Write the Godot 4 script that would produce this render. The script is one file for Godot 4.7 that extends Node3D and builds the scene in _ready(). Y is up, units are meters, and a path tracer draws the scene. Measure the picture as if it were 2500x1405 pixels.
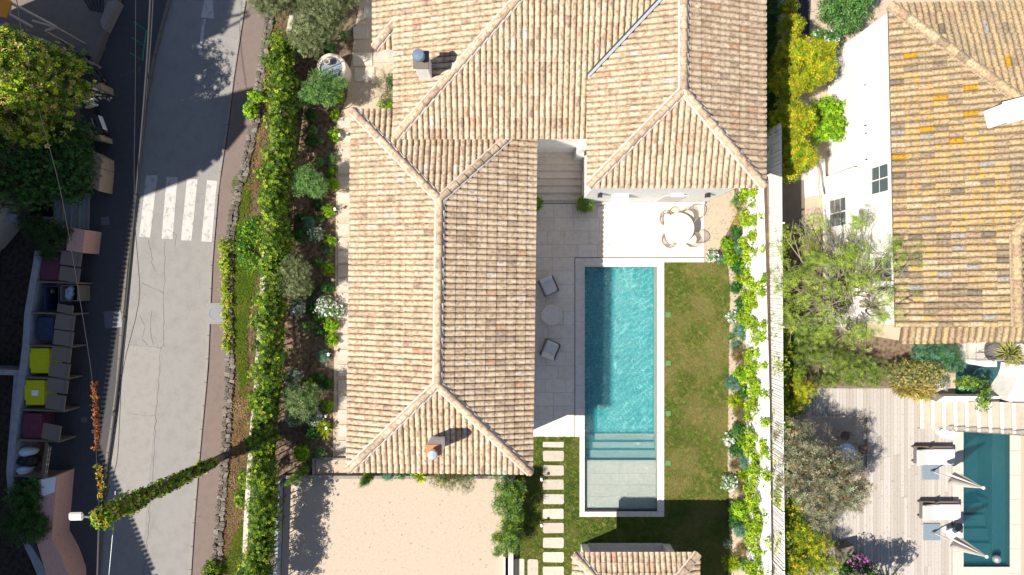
extends Node3D

const H := 30.2
const S := 57.0
const SLOPE := 0.33
var rng := RandomNumberGenerator.new()
var M := {}
var T := {}
var leafmesh := {}
var gap_noise := FastNoiseLite.new()


class MB:
	var v := PackedVector3Array()
	var n := PackedVector3Array()
	var col := PackedColorArray()
	var use_col := false
	var c := Color.WHITE

	func tri(a: Vector3, b: Vector3, d: Vector3, out: Vector3) -> void:
		var g := (d - a).cross(b - a)
		if g.length_squared() < 1e-14:
			return
		g = g.normalized()
		if g.dot(out) < 0.0:
			g = -g
			v.append_array([a, d, b])
		else:
			v.append_array([a, b, d])
		n.append_array([g, g, g])
		if use_col:
			col.append_array([c, c, c])

	func tris(a: Vector3, b: Vector3, d: Vector3, na: Vector3, nb: Vector3, nd: Vector3) -> void:
		var g := (d - a).cross(b - a)
		if g.length_squared() < 1e-14:
			return
		if g.dot(na + nb + nd) < 0.0:
			v.append_array([a, d, b])
			n.append_array([na, nd, nb])
		else:
			v.append_array([a, b, d])
			n.append_array([na, nb, nd])
		if use_col:
			col.append_array([c, c, c])

	func quad(a: Vector3, b: Vector3, d: Vector3, e: Vector3, out: Vector3) -> void:
		tri(a, b, d, out)
		tri(a, d, e, out)

	func box(t: Transform3D, size: Vector3, bev := 0.0) -> void:
		var h := size * 0.5
		bev = minf(bev, minf(h.x, minf(h.y, h.z)) * 0.9)
		var pt := func(s: Vector3, ax: int) -> Vector3:
			var q := Vector3(s.x * (h.x - bev), s.y * (h.y - bev), s.z * (h.z - bev))
			q[ax] = s[ax] * h[ax]
			return t * q
		for ax in 3:
			var b := (ax + 1) % 3
			var d := (ax + 2) % 3
			for sg in [-1.0, 1.0]:
				var q := []
				for pr in [[-1.0, -1.0], [1.0, -1.0], [1.0, 1.0], [-1.0, 1.0]]:
					var s := Vector3.ZERO
					s[ax] = sg
					s[b] = pr[0]
					s[d] = pr[1]
					q.append(pt.call(s, ax))
				quad(q[0], q[1], q[2], q[3], t.basis[ax] * sg)
		if bev <= 0.0:
			return
		for ax in 3:
			var b := (ax + 1) % 3
			var d := (ax + 2) % 3
			for sb in [-1.0, 1.0]:
				for sd in [-1.0, 1.0]:
					var s0 := Vector3.ZERO
					s0[ax] = -1.0
					s0[b] = sb
					s0[d] = sd
					var s1 := s0
					s1[ax] = 1.0
					quad(pt.call(s0, b), pt.call(s1, b), pt.call(s1, d), pt.call(s0, d), t.basis[b] * sb + t.basis[d] * sd)
		for k in 8:
			var s := Vector3(1.0 if k & 1 else -1.0, 1.0 if k & 2 else -1.0, 1.0 if k & 4 else -1.0)
			tri(pt.call(s, 0), pt.call(s, 1), pt.call(s, 2), t.basis * s)

	func bx(at: Vector3, size: Vector3, yaw := 0.0, bev := 0.0) -> void:
		box(Transform3D(Basis(Vector3.UP, yaw), at), size, bev)

	func tube(pts: Array, rad: Array, seg := 6, caps := true) -> void:
		var rings := []
		var nors := []
		var up := Vector3(0.13, 0.97, 0.21)
		for i in pts.size():
			var a: Vector3 = pts[maxi(i - 1, 0)]
			var b: Vector3 = pts[mini(i + 1, pts.size() - 1)]
			var d := (b - a).normalized()
			var x := d.cross(up)
			if x.length() < 0.05:
				x = d.cross(Vector3(1, 0.1, 0))
			x = x.normalized()
			var y := x.cross(d).normalized()
			var r: float = rad[mini(i, rad.size() - 1)]
			var ring := []
			var nor := []
			for k in seg:
				var w := TAU * k / seg
				var o := x * cos(w) + y * sin(w)
				nor.append(o)
				ring.append(pts[i] + o * r)
			rings.append(ring)
			nors.append(nor)
		for i in pts.size() - 1:
			for k in seg:
				var k2 := (k + 1) % seg
				tris(rings[i][k], rings[i][k2], rings[i + 1][k2], nors[i][k], nors[i][k2], nors[i + 1][k2])
				tris(rings[i][k], rings[i + 1][k2], rings[i + 1][k], nors[i][k], nors[i + 1][k2], nors[i + 1][k])
		if caps:
			for e in [0, pts.size() - 1]:
				var out: Vector3 = (pts[0] - pts[1]) if e == 0 else (pts[-1] - pts[-2])
				for k in range(1, seg - 1):
					tri(rings[e][0], rings[e][k], rings[e][k + 1], out)

	# lathe round a vertical axis: profile of (radius, y)
	func lathe(at: Vector3, prof: Array, seg := 20, smooth := true) -> void:
		for i in prof.size() - 1:
			var p: Vector2 = prof[i]
			var q: Vector2 = prof[i + 1]
			var d := q - p
			var nn := Vector2(d.y, -d.x).normalized()
			for k in seg:
				var w0 := TAU * k / seg
				var w1 := TAU * (k + 1) / seg
				var o0 := Vector3(cos(w0), 0, sin(w0))
				var o1 := Vector3(cos(w1), 0, sin(w1))
				var a := at + o0 * p.x + Vector3.UP * p.y
				var b := at + o1 * p.x + Vector3.UP * p.y
				var e := at + o1 * q.x + Vector3.UP * q.y
				var f := at + o0 * q.x + Vector3.UP * q.y
				var n0 := (o0 * nn.x + Vector3.UP * nn.y).normalized()
				var n1 := (o1 * nn.x + Vector3.UP * nn.y).normalized()
				tris(a, b, e, n0, n1, n1)
				tris(a, e, f, n0, n1, n0)

	func sheet(poly: PackedVector2Array, y: float) -> void:
		var ix := Geometry2D.triangulate_polygon(poly)
		for k in range(0, ix.size(), 3):
			var a := poly[ix[k]]
			var b := poly[ix[k + 1]]
			var d := poly[ix[k + 2]]
			tri(Vector3(a.x, y, a.y), Vector3(b.x, y, b.y), Vector3(d.x, y, d.y), Vector3.UP)

	func prism(poly: PackedVector2Array, y0: float, y1: float, bottom := false) -> void:
		sheet(poly, y1)
		if bottom:
			var ix := Geometry2D.triangulate_polygon(poly)
			for k in range(0, ix.size(), 3):
				var a := poly[ix[k]]
				var b := poly[ix[k + 1]]
				var d := poly[ix[k + 2]]
				tri(Vector3(a.x, y0, a.y), Vector3(b.x, y0, b.y), Vector3(d.x, y0, d.y), Vector3.DOWN)
		var area := 0.0
		for k in poly.size():
			area += poly[k].cross(poly[(k + 1) % poly.size()])
		for k in poly.size():
			var a := poly[k]
			var b := poly[(k + 1) % poly.size()]
			var d := b - a
			var o := Vector3(d.y, 0, -d.x) * signf(area)
			quad(Vector3(a.x, y0, a.y), Vector3(b.x, y0, b.y), Vector3(b.x, y1, b.y), Vector3(a.x, y1, a.y), o)

	func ball(at: Vector3, r: Vector3, seg := 12, rows := 8) -> void:
		for i in rows:
			for k in seg:
				var q := []
				for pr in [[i, k], [i, k + 1], [i + 1, k + 1], [i + 1, k]]:
					var th: float = PI * pr[0] / rows
					var ph: float = TAU * pr[1] / seg
					q.append(Vector3(sin(th) * cos(ph), cos(th), sin(th) * sin(ph)))
				tris(at + q[0] * r, at + q[1] * r, at + q[2] * r, q[0], q[1], q[2])
				tris(at + q[0] * r, at + q[2] * r, at + q[3] * r, q[0], q[2], q[3])

	func commit(off := Vector3.ZERO) -> ArrayMesh:
		var m := ArrayMesh.new()
		if v.is_empty():
			return m
		var arr := []
		arr.resize(Mesh.ARRAY_MAX)
		if off != Vector3.ZERO:
			for k in v.size():
				v[k] -= off
		arr[Mesh.ARRAY_VERTEX] = v
		arr[Mesh.ARRAY_NORMAL] = n
		if use_col:
			arr[Mesh.ARRAY_COLOR] = col
		m.add_surface_from_arrays(Mesh.PRIMITIVE_TRIANGLES, arr)
		return m


# ---- places: a spot on the survey plan (drone pixels) at a height in metres
func P(px: float, py: float, h := 0.0) -> Vector3:
	var k := (1.0 - h / H) / S
	return Vector3((px - 1250.0) * k, h, (py - 702.5) * k)


func P2(px: float, py: float, h := 0.0) -> Vector2:
	var p := P(px, py, h)
	return Vector2(p.x, p.z)


func poly(pts: Array, h := 0.0) -> PackedVector2Array:
	var out := PackedVector2Array()
	for k in range(0, pts.size(), 2):
		out.append(P2(pts[k], pts[k + 1], h))
	return out


func px_r(r: float, h := 0.0) -> float:
	return r / S * (1.0 - h / H)


# ---- nodes
func org(o: Node) -> Vector3:
	var s := Vector3.ZERO
	while o != self and o != null:
		s += (o as Node3D).position
		o = o.get_parent()
	return s


func tag(o: Node, label: String, category: String, group := "", kind := "") -> void:
	if label:
		o.set_meta("label", label)
	if category:
		o.set_meta("category", category)
	if group:
		o.set_meta("group", group)
	if kind:
		o.set_meta("kind", kind)


func numbered(called: String, parent: Node) -> String:
	if not parent.has_node(NodePath(called)):
		return called
	var key := str(parent.get_instance_id()) + called
	var k: int = M.get("#" + key, 0)
	k += 1
	M["#" + key] = k
	return "%s_%03d" % [called, k]


func thing(called: String, at: Vector3, label: String, category: String, group := "", kind := "") -> Node3D:
	var o := Node3D.new()
	o.name = numbered(called, self)
	add_child(o, true)
	o.position = at
	tag(o, label, category, group, kind)
	return o


func part(called: String, mb: MB, m: Material, parent: Node, kind := "") -> MeshInstance3D:
	var o := MeshInstance3D.new()
	o.name = numbered(called, parent)
	parent.add_child(o, true)
	o.mesh = mb.commit(org(parent))
	o.material_override = m
	if kind:
		o.set_meta("kind", kind)
	return o


# a thing that is one mesh
func solo(called: String, mb: MB, m: Material, at: Vector3, label: String, category: String, group := "", kind := "") -> MeshInstance3D:
	var o := MeshInstance3D.new()
	o.name = numbered(called, self)
	add_child(o, true)
	o.position = at
	o.mesh = mb.commit(at)
	o.material_override = m
	tag(o, label, category, group, kind)
	return o


func copy(o: Node3D, at: Vector3, yaw: float, label: String) -> Node3D:
	var c: Node3D = o.duplicate()
	var base := o.name.rstrip("0123456789").rstrip("_") if o.name.right(3).is_valid_int() else String(o.name)
	c.name = numbered(base, self)
	add_child(c, true)
	c.position = at
	c.rotation.y = yaw
	c.set_meta("label", label)
	return c


func piece(called: String, mesh: Mesh, m: Material, parent: Node, t: Transform3D) -> MeshInstance3D:
	var o := MeshInstance3D.new()
	o.name = numbered(called, parent)
	parent.add_child(o, true)
	o.mesh = mesh
	o.material_override = m
	t.origin -= org(parent)
	o.transform = t
	return o


# ---- textures and materials
func ramp(stops: Array) -> Gradient:
	var g := Gradient.new()
	var off := PackedFloat32Array()
	var cols := PackedColorArray()
	for s in stops:
		off.append(s[0])
		var c: Color = s[1]
		cols.append(c.linear_to_srgb())
	g.offsets = off
	g.colors = cols
	return g


func ntex(key: String, type: int, freq: float, oct: int, stops: Array, sd := 1, size := 512, gain := 0.5) -> NoiseTexture2D:
	var f := FastNoiseLite.new()
	f.seed = sd
	f.noise_type = type
	f.frequency = freq
	f.fractal_octaves = oct
	f.fractal_gain = gain
	f.fractal_type = FastNoiseLite.FRACTAL_FBM if oct > 1 else FastNoiseLite.FRACTAL_NONE
	var t := NoiseTexture2D.new()
	t.width = size
	t.height = size
	t.seamless = true
	t.noise = f
	if stops:
		t.color_ramp = ramp(stops)
	T[key] = t
	return t


func g(x: float) -> Color:
	return Color(x, x, x)


func mat(key: String, col: Color, rough := 0.8, o := {}) -> StandardMaterial3D:
	if M.has(key):
		return M[key]
	var m := StandardMaterial3D.new()
	m.resource_name = key
	m.albedo_color = col.linear_to_srgb()
	m.roughness = rough
	m.metallic_specular = o.get("spec", 0.35)
	if o.has("metal"):
		m.metallic = o.metal
	if o.has("tex"):
		m.albedo_texture = T[o.tex]
	var sc = o.get("scale", 0.5)
	m.uv1_scale = sc if sc is Vector3 else Vector3(sc, sc, sc)
	m.uv1_triplanar = true
	m.uv1_world_triplanar = o.get("world", true)
	m.uv1_triplanar_sharpness = 4.0
	if o.has("bump"):
		m.heightmap_enabled = true
		m.heightmap_texture = T[o.bump]
		m.heightmap_scale = o.get("bump_cm", 1.0)
	if o.has("detail"):
		m.detail_enabled = true
		m.detail_albedo = T[o.detail]
		m.detail_blend_mode = o.get("detail_mode", BaseMaterial3D.BLEND_MODE_MIX)
	if o.get("vc", false):
		m.vertex_color_use_as_albedo = true
	if o.has("back"):
		m.backlight_enabled = true
		m.backlight = (o.back as Color).linear_to_srgb()
	if o.has("alpha"):
		m.transparency = BaseMaterial3D.TRANSPARENCY_ALPHA
		m.albedo_color.a = o.alpha
	M[key] = m
	return m


func make_textures() -> void:
	var SX := FastNoiseLite.TYPE_SIMPLEX_SMOOTH
	var CE := FastNoiseLite.TYPE_CELLULAR
	ntex("grain", SX, 0.22, 3, [[0.0, g(0.62)], [0.5, g(0.9)], [1.0, g(1.1)]], 3)
	ntex("mottle", SX, 0.008, 7, [[0.15, g(0.8)], [0.5, g(0.95)], [0.85, g(1.05)]], 5, 512, 0.62)
	ntex("asphalt", SX, 0.007, 7, [[0.1, g(0.85)], [0.5, g(0.97)], [0.9, g(1.07)]], 6, 1024, 0.78)
	ntex("flame", SX, 0.022, 3, [[0.2, Color(0.62, 0.54, 0.48)], [0.38, Color(0.8, 0.74, 0.68)], [0.5, Color(0.96, 0.94, 0.9)], [0.9, Color(1.1, 1.07, 1.02)]], 8)
	ntex("old_tile", SX, 0.022, 7, [[0.2, Color(0.4, 0.38, 0.37)], [0.4, Color(0.7, 0.67, 0.64)], [0.55, Color(0.97, 0.94, 0.89)], [0.9, Color(1.2, 1.16, 1.08)]], 9, 1024, 0.75)
	ntex("lichen", SX, 0.03, 5, [[0.0, Color(0.75, 0.33, 0.02, 0)], [0.6, Color(0.55, 0.28, 0.03, 0)], [0.66, Color(0.55, 0.28, 0.03, 0.8)], [1.0, Color(0.8, 0.38, 0.03, 0.95)]], 12)
	ntex("worn", SX, 0.008, 7, [[0.22, g(0.66)], [0.36, g(0.92)], [0.6, g(1.0)], [1.0, g(1.06)]], 17, 1024, 0.62)
	ntex("height", SX, 0.06, 5, [], 14)
	ntex("height_fine", SX, 0.2, 4, [], 15)
	ntex("wood", SX, 0.05, 5, [[0.2, g(0.68)], [0.5, g(0.92)], [0.8, g(1.08)]], 16)
	ntex("lawn", SX, 0.018, 5, [[0.25, Color(0.55, 0.95, 0.4)], [0.48, Color(1.0, 1.0, 0.8)], [0.6, Color(1.45, 1.2, 1.05)], [0.8, Color(1.9, 1.4, 1.35)]], 18)
	ntex("dirt", SX, 0.012, 7, [[0.2, Color(0.5, 0.48, 0.45)], [0.5, Color(0.92, 0.9, 0.88)], [0.8, Color(1.2, 1.15, 1.1)]], 19)
	ntex("gravel", SX, 0.05, 6, [[0.1, g(0.82)], [0.45, g(0.97)], [0.9, g(1.06)]], 20, 1024, 0.85)
	ntex("stone", SX, 0.012, 7, [[0.15, Color(0.86, 0.85, 0.83)], [0.5, g(0.97)], [0.85, Color(1.05, 1.04, 1.02)]], 22, 512, 0.65)
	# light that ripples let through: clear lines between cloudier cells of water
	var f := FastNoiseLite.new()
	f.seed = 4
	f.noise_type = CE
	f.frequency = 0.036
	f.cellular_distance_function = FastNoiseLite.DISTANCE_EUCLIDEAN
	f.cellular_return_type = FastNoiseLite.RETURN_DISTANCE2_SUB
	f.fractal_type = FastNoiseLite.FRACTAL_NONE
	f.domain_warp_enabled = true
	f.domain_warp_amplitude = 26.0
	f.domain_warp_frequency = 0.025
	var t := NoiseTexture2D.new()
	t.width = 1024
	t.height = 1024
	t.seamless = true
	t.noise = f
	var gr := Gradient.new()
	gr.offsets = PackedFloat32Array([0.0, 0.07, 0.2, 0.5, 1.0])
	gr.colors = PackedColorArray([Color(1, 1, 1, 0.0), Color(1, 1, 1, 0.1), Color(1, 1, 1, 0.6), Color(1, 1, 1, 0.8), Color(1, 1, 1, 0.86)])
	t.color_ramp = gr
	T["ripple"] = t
	ntex("ripple_height", SX, 0.03, 3, [], 23)


# ---- foliage
# one sprig of leaves: length, width, how many, how much they rise
func sprig(key: String, leaf_len: float, leaf_w: float, count: int, spread: float, stemmed := 0.0) -> void:
	var mb := MB.new()
	var r := RandomNumberGenerator.new()
	r.seed = hash(key)
	for k in count:
		var yaw := TAU * k / count * 1.9 + r.randf() * 0.8
		var pitch := lerpf(0.9, 0.1, r.randf()) * (1.0 - spread) + r.randf_range(-0.25, 0.35)
		var d := Vector3(cos(yaw) * cos(pitch), sin(pitch), sin(yaw) * cos(pitch))
		var side := d.cross(Vector3.UP).normalized()
		var nn := side.cross(d).normalized()
		side = (side * cos(0.4) + nn * sin(0.4) * r.randf_range(-1, 1)).normalized()
		var up := d.cross(side).normalized()
		if up.y < 0:
			up = -up
		var l := leaf_len * r.randf_range(0.7, 1.1)
		var o := Vector3(0, stemmed * k / count, 0) + d * leaf_len * 0.15
		var mid := o + d * l * 0.5 - up * l * 0.04
		var tip := o + d * l - up * l * 0.16
		mb.tri(o, mid + side * leaf_w * 0.5 + up * leaf_w * 0.15, tip, up)
		mb.tri(o, mid - side * leaf_w * 0.5 + up * leaf_w * 0.15, tip, up)
	leafmesh[key] = mb.commit()


func leaf_mat() -> StandardMaterial3D:
	return mat("leaf", Color(1, 1, 1), 0.55, {"vc": true, "back": Color(0.5, 0.5, 0.5), "spec": 0.3})


# blobs: [centre Vector3, radii Vector3]
func foliage(called: String, parent: Node, key: String, blobs: Array, count: int, size: float, pal: Array, hole := -0.25, holefreq := 1.6, shell := 0.45, lit_up := 0.7) -> MultiMeshInstance3D:
	var off := org(parent)
	var cum := []
	var tot := 0.0
	for b in blobs:
		var rr: Vector3 = b[1]
		tot += pow(rr.x * rr.y * rr.z, 0.67)
		cum.append(tot)
	gap_noise.frequency = holefreq
	var buf := PackedFloat32Array()
	var made := 0
	var tries := 0
	while made < count and tries < count * 4:
		tries += 1
		var pick := rng.randf() * tot
		var bi := 0
		while cum[bi] < pick and bi < blobs.size() - 1:
			bi += 1
		var d := Vector3(rng.randfn(), rng.randfn(), rng.randfn()).normalized()
		var rr: Vector3 = blobs[bi][1]
		var q := pow(rng.randf(), shell)
		var p: Vector3 = blobs[bi][0] + d * rr * (q * rng.randf_range(0.8, 1.16)) + Vector3(rng.randfn(), rng.randfn(), rng.randfn()) * 0.035
		if p.y < -2.0:
			continue
		if gap_noise.get_noise_3dv(p) < hole + rng.randf_range(-0.1, 0.1):
			continue
		made += 1
		var up := (d * Vector3(1.0, 0.6, 1.0) + Vector3(0, lit_up, 0) + Vector3(rng.randfn(), rng.randfn(), rng.randfn()) * 0.4).normalized()
		var bs := Basis(Quaternion(Vector3.UP, up)) * Basis(Vector3.UP, rng.randf() * TAU)
		bs = bs.scaled(Vector3.ONE * size * rng.randf_range(0.7, 1.25))
		p -= off
		var c: Color = pal[rng.randi() % pal.size()]
		var tone := rng.randf_range(0.5, 1.5)
		tone *= 1.45
		buf.append_array([bs.x.x, bs.y.x, bs.z.x, p.x, bs.x.y, bs.y.y, bs.z.y, p.y, bs.x.z, bs.y.z, bs.z.z, p.z, c.r * tone, c.g * tone, c.b * tone, 1.0])
	return mass(called, parent, leafmesh[key], leaf_mat(), buf, made)


func mass(called: String, parent: Node, mesh: Mesh, m: Material, buf: PackedFloat32Array, count: int, kind := "") -> MultiMeshInstance3D:
	var mm := MultiMesh.new()
	mm.transform_format = MultiMesh.TRANSFORM_3D
	mm.use_colors = true
	mm.mesh = mesh
	mm.instance_count = count
	mm.buffer = buf
	var o := MultiMeshInstance3D.new()
	o.name = numbered(called, parent)
	parent.add_child(o, true)
	o.multimesh = mm
	o.material_override = m
	o.set_meta("kind", "stuff")
	return o


func bend(a: Vector3, b: Vector3, wob: float, n := 4) -> Array:
	var out := []
	for k in n + 1:
		var t := float(k) / n
		var j := wob * sin(PI * t)
		out.append(a.lerp(b, t) + Vector3(rng.randf_range(-j, j), rng.randf_range(-j, j) * 0.5, rng.randf_range(-j, j)))
	return out


# a plant: stem(s) from the base into each blob, leaves in the blobs
func plant(called: String, base: Vector3, blobs: Array, label: String, category: String, o := {}) -> Node3D:
	var t := thing(called, base, label, category, o.get("group", ""))
	var st := MB.new()
	var r0: float = o.get("trunk", 0.03)
	var fork := base + Vector3(0, o.get("fork", 0.25), 0)
	if r0 > 0.0:
		if o.has("fork"):
			st.tube(bend(base - Vector3(0, 0.05, 0), fork, r0 * 0.8, 3), [r0 * 1.15, r0, r0 * 0.95, r0 * 0.9], 7)
		else:
			fork = base
		for b in blobs:
			var c: Vector3 = b[0]
			var rr: Vector3 = b[1]
			for k in o.get("limbs", 2):
				var d := Vector3(rng.randfn(), absf(rng.randfn()) * 0.5, rng.randfn()).normalized()
				var tip := c + d * rr * 0.75
				st.tube(bend(fork, tip, fork.distance_to(tip) * 0.09), [r0 * 0.7, r0 * 0.5, r0 * 0.35, r0 * 0.2, r0 * 0.1], 5, false)
				for j in o.get("twigs", 0):
					var a := fork.lerp(tip, rng.randf_range(0.5, 0.95))
					var e := a + Vector3(rng.randfn(), rng.randfn() * 0.4, rng.randfn()).normalized() * rr.x * rng.randf_range(0.4, 0.9)
					st.tube(bend(a, e, 0.07, 3), [r0 * 0.17, r0 * 0.12, r0 * 0.08, r0 * 0.04], 4, false)
		part("trunk" if o.has("fork") else "stem", st, o.get("bark", M["bark"]), t)
	foliage(o.get("crown", "foliage"), t, o.get("leaf", "round"), blobs, o.get("count", 400), o.get("size", 1.0), o.get("pal", PAL.green), o.get("hole", -0.25), o.get("freq", 1.6), o.get("shell", 0.45), o.get("lit", 0.7))
	if o.has("flowers"):
		foliage("blossom", t, o.get("flower_leaf", "petal"), o.get("flower_blobs", blobs), o.flowers, o.get("flower_size", 1.0), o.flower_pal, -0.6, 1.6, 0.2, 1.5)
	return t


const PAL := {
	"green": [Color(0.055, 0.12, 0.018), Color(0.08, 0.16, 0.022), Color(0.035, 0.085, 0.015)],
	"hedge": [Color(0.055, 0.115, 0.01), Color(0.12, 0.19, 0.015), Color(0.022, 0.055, 0.007), Color(0.21, 0.27, 0.018), Color(0.035, 0.085, 0.009)],
	"yellow": [Color(0.22, 0.3, 0.012), Color(0.3, 0.35, 0.018), Color(0.12, 0.21, 0.01)],
	"lime": [Color(0.14, 0.26, 0.01), Color(0.21, 0.33, 0.016), Color(0.08, 0.19, 0.008)],
	"ivy": [Color(0.17, 0.27, 0.012), Color(0.25, 0.33, 0.02), Color(0.08, 0.17, 0.01), Color(0.2, 0.26, 0.02)],
	"olive": [Color(0.09, 0.12, 0.045), Color(0.15, 0.18, 0.075), Color(0.045, 0.06, 0.022), Color(0.2, 0.22, 0.11)],
	"fresh": [Color(0.1, 0.2, 0.05), Color(0.15, 0.25, 0.08), Color(0.06, 0.14, 0.035)],
	"blue": [Color(0.09, 0.19, 0.13), Color(0.13, 0.24, 0.18), Color(0.05, 0.12, 0.08)],
	"deep": [Color(0.03, 0.1, 0.02), Color(0.045, 0.14, 0.028), Color(0.02, 0.065, 0.014)],
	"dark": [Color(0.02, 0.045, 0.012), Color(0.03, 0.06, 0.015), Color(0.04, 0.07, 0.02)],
	"bamboo": [Color(0.34, 0.29, 0.012), Color(0.25, 0.27, 0.015), Color(0.48, 0.34, 0.02), Color(0.12, 0.17, 0.012), Color(0.19, 0.23, 0.015)],
	"wispy": [Color(0.19, 0.26, 0.04), Color(0.26, 0.33, 0.06), Color(0.12, 0.18, 0.03)],
	"gum": [Color(0.1, 0.12, 0.065), Color(0.2, 0.21, 0.13), Color(0.05, 0.065, 0.035), Color(0.2, 0.13, 0.07), Color(0.28, 0.28, 0.19)],
	"brown": [Color(0.12, 0.09, 0.035), Color(0.09, 0.1, 0.03), Color(0.16, 0.11, 0.05)],
	"rust": [Color(0.24, 0.075, 0.02), Color(0.3, 0.13, 0.025), Color(0.16, 0.05, 0.018)],
	"white": [Color(0.52, 0.52, 0.5), Color(0.46, 0.47, 0.5)],
	"purple": [Color(0.28, 0.1, 0.24), Color(0.22, 0.06, 0.18)],
	"straw": [Color(0.35, 0.27, 0.09), Color(0.28, 0.24, 0.06), Color(0.2, 0.2, 0.05)],
}


# ---- barrel roof tiles
var tile_mesh: Array[ArrayMesh] = []
var cap_mesh: ArrayMesh


# a tapered half barrel: wide end at z = 0, narrow at z = -1 (upslope), unit length
func barrel(r0: float, r1: float, th: float, seg: int, lift: float, sd: int, flat := 0.72) -> ArrayMesh:
	var mb := MB.new()
	var r := RandomNumberGenerator.new()
	r.seed = sd
	var a := []
	var b := []
	var na := []
	var wob := r.randf_range(-0.006, 0.006)
	for k in seg + 1:
		var w := PI * k / seg
		var o := Vector3(cos(w), sin(w), 0)
		na.append(o)
		a.append(Vector3(o.x * r0 + wob, o.y * r0 * flat + lift, r.randf_range(-0.012, 0.012)))
		b.append(Vector3(o.x * r1, o.y * r1 * flat + lift * 0.2, -1.0))
	for k in seg:
		mb.tris(a[k], a[k + 1], b[k + 1], na[k], na[k + 1], na[k + 1])
		mb.tris(a[k], b[k + 1], b[k], na[k], na[k + 1], na[k])
		var ia: Vector3 = a[k] - na[k] * th
		var ib: Vector3 = a[k + 1] - na[k + 1] * th
		mb.quad(a[k], a[k + 1], ib, ia, Vector3(0, 0, 1))
	for s in [0, seg]:
		var dn := Vector3(0, -0.03, 0)
		mb.quad(a[s], b[s], b[s] + dn, a[s] + dn, na[s])
	return mb.commit()


# column range [lo, hi] of a polygon (u, v) at u
func span(pg: Array, u: float) -> Vector2:
	var lo := 1e9
	var hi := -1e9
	for k in pg.size():
		var a: Vector2 = pg[k]
		var b: Vector2 = pg[(k + 1) % pg.size()]
		if (a.x <= u and b.x > u) or (b.x <= u and a.x > u):
			var v := a.y + (b.y - a.y) * (u - a.x) / (b.x - a.x)
			lo = minf(lo, v)
			hi = maxf(hi, v)
	return Vector2(lo, hi)


# lays one slope: a deck under it (the part) and tiles into the list. e0: eave corner, ud: along the eave, vd: inwards, both level
func slope(called: String, house: Node, e0: Vector3, ud: Vector3, vd: Vector3, pg: Array, tan_: float, tiles: Array, pick: Callable, deck: Material, pitch := 0.205, expo := 0.355, jit := 0.006) -> Node3D:
	var mb := MB.new()
	var pts := []
	for q in pg:
		pts.append(e0 + ud * q.x + vd * q.y + Vector3.UP * (tan_ * q.y))
	var nrm := (Vector3.UP - vd * tan_).normalized()
	var flat := PackedVector2Array(pg)
	var ix := Geometry2D.triangulate_polygon(flat)
	for k in range(0, ix.size(), 3):
		mb.tri(pts[ix[k]], pts[ix[k + 1]], pts[ix[k + 2]], nrm)
		var dn := Vector3(0, -0.14, 0)
		mb.tri(pts[ix[k]] + dn, pts[ix[k + 1]] + dn, pts[ix[k + 2]] + dn, -nrm)
	for k in pts.size():
		var a: Vector3 = pts[k]
		var b: Vector3 = pts[(k + 1) % pts.size()]
		var o := (b - a).cross(nrm)
		mb.quad(a, b, b - Vector3(0, 0.14, 0), a - Vector3(0, 0.14, 0), o)
	var roof := part(called, mb, deck, house)
	var umax := 0.0
	for q in pg:
		umax = maxf(umax, q.x)
	var ncol := int(umax / pitch)
	var step := umax / ncol
	var upv := (vd + Vector3.UP * tan_).normalized()
	var k3 := sqrt(1.0 + tan_ * tan_)
	for i in ncol:
		var u := (i + 0.5) * step
		var s := span(pg, u)
		if s.y <= s.x:
			continue
		var v := s.x - (0.05 if s.x < 0.02 else 0.0)
		while v < s.y - 0.03:
			var l := minf(expo, s.y - v)
			var wj := rng.randf_range(-jit, jit)
			var bs := Basis(ud * 1.0, nrm, -upv * (l * k3 + 0.03))
			if ud.cross(nrm).dot(-upv) < 0.0:
				bs.x = -ud
			bs = Basis(nrm, rng.randf_range(-jit, jit) * 3.0) * bs
			var o := e0 + ud * (u + wj) + vd * v + Vector3.UP * (tan_ * v) + nrm * (0.012 + rng.randf_range(0, jit))
			var dist := o.distance_to(Vector3(0, H, 0))
			var facing := nrm.dot((Vector3(0, H, 0) - o) / dist)
			tiles.append([Transform3D(bs, o), pick.call(o), roof, facing * l / (dist * dist)])
			v += expo
	return roof


func lay(tiles: Array, house: Node, cols: Array, matkey: String, called := "roof_tile", most := 300) -> void:
	tiles.sort_custom(func(a, b): return a[3] > b[3])
	var buf := PackedFloat32Array()
	var rest := 0
	var off := org(house)
	for k in tiles.size():
		var t: Transform3D = tiles[k][0]
		var ci: int = tiles[k][1]
		if k < most:
			piece(called, tile_mesh[k % tile_mesh.size()], M[matkey + str(ci)], tiles[k][2], t)
		else:
			var bs := t.basis
			var p := t.origin - off
			var c: Color = cols[ci]
			buf.append_array([bs.x.x, bs.y.x, bs.z.x, p.x, bs.x.y, bs.y.y, bs.z.y, p.y, bs.x.z, bs.y.z, bs.z.z, p.z, c.r, c.g, c.b, 1.0])
			rest += 1
	if rest:
		mass("tile_field", house, tile_mesh[0], M[matkey + "_field"], buf, rest)


func tile_mats(key: String, cols: Array, o: Dictionary, rough := 0.85) -> void:
	for k in cols.size():
		mat(key + str(k), cols[k], rough, o)
	var p := o.duplicate()
	p.vc = true
	mat(key + "_field", Color(1, 1, 1), rough, p)


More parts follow.
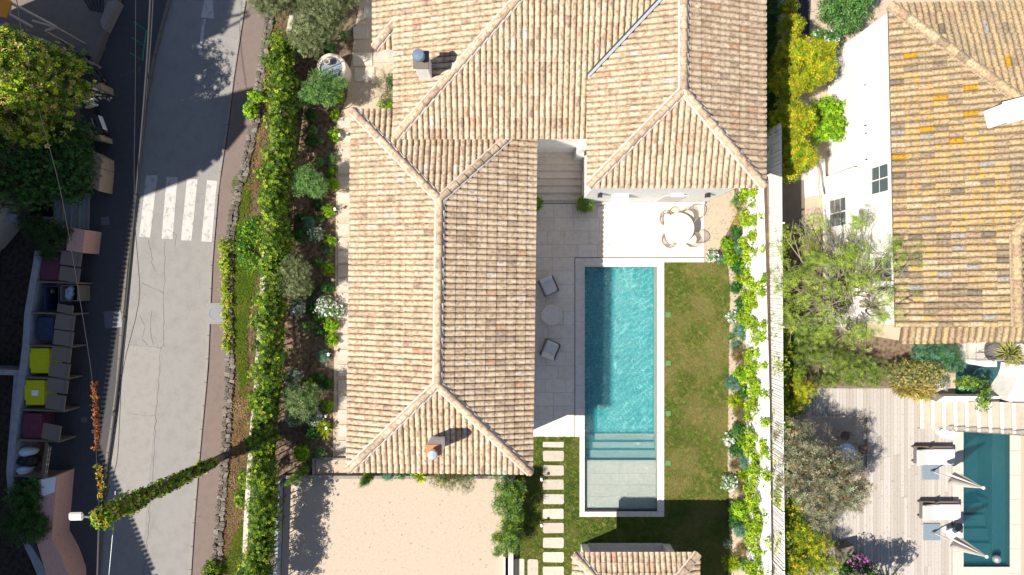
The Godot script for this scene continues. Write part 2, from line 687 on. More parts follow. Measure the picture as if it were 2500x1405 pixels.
# ridge or hip caps from a to b (3D points on the roof line), with a bed of mortar
func caps(parent: Node, a: Vector3, b: Vector3, keys: Array, mortar: Material, r := 1.0) -> void:
	var d := (b - a)
	var L := d.length()
	d /= L
	var side := d.cross(Vector3.UP).normalized()
	var up := side.cross(d).normalized()
	var n := maxi(1, int(round(L / 0.4)))
	var st := L / n
	for k in n:
		var o := a + d * st * k + up * 0.06
		var bs := Basis(side, up, -d * (st + 0.04))
		bs = Basis(up, rng.randf_range(-0.02, 0.02)) * bs
		bs.x *= r
		bs.y *= r
		piece("ridge_tile", cap_mesh, M[keys[rng.randi() % keys.size()]], parent, Transform3D(bs, o + up * rng.randf_range(-0.008, 0.014)))
	var mb := MB.new()
	mb.box(Transform3D(Basis(side, up, d), (a + b) * 0.5 + up * 0.045), Vector3(0.36 * r, 0.08, L), 0.03)
	part("mortar_bed", mb, mortar, parent)


# ---- lines on the plan: [x, y, x, y ...] read as x at a given y
func xat(line: Array, y: float) -> float:
	var n := line.size() / 2
	for k in n - 1:
		if y <= line[k * 2 + 3] or k == n - 2:
			var t: float = (y - line[k * 2 + 1]) / (line[k * 2 + 3] - line[k * 2 + 1])
			return lerpf(line[k * 2], line[k * 2 + 2], t)
	return line[0]


func band(mb: MB, a: Array, da: float, ha: float, b: Array, db: float, hb: float, y0 := -160.0, y1 := 1560.0, step := 20.0) -> void:
	var y := y0
	while y < y1 - 0.1:
		var z := minf(y + step, y1)
		var p := P(xat(a, y) + da, y, ha)
		var q := P(xat(b, y) + db, y, hb)
		var r := P(xat(b, z) + db, z, hb)
		var s := P(xat(a, z) + da, z, ha)
		mb.quad(p, q, r, s, Vector3(0.01, 1, 0))
		y = z


const ROAD := -1.2
const WALK := -1.08
var ROAD_L := [418, 0, 388, 107, 360, 249, 347, 374, 336, 480, 313, 661, 303, 778, 292, 938, 280, 1030, 265, 1123, 258, 1216, 243, 1405]
var ROAD_R := [597, 0, 569, 178, 551, 320, 535, 427, 531, 450, 515, 642, 504, 899, 485, 1101, 472, 1260, 463, 1404]
var STONE := [662, 0, 647, 53, 626, 199, 612, 302, 590, 409, 573, 466, 556, 562, 550, 674, 550, 738, 553, 899, 553, 918, 542, 1101, 531, 1242, 521, 1378, 518, 1405]
var COPE := [714, 0, 697, 89, 672, 295, 654, 438, 647, 546, 637, 674, 631, 770, 623, 883, 621, 936, 611, 1044, 603, 1152, 596, 1260, 591, 1396]
var BINS := [285, 0, 228, 153, 231, 249, 245, 341, 249, 391, 245, 462, 213, 564, 199, 618, 185, 760, 167, 931, 162, 992, 138, 1160, 125, 1317, 164, 1405]


func _ready() -> void:
	rng.seed = 20240611
	gap_noise.seed = 7
	gap_noise.noise_type = FastNoiseLite.TYPE_SIMPLEX_SMOOTH
	# camera: a drone straight above the garden
	var cam := Camera3D.new()
	cam.name = "camera"
	add_child(cam)
	cam.transform = Transform3D(Basis(Vector3(1, 0, 0), Vector3(0, 0, -1), Vector3(0, 1, 0)), Vector3(0, H, 0))
	cam.fov = 2.0 * rad_to_deg(atan(702.5 / S / H))
	cam.near = 0.5
	cam.far = 900.0
	cam.current = true
	# sky, sun, exposure
	var env := Environment.new()
	env.background_mode = Environment.BG_SKY
	var sm := ProceduralSkyMaterial.new()
	sm.sky_top_color = Color(0.34, 0.42, 0.56)
	sm.sky_horizon_color = Color(0.76, 0.75, 0.75)
	sm.sky_curve = 0.18
	sm.ground_bottom_color = Color(0.3, 0.29, 0.27)
	sm.ground_horizon_color = Color(0.55, 0.6, 0.65)
	sm.sky_energy_multiplier = 0.98
	var sky := Sky.new()
	sky.sky_material = sm
	env.sky = sky
	env.tonemap_mode = Environment.TONE_MAPPER_LINEAR
	env.tonemap_exposure = 1.72
	env.sdfgi_enabled = true
	env.ssao_enabled = true
	env.ssil_enabled = true
	var we := WorldEnvironment.new()
	we.name = "world"
	we.environment = env
	add_child(we)
	var sun := DirectionalLight3D.new()
	sun.name = "sun"
	sun.light_energy = 1.6
	sun.light_color = Color(1.0, 0.965, 0.915)
	sun.light_angular_distance = 0.5
	sun.shadow_enabled = true
	add_child(sun)
	sun.look_at_from_position(Vector3.ZERO, Vector3(0.67, -1.0, -0.29), Vector3.UP)

	make_textures()
	make_materials()
	sprig("round", 0.085, 0.05, 7, 0.5, 0.06)
	sprig("small", 0.05, 0.028, 8, 0.4, 0.05)
	sprig("narrow", 0.1, 0.022, 9, 0.35, 0.08)
	sprig("long", 0.17, 0.03, 8, 0.45, 0.1)
	sprig("feather", 0.075, 0.012, 9, 0.5, 0.08)
	sprig("blade", 0.5, 0.05, 10, 0.1, 0.03)
	sprig("petal", 0.05, 0.045, 5, 0.9, 0.0)
	sprig("ivy", 0.09, 0.085, 4, 0.8, 0.0)
	sprig("turf", 0.06, 0.012, 5, 0.1, 0.0)
	tile_mesh = [barrel(0.1, 0.088, 0.014, 8, 0.018, 1), barrel(0.102, 0.09, 0.014, 8, 0.016, 2), barrel(0.099, 0.087, 0.014, 8, 0.021, 3)]
	cap_mesh = barrel(0.135, 0.11, 0.02, 8, 0.03, 4, 1.0)

	ground()
	street()
	villa()
	pool_house()
	neighbour()
	terrace_and_pool()
	lawn()
	walls_between()
	court()
	neighbour_garden()
	street_left()
	shading_houses()
	pole_and_wires()
	west_garden()
	east_bed()
	furniture()
	neighbour_plants()


func make_materials() -> void:
	mat("bark", Color(0.13, 0.1, 0.075), 0.9, {"tex": "grain", "scale": 3.0})
	mat("pale_bark", Color(0.3, 0.25, 0.2), 0.9, {"tex": "grain", "scale": 3.0})
	mat("earth", Color(0.19, 0.16, 0.13), 0.95, {"tex": "dirt", "scale": 0.3, "bump": "height_fine", "bump_cm": 2.0})
	mat("bed", Color(0.23, 0.17, 0.12), 0.95, {"tex": "dirt", "scale": 0.6, "bump": "height_fine", "bump_cm": 3.0})
	mat("bank", Color(0.15, 0.105, 0.06), 0.95, {"tex": "dirt", "scale": Vector3(0.9, 0.5, 0.35), "bump": "height", "bump_cm": 4.0})
	mat("gravel", Color(0.42, 0.345, 0.26), 0.95, {"tex": "gravel", "scale": 0.23, "bump": "gravel", "bump_cm": 4.0})
	mat("court_gravel", Color(0.415, 0.35, 0.275), 0.95, {"tex": "gravel", "scale": 0.13, "bump": "gravel", "bump_cm": 3.0})
	mat("asphalt", Color(0.225, 0.218, 0.207), 0.95, {"tex": "asphalt", "scale": 0.16, "bump": "height_fine", "bump_cm": 0.5})
	mat("asphalt_patch", Color(0.24, 0.232, 0.218), 0.95, {"tex": "asphalt", "scale": 0.3})
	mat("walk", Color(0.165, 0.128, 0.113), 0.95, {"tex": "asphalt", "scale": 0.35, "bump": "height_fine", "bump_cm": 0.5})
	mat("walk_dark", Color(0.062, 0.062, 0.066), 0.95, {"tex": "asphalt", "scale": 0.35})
	mat("kerb", Color(0.24, 0.225, 0.205), 0.9, {"tex": "stone", "scale": 0.8})
	mat("paint", Color(0.42, 0.412, 0.39), 0.8, {"tex": "worn", "scale": 0.35})
	mat("crack", Color(0.14, 0.134, 0.127), 0.95)
	mat("iron", Color(0.16, 0.165, 0.18), 0.6, {"metal": 0.5, "tex": "grain", "scale": 2.0})
	mat("black_metal", Color(0.03, 0.03, 0.033), 0.5)
	mat("wire", Color(0.03, 0.03, 0.035), 0.6)
	mat("grey_metal", Color(0.35, 0.36, 0.38), 0.45, {"metal": 0.6})
	mat("zinc", Color(0.24, 0.31, 0.4), 0.35, {"metal": 0.55, "tex": "mottle", "scale": 4.0})
	mat("steel", Color(0.55, 0.62, 0.68), 0.3, {"metal": 0.7, "tex": "mottle", "scale": 4.0})
	mat("lead", Color(0.3, 0.33, 0.36), 0.6, {"tex": "mottle", "scale": 2.0})
	mat("white", Color(0.8, 0.79, 0.77), 0.85, {"tex": "stone", "scale": 0.5})
	mat("render", Color(0.74, 0.7, 0.63), 0.9, {"tex": "stone", "scale": 0.4})
	mat("cream_wall", Color(0.42, 0.37, 0.3), 0.9, {"tex": "stone", "scale": 0.4})
	mat("mortar", Color(0.5, 0.45, 0.41), 0.95, {"tex": "stone", "scale": 1.5})
	mat("old_mortar", Color(0.34, 0.27, 0.19), 0.95, {"tex": "dirt", "scale": 1.5})
	mat("pan", Color(0.4, 0.31, 0.225), 0.9, {"tex": "flame", "scale": 0.45})
	mat("old_pan", Color(0.2, 0.155, 0.1), 0.95, {"tex": "old_tile", "scale": 0.34})
	mat("coping", Color(0.6, 0.55, 0.5), 0.8, {"tex": "stone", "scale": 0.5})
	mat("wall_cap", Color(0.5, 0.45, 0.39), 0.85, {"tex": "stone", "scale": 0.9})
	mat("joint", Color(0.3, 0.26, 0.22), 0.95)
	for k in 4:
		mat("paver%d" % k, [Color(0.66, 0.58, 0.5), Color(0.675, 0.6, 0.52), Color(0.645, 0.565, 0.485), Color(0.685, 0.615, 0.54)][k], 0.8, {"tex": "stone", "scale": 0.4 + 0.1 * k})
		mat("slab%d" % k, [Color(0.43, 0.39, 0.33), Color(0.46, 0.42, 0.36), Color(0.41, 0.365, 0.305), Color(0.42, 0.39, 0.34)][k], 0.85, {"tex": "stone", "scale": 0.6})
		mat("pool_tile%d" % k, [Color(0.3, 0.32, 0.28), Color(0.35, 0.365, 0.32), Color(0.27, 0.29, 0.26), Color(0.33, 0.345, 0.305)][k], 0.7, {"tex": "stone", "scale": 0.7})
		mat("deep_tile%d" % k, [Color(0.4, 0.8, 0.76), Color(0.44, 0.82, 0.78), Color(0.36, 0.75, 0.72), Color(0.42, 0.81, 0.77)][k], 0.7, {"tex": "stone", "scale": 0.7})
		mat("plank%d" % k, [Color(0.405, 0.37, 0.33), Color(0.43, 0.395, 0.357), Color(0.38, 0.342, 0.3), Color(0.455, 0.422, 0.385)][k], 0.85, {"tex": "wood", "scale": Vector3(3.0, 3.0, 0.35)})
		mat("rubble%d" % k, [Color(0.24, 0.215, 0.185), Color(0.19, 0.168, 0.145), Color(0.29, 0.265, 0.23), Color(0.15, 0.132, 0.115)][k], 0.95, {"tex": "dirt", "scale": 1.6, "bump": "height_fine", "bump_cm": 2.0})
	mat("riser", Color(0.2, 0.3, 0.3), 0.7)
	mat("water", Color(0.02, 0.2, 0.24), 0.06, {"alpha": 0.12, "bump": "ripple_height", "bump_cm": 3.0, "scale": 0.6, "spec": 0.5})
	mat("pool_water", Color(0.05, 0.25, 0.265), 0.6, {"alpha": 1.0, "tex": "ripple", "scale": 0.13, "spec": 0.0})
	mat("pool_depth", Color(0.0, 0.38, 0.43), 0.6, {"alpha": 0.3, "spec": 0.0, "tex": "grain"})
	mat("step_water", Color(0.02, 0.33, 0.37), 0.6, {"alpha": 0.3, "spec": 0.0, "tex": "grain"})
	mat("dark_depth", Color(0.004, 0.1, 0.12), 0.6, {"alpha": 0.28, "spec": 0.0, "tex": "grain"})
	mat("dark_pool", Color(0.02, 0.07, 0.078), 0.6, {"tex": "gravel", "scale": 0.8})
	mat("turf", Color(0.165, 0.165, 0.045), 0.95, {"tex": "lawn", "scale": 0.28, "bump": "height_fine", "bump_cm": 3.0})
	mat("moss", Color(0.085, 0.12, 0.01), 0.95, {"tex": "dirt", "scale": 0.9, "bump": "height_fine", "bump_cm": 4.0})
	mat("cushion", Color(0.66, 0.65, 0.64), 0.95, {"tex": "grain", "scale": 4.0})
	mat("cushion_light", Color(0.68, 0.65, 0.6), 0.95, {"tex": "grain", "scale": 4.0})
	mat("frame_grey", Color(0.12, 0.11, 0.11), 0.7)
	mat("table_stone", Color(0.62, 0.57, 0.5), 0.7, {"tex": "mottle", "scale": 2.0})
	mat("table_top", Color(0.55, 0.5, 0.44), 0.7, {"tex": "stone", "scale": 2.0})
	mat("cane", Color(0.3, 0.24, 0.18), 0.7, {"tex": "grain", "scale": 5.0})
	mat("seat_pad", Color(0.68, 0.62, 0.54), 0.9)
	mat("canvas", Color(0.62, 0.6, 0.57), 0.9, {"tex": "grain", "scale": 3.0})
	mat("plate", Color(0.18, 0.23, 0.27), 0.5, {"tex": "mottle", "scale": 2.0})
	mat("pale_green", Color(0.62, 0.72, 0.68), 0.4)
	mat("glass", Color(0.1, 0.13, 0.14), 0.08, {"spec": 0.7})
	mat("yellow_bin", Color(0.5, 0.53, 0.01), 0.5)
	mat("maroon_bin", Color(0.11, 0.03, 0.06), 0.55)
	mat("blue_bin", Color(0.02, 0.04, 0.09), 0.55)
	mat("shelter_lid", Color(0.2, 0.175, 0.145), 0.9, {"tex": "wood", "scale": 2.0})
	mat("concrete", Color(0.16, 0.138, 0.115), 0.95, {"tex": "asphalt", "scale": 0.25})
	mat("grey_wall", Color(0.27, 0.3, 0.34), 0.95, {"tex": "mottle", "scale": 0.5})
	mat("pink", Color(0.55, 0.33, 0.27), 0.9, {"tex": "stone", "scale": 1.0})
	mat("tan_wall", Color(0.42, 0.32, 0.22), 0.95, {"tex": "mottle", "scale": 0.6})
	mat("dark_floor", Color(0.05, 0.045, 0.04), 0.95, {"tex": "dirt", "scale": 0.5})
	mat("orange", Color(0.75, 0.28, 0.03), 0.7)
	mat("clay", Color(0.52, 0.2, 0.09), 0.9, {"tex": "stone", "scale": 2.0})
	mat("green_paint", Color(0.02, 0.22, 0.12), 0.5)
	mat("hatch_green", Color(0.09, 0.19, 0.06), 0.7)
	mat("plastic_white", Color(0.78, 0.78, 0.78), 0.4)
	mat("wood_beam", Color(0.52, 0.42, 0.32), 0.85, {"tex": "wood", "scale": 2.0})
	mat("wood_dark", Color(0.16, 0.11, 0.075), 0.85, {"tex": "wood", "scale": 2.0})
	mat("bag", Color(0.02, 0.02, 0.024), 0.35)
	mat("bag_white", Color(0.5, 0.6, 0.65), 0.4)
	tile_mats("tile", TILE, {"tex": "flame", "scale": 0.45})
	tile_mats("old", OLD, {"tex": "old_tile", "scale": 0.34}, 0.95)
	for k in [8, 9]:
		mat("oldl%d" % k, OLD[k], 0.95, {"tex": "old_tile", "scale": 0.34, "detail": "lichen"})
		M["old%d" % k] = M["oldl%d" % k]


const TILE := [Color(0.485, 0.395, 0.29), Color(0.46, 0.365, 0.262), Color(0.51, 0.425, 0.322), Color(0.41, 0.322, 0.237), Color(0.47, 0.37, 0.278), Color(0.345, 0.272, 0.208), Color(0.44, 0.295, 0.2), Color(0.5, 0.445, 0.39)]
const OLD := [Color(0.44, 0.345, 0.215), Color(0.36, 0.28, 0.175), Color(0.27, 0.215, 0.15), Color(0.19, 0.16, 0.125), Color(0.32, 0.3, 0.275), Color(0.36, 0.26, 0.18), Color(0.45, 0.25, 0.025), Color(0.47, 0.385, 0.26), Color(0.43, 0.33, 0.2), Color(0.35, 0.28, 0.19)]


func pick_tile(_p: Vector3) -> int:
	var q := rng.randf()
	return 0 if q < 0.27 else 1 if q < 0.5 else 2 if q < 0.72 else 3 if q < 0.84 else 4 if q < 0.92 else 5 if q < 0.965 else 6 if q < 0.982 else 7


func pick_old(p: Vector3) -> int:
	var q := rng.randf()
	if q < 0.06 and absf(p.z + 6.5) < 2.2:
		return 6
	var near := clampf(1.4 - Vector2(p.x - 18.0, (p.z + 7.0) * 0.8).length() / 5.0, 0.15, 0.85)
	if rng.randf() < near:
		return 8 if rng.randf() < 0.6 else 9
	return 0 if q < 0.3 else 1 if q < 0.52 else 2 if q < 0.68 else 3 if q < 0.74 else 4 if q < 0.8 else 5 if q < 0.9 else 7


func ground() -> void:
	var mb := MB.new()
	mb.sheet(PackedVector2Array([Vector2(-300, -300), Vector2(300, -300), Vector2(300, 300), Vector2(-300, 300)]), -2.2)
	solo("ground", mb, M.earth, Vector3(0, -2.2, 0), "wide earth ground under the whole neighbourhood", "ground", "", "structure")
	# soil of the villa plot, open where the pool is sunk
	mb = MB.new()
	band(mb, COPE, 6.0, -0.03, [1400, 0, 1400, 1405], 0.0, -0.03)
	for q in [[1400, -160, 1640, 640], [1400, 1262, 1640, 1560], [1621, 640, 1900, 1560], [1640, -160, 1900, 640]]:
		mb.sheet(poly([q[0], q[1], q[2], q[1], q[2], q[3], q[0], q[3]]), -0.03)
	solo("garden_soil", mb, M.bed, Vector3(0, -0.03, 0), "brown planting soil of the villa garden", "soil", "", "structure")
	mb = MB.new()
	mb.sheet(poly([1776, 641, 1822, 641, 1828, 1000, 1832, 1560, 1783, 1560, 1780, 1240, 1776, 1120, 1780, 860, 1783, 700]), -0.024)
	solo("bed_gravel", mb, M.gravel, P(1800, 1000, -0.024), "pale sandy soil of the narrow bed beside the lawn", "soil", "", "structure")
	mb = MB.new()
	for q in [[1900, -160, 2344, 1560], [2344, -160, 2472, 1040], [2344, 1400, 2472, 1560], [2472, -160, 2800, 1560]]:
		mb.sheet(poly([q[0], q[1], q[2], q[1], q[2], q[3], q[0], q[3]]), -0.03)
	solo("neighbour_soil", mb, M.gravel, Vector3(12, -0.03, 0), "pale sandy ground of the neighbouring plot", "ground", "", "structure")


func street() -> void:
	var mb := MB.new()
	band(mb, ROAD_L, 0, ROAD, ROAD_R, 0, ROAD)
	solo("road", mb, M.asphalt, Vector3(-15, ROAD, 0), "pale worn asphalt road running past the villas", "road", "", "structure")
	mb = MB.new()
	band(mb, ROAD_R, 6, WALK, STONE, 8, WALK)
	solo("pavement", mb, M.walk, Vector3(-12, WALK, 0), "pinkish asphalt pavement beside the rough stone wall", "pavement", "", "structure")
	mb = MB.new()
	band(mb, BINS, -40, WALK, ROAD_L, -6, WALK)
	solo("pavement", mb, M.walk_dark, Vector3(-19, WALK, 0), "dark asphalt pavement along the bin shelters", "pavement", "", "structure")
	# kerbs, stone by stone
	for side in 2:
		var t := thing("kerb", P(500 if side else 320, 700, ROAD), ["grey kerb along the bin shelter side of the road", "grey kerb along the stone wall side of the road"][side], "kerb", "", "structure")
		var y := -150.0
		while y < 1540.0:
			var line: Array = ROAD_R if side else ROAD_L
			var dx := 3.0 if side else -3.0
			var a := P(xat(line, y) + dx, y, ROAD)
			var b := P(xat(line, y + 57) + dx, y + 57, ROAD)
			var d := (b - a)
			mb = MB.new()
			mb.box(Transform3D(Basis(Vector3.UP, atan2(d.x, d.z)), (a + b) * 0.5 + Vector3(0, 0.045, 0)), Vector3(0.13, 0.17, d.length() - 0.012), 0.015)
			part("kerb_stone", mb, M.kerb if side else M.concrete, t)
			y += 57.0
	# crosswalk and arrow
	var n := 0
	for q in [[356, 428, 384, 428, 366, 580, 339, 578], [406, 432, 433, 433, 421, 584, 394, 583], [456, 437, 482, 438, 467, 588, 441, 587], [505, 440, 532, 442, 517, 591, 491, 590]]:
		mb = MB.new()
		mb.prism(poly(q, ROAD), ROAD, ROAD + 0.006)
		solo("crosswalk_stripe", mb, M.paint, P(q[0], q[1], ROAD), "worn white crosswalk stripe, %s from the bin shelter side" % ["first", "second", "third", "fourth"][n], "road marking", "stripes of the crosswalk")
		n += 1
	mb = MB.new()
	mb.prism(poly([494, 46, 502, 47, 490, 134, 484, 133], ROAD), ROAD, ROAD + 0.006)
	mb.prism(poly([506, -30, 517, -20, 522, 46, 490, 42], ROAD), ROAD, ROAD + 0.006)
	solo("road_arrow", mb, M.paint, P(500, 40, ROAD), "white arrow painted on the road above the crosswalk", "road marking")
	# patches, cracks, covers
	mb = MB.new()
	mb.prism(poly([312, 842, 395, 850, 380, 1000, 366, 1150, 345, 1405, 250, 1405, 270, 1120, 292, 960], ROAD), ROAD, ROAD + 0.004)
	solo("asphalt_patch", mb, M.asphalt_patch, P(330, 1000, ROAD), "slightly paler asphalt repair on the bin side lane", "road patch", "", "structure")
	mb = MB.new()
	for line in [[402, 590, 399, 700, 397, 845, 392, 850, 380, 1000, 372, 1150, 362, 1280, 350, 1405], [360, 585, 372, 630, 368, 640, 380, 662], [340, 770, 352, 800, 346, 830, 360, 845], [370, 760, 366, 800, 374, 842], [310, 843, 350, 846, 396, 850], [322, 1012, 350, 1016, 376, 1014], [345, 690, 362, 700, 390, 712, 398, 720], [408, 560, 430, 575, 428, 600]]:
		for k in range(0, line.size() - 2, 2):
			var a := P(line[k], line[k + 1], ROAD + 0.007)
			var b := P(line[k + 2], line[k + 3], ROAD + 0.007)
			var steps := maxi(2, int(a.distance_to(b) / 0.25))
			var prev := a
			for i in range(1, steps + 1):
				var c := a.lerp(b, float(i) / steps) + Vector3(rng.randf_range(-0.05, 0.05), 0, rng.randf_range(-0.03, 0.03))
				var s := (c - prev).cross(Vector3.UP).normalized() * rng.randf_range(0.004, 0.011)
				mb.quad(prev - s, prev + s, c + s, c - s, Vector3.UP)
				prev = c
	solo("road_cracks", mb, M.crack, P(380, 800, ROAD), "fine dark cracks and seams in the road surface", "cracks", "", "stuff")
	manhole(P(527, 766, WALK), P(546, 766, WALK).x - P(508, 766, WALK).x, "square ridged manhole cover in the pavement by the kerb")
	for q in [[256, 540, 20, "small dark square cover in the shaded pavement near the steps"], [275, 780, 42, "larger dark square cover at the edge of the shade"], [204, 1026, 14, "smallest square cover beside the bin shelter"], [252, 118, 12, "pale square cover by the concrete yard"]]:
		mb = MB.new()
		var p := P(q[0], q[1], WALK)
		mb.bx(p + Vector3(0, 0.004, 0), Vector3(px_r(q[2], WALK), 0.02, px_r(q[2], WALK)), 0.1, 0.004)
		solo("cover_plate", mb, M.iron, p, q[3], "manhole cover", "utility covers in the shaded pavement")


func manhole(p: Vector3, w: float, label: String) -> void:
	var t := thing("manhole_cover", p, label, "manhole cover")
	var mb := MB.new()
	mb.bx(p + Vector3(0, 0.006, 0), Vector3(w * 1.18, 0.02, w * 1.35), 0.02, 0.004)
	part("frame", mb, M.kerb, t)
	mb = MB.new()
	mb.bx(p + Vector3(0, 0.014, 0), Vector3(w, 0.022, w * 1.12), 0.02, 0.006)
	part("lid", mb, M.iron, t)
	mb = MB.new()
	mb.lathe(p + Vector3(0, 0.024, 0), [Vector2(w * 0.45, 0.0), Vector2(w * 0.45, 0.012), Vector2(w * 0.41, 0.012), Vector2(w * 0.41, 0.0)], 28)
	for k in 7:
		var o := (k - 3) * w * 0.105
		mb.box(Transform3D(Basis(Vector3.UP, 0.5), p + Vector3(sin(0.5) * o, 0.028, cos(0.5) * o)), Vector3(sqrt(maxf(0.0, pow(w * 0.39, 2) - o * o)) * 1.8, 0.008, w * 0.045), 0.002)
	part("ribs", mb, M.iron, t)


# ---- the villa
func cap_keys() -> Array:
	return ["tile0", "tile1", "tile3", "tile5", "tile4", "tile2", "tile3"]


func hip_roof(house: Node, e0: Vector3, ud: Vector3, vd: Vector3, W: float, L: float, tiles: Array, pitch := 0.205, expo := 0.355, tan_ := SLOPE) -> void:
	var h := W * 0.5
	var e1 := e0 + ud * W
	var e2 := e0 + vd * L
	var r := slope("roof_slope", house, e0, ud, vd, [Vector2(0, 0), Vector2(W, 0), Vector2(h, h)], tan_, tiles, pick_tile, M.pan, pitch, expo)
	slope("roof_slope", house, e2, ud, -vd, [Vector2(0, 0), Vector2(W, 0), Vector2(h, h)], tan_, tiles, pick_tile, M.pan, pitch, expo)
	slope("roof_slope", house, e0, vd, ud, [Vector2(0, 0), Vector2(L, 0), Vector2(L - h, h), Vector2(h, h)], tan_, tiles, pick_tile, M.pan, pitch, expo)
	slope("roof_slope", house, e1, vd, -ud, [Vector2(0, 0), Vector2(L, 0), Vector2(L - h, h), Vector2(h, h)], tan_, tiles, pick_tile, M.pan, pitch, expo)
	var up := Vector3.UP * h * tan_
	var a := e0 + ud * h + vd * h + up
	var b := e0 + ud * h + vd * (L - h) + up
	caps(r, e0, a, cap_keys(), M.mortar)
	caps(r, e1, a, cap_keys(), M.mortar)
	caps(r, e2, b, cap_keys(), M.mortar)
	caps(r, e2 + ud * W, b, cap_keys(), M.mortar)
	caps(r, a, b, cap_keys(), M.mortar)


func villa() -> void:
	var t := thing("villa", P(1150, 500), "large villa with new cream barrel tile hip roofs beside the long pool", "house")
	var tiles := []
	var mb := MB.new()
	# south wing
	var th := deg_to_rad(0.75)
	var ud := Vector3(cos(th), 0, sin(th))
	var vd := Vector3(sin(th), 0, -cos(th))
	var e0 := P(850, 1148, 4.5)
	var W := 6.66
	var L := 13.1
	hip_roof(t, e0, ud, vd, W, L, tiles)
	var wall := func(o: Vector3, a: float, b: float, c: float, d: float, y0: float, y1: float) -> PackedVector2Array:
		var out := PackedVector2Array()
		for q in [[a, b], [c, b], [c, d], [a, d]]:
			var p: Vector3 = o + ud * q[0] + vd * q[1]
			out.append(Vector2(p.x, p.z))
		return out
	mb.prism(wall.call(e0, 0.35, 0.45, W - 0.2, L - 0.4, 0, 0), -0.4, 4.42)
	part("south_wing_wall", mb, M.render, t)
	# middle wing
	ud = Vector3(1, 0, 0)
	vd = Vector3(0, 0, -1)
	e0 = P(965, 336, 5.1)
	var r := slope("roof_slope", t, e0, ud, vd, [Vector2(0, 0), Vector2(6.88, 0), Vector2(6.88, 2.1), Vector2(11.28, 6.5), Vector2(6.5, 6.5)], SLOPE, tiles, pick_tile, M.pan)
	slope("roof_slope", t, e0, vd, ud, [Vector2(0, 0), Vector2(7.0, 0), Vector2(7.0, 6.5), Vector2(6.5, 6.5)], SLOPE, tiles, pick_tile, M.pan)
	caps(r, e0, e0 + ud * 6.5 + vd * 6.5 + Vector3.UP * 6.5 * SLOPE, cap_keys(), M.mortar)
	mb = MB.new()
	mb.prism(PackedVector2Array([Vector2(e0.x + 0.3, e0.z - 0.25), Vector2(3.4, e0.z - 0.25), Vector2(3.4, e0.z - 7), Vector2(e0.x + 0.3, e0.z - 7)]), -0.4, 5.0)
	part("middle_wing_wall", mb, M.white, t)
	# small west wing
	e0 = P(914, 118, 4.7)
	r = slope("roof_slope", t, e0, ud, vd, [Vector2(0, 0), Vector2(1.25, 0), Vector2(1.25, 1.25)], SLOPE, tiles, pick_tile, M.pan)
	slope("roof_slope", t, e0, vd, ud, [Vector2(0, 0), Vector2(4.0, 0), Vector2(4.0, 1.25), Vector2(1.25, 1.25)], SLOPE, tiles, pick_tile, M.pan)
	caps(r, e0, e0 + ud * 1.05 + vd * 1.05 + Vector3.UP * 1.05 * SLOPE, cap_keys(), M.mortar)
	mb = MB.new()
	mb.prism(PackedVector2Array([Vector2(e0.x + 0.25, e0.z - 0.25), Vector2(-4.0, e0.z - 0.25), Vector2(-4.0, e0.z - 4), Vector2(e0.x + 0.25, e0.z - 4)]), -0.4, 4.6)
	part("west_wing_wall", mb, M.white, t)
	# east wing
	e0 = P(1437, 455, 5.77)
	W = 428.0 * 0.809 / S
	var h := W * 0.5
	var u1 := 3.76
	r = slope("roof_slope", t, e0, ud, vd, [Vector2(0, 0), Vector2(W, 0), Vector2(h, h)], SLOPE, tiles, pick_tile, M.pan)
	slope("roof_slope", t, e0, vd, ud, [Vector2(0, 0), Vector2(u1, 0), Vector2(u1 + h, h), Vector2(h, h)], SLOPE, tiles, pick_tile, M.pan)
	slope("roof_slope", t, e0 + ud * W, vd, -ud, [Vector2(0, 0), Vector2(9, 0), Vector2(9, h), Vector2(h, h)], SLOPE, tiles, pick_tile, M.pan)
	var top := e0 + ud * h + vd * h + Vector3.UP * h * SLOPE
	caps(r, e0, top, cap_keys(), M.mortar)
	caps(r, e0 + ud * W, top, cap_keys(), M.mortar)
	caps(r, top, top + vd * 6.0, cap_keys(), M.mortar)
	mb = MB.new()
	var va := e0 + vd * u1
	var vb := va + (ud + vd) * h + Vector3.UP * h * SLOPE
	var dd := (vb - va).normalized()
	var sd := dd.cross(Vector3.UP).normalized()
	mb.box(Transform3D(Basis(sd, sd.cross(dd), dd), (va + vb) * 0.5 + Vector3(0, 0.16, 0) - sd * 0.02), Vector3(0.1, 0.03, va.distance_to(vb)), 0.004)
	part("valley_flashing", mb, M.lead, r)
	mb = MB.new()
	mb.box(Transform3D(Basis(sd, sd.cross(dd), dd), (va + vb) * 0.5 + Vector3(0, 0.15, 0) - sd * 0.1), Vector3(0.05, 0.03, va.distance_to(vb)), 0.004)
	part("valley_gutter", mb, M.black_metal, r)
	mb = MB.new()
	mb.prism(PackedVector2Array([Vector2(2.95, -3.66), Vector2(8.25, -3.66), Vector2(8.25, -12), Vector2(2.95, -12)]), -0.4, 5.72)
	part("east_wing_wall", mb, M.white, t)
	mb = MB.new()
	mb.bx(Vector3(2.8, 2.9, -5.45), Vector3(0.45, 4.0, 0.3), 0, 0.02)
	part("pilaster", mb, M.white, t)
	mb = MB.new()
	mb.bx(Vector3(5.6, 0.05, -3.6), Vector3(5.3, 0.22, 0.1), 0, 0.02)
	part("plinth", mb, M.coping, t)
	# door and shelf on the sunny wall
	var d := part("door", bx1(Vector3(6.55, 1.12, -3.655), Vector3(0.95, 2.2, 0.05)), M.cushion_light, t)
	part("hood", bx1(Vector3(6.45, 2.75, -3.6), Vector3(0.5, 0.05, 0.14)), M.white, d)
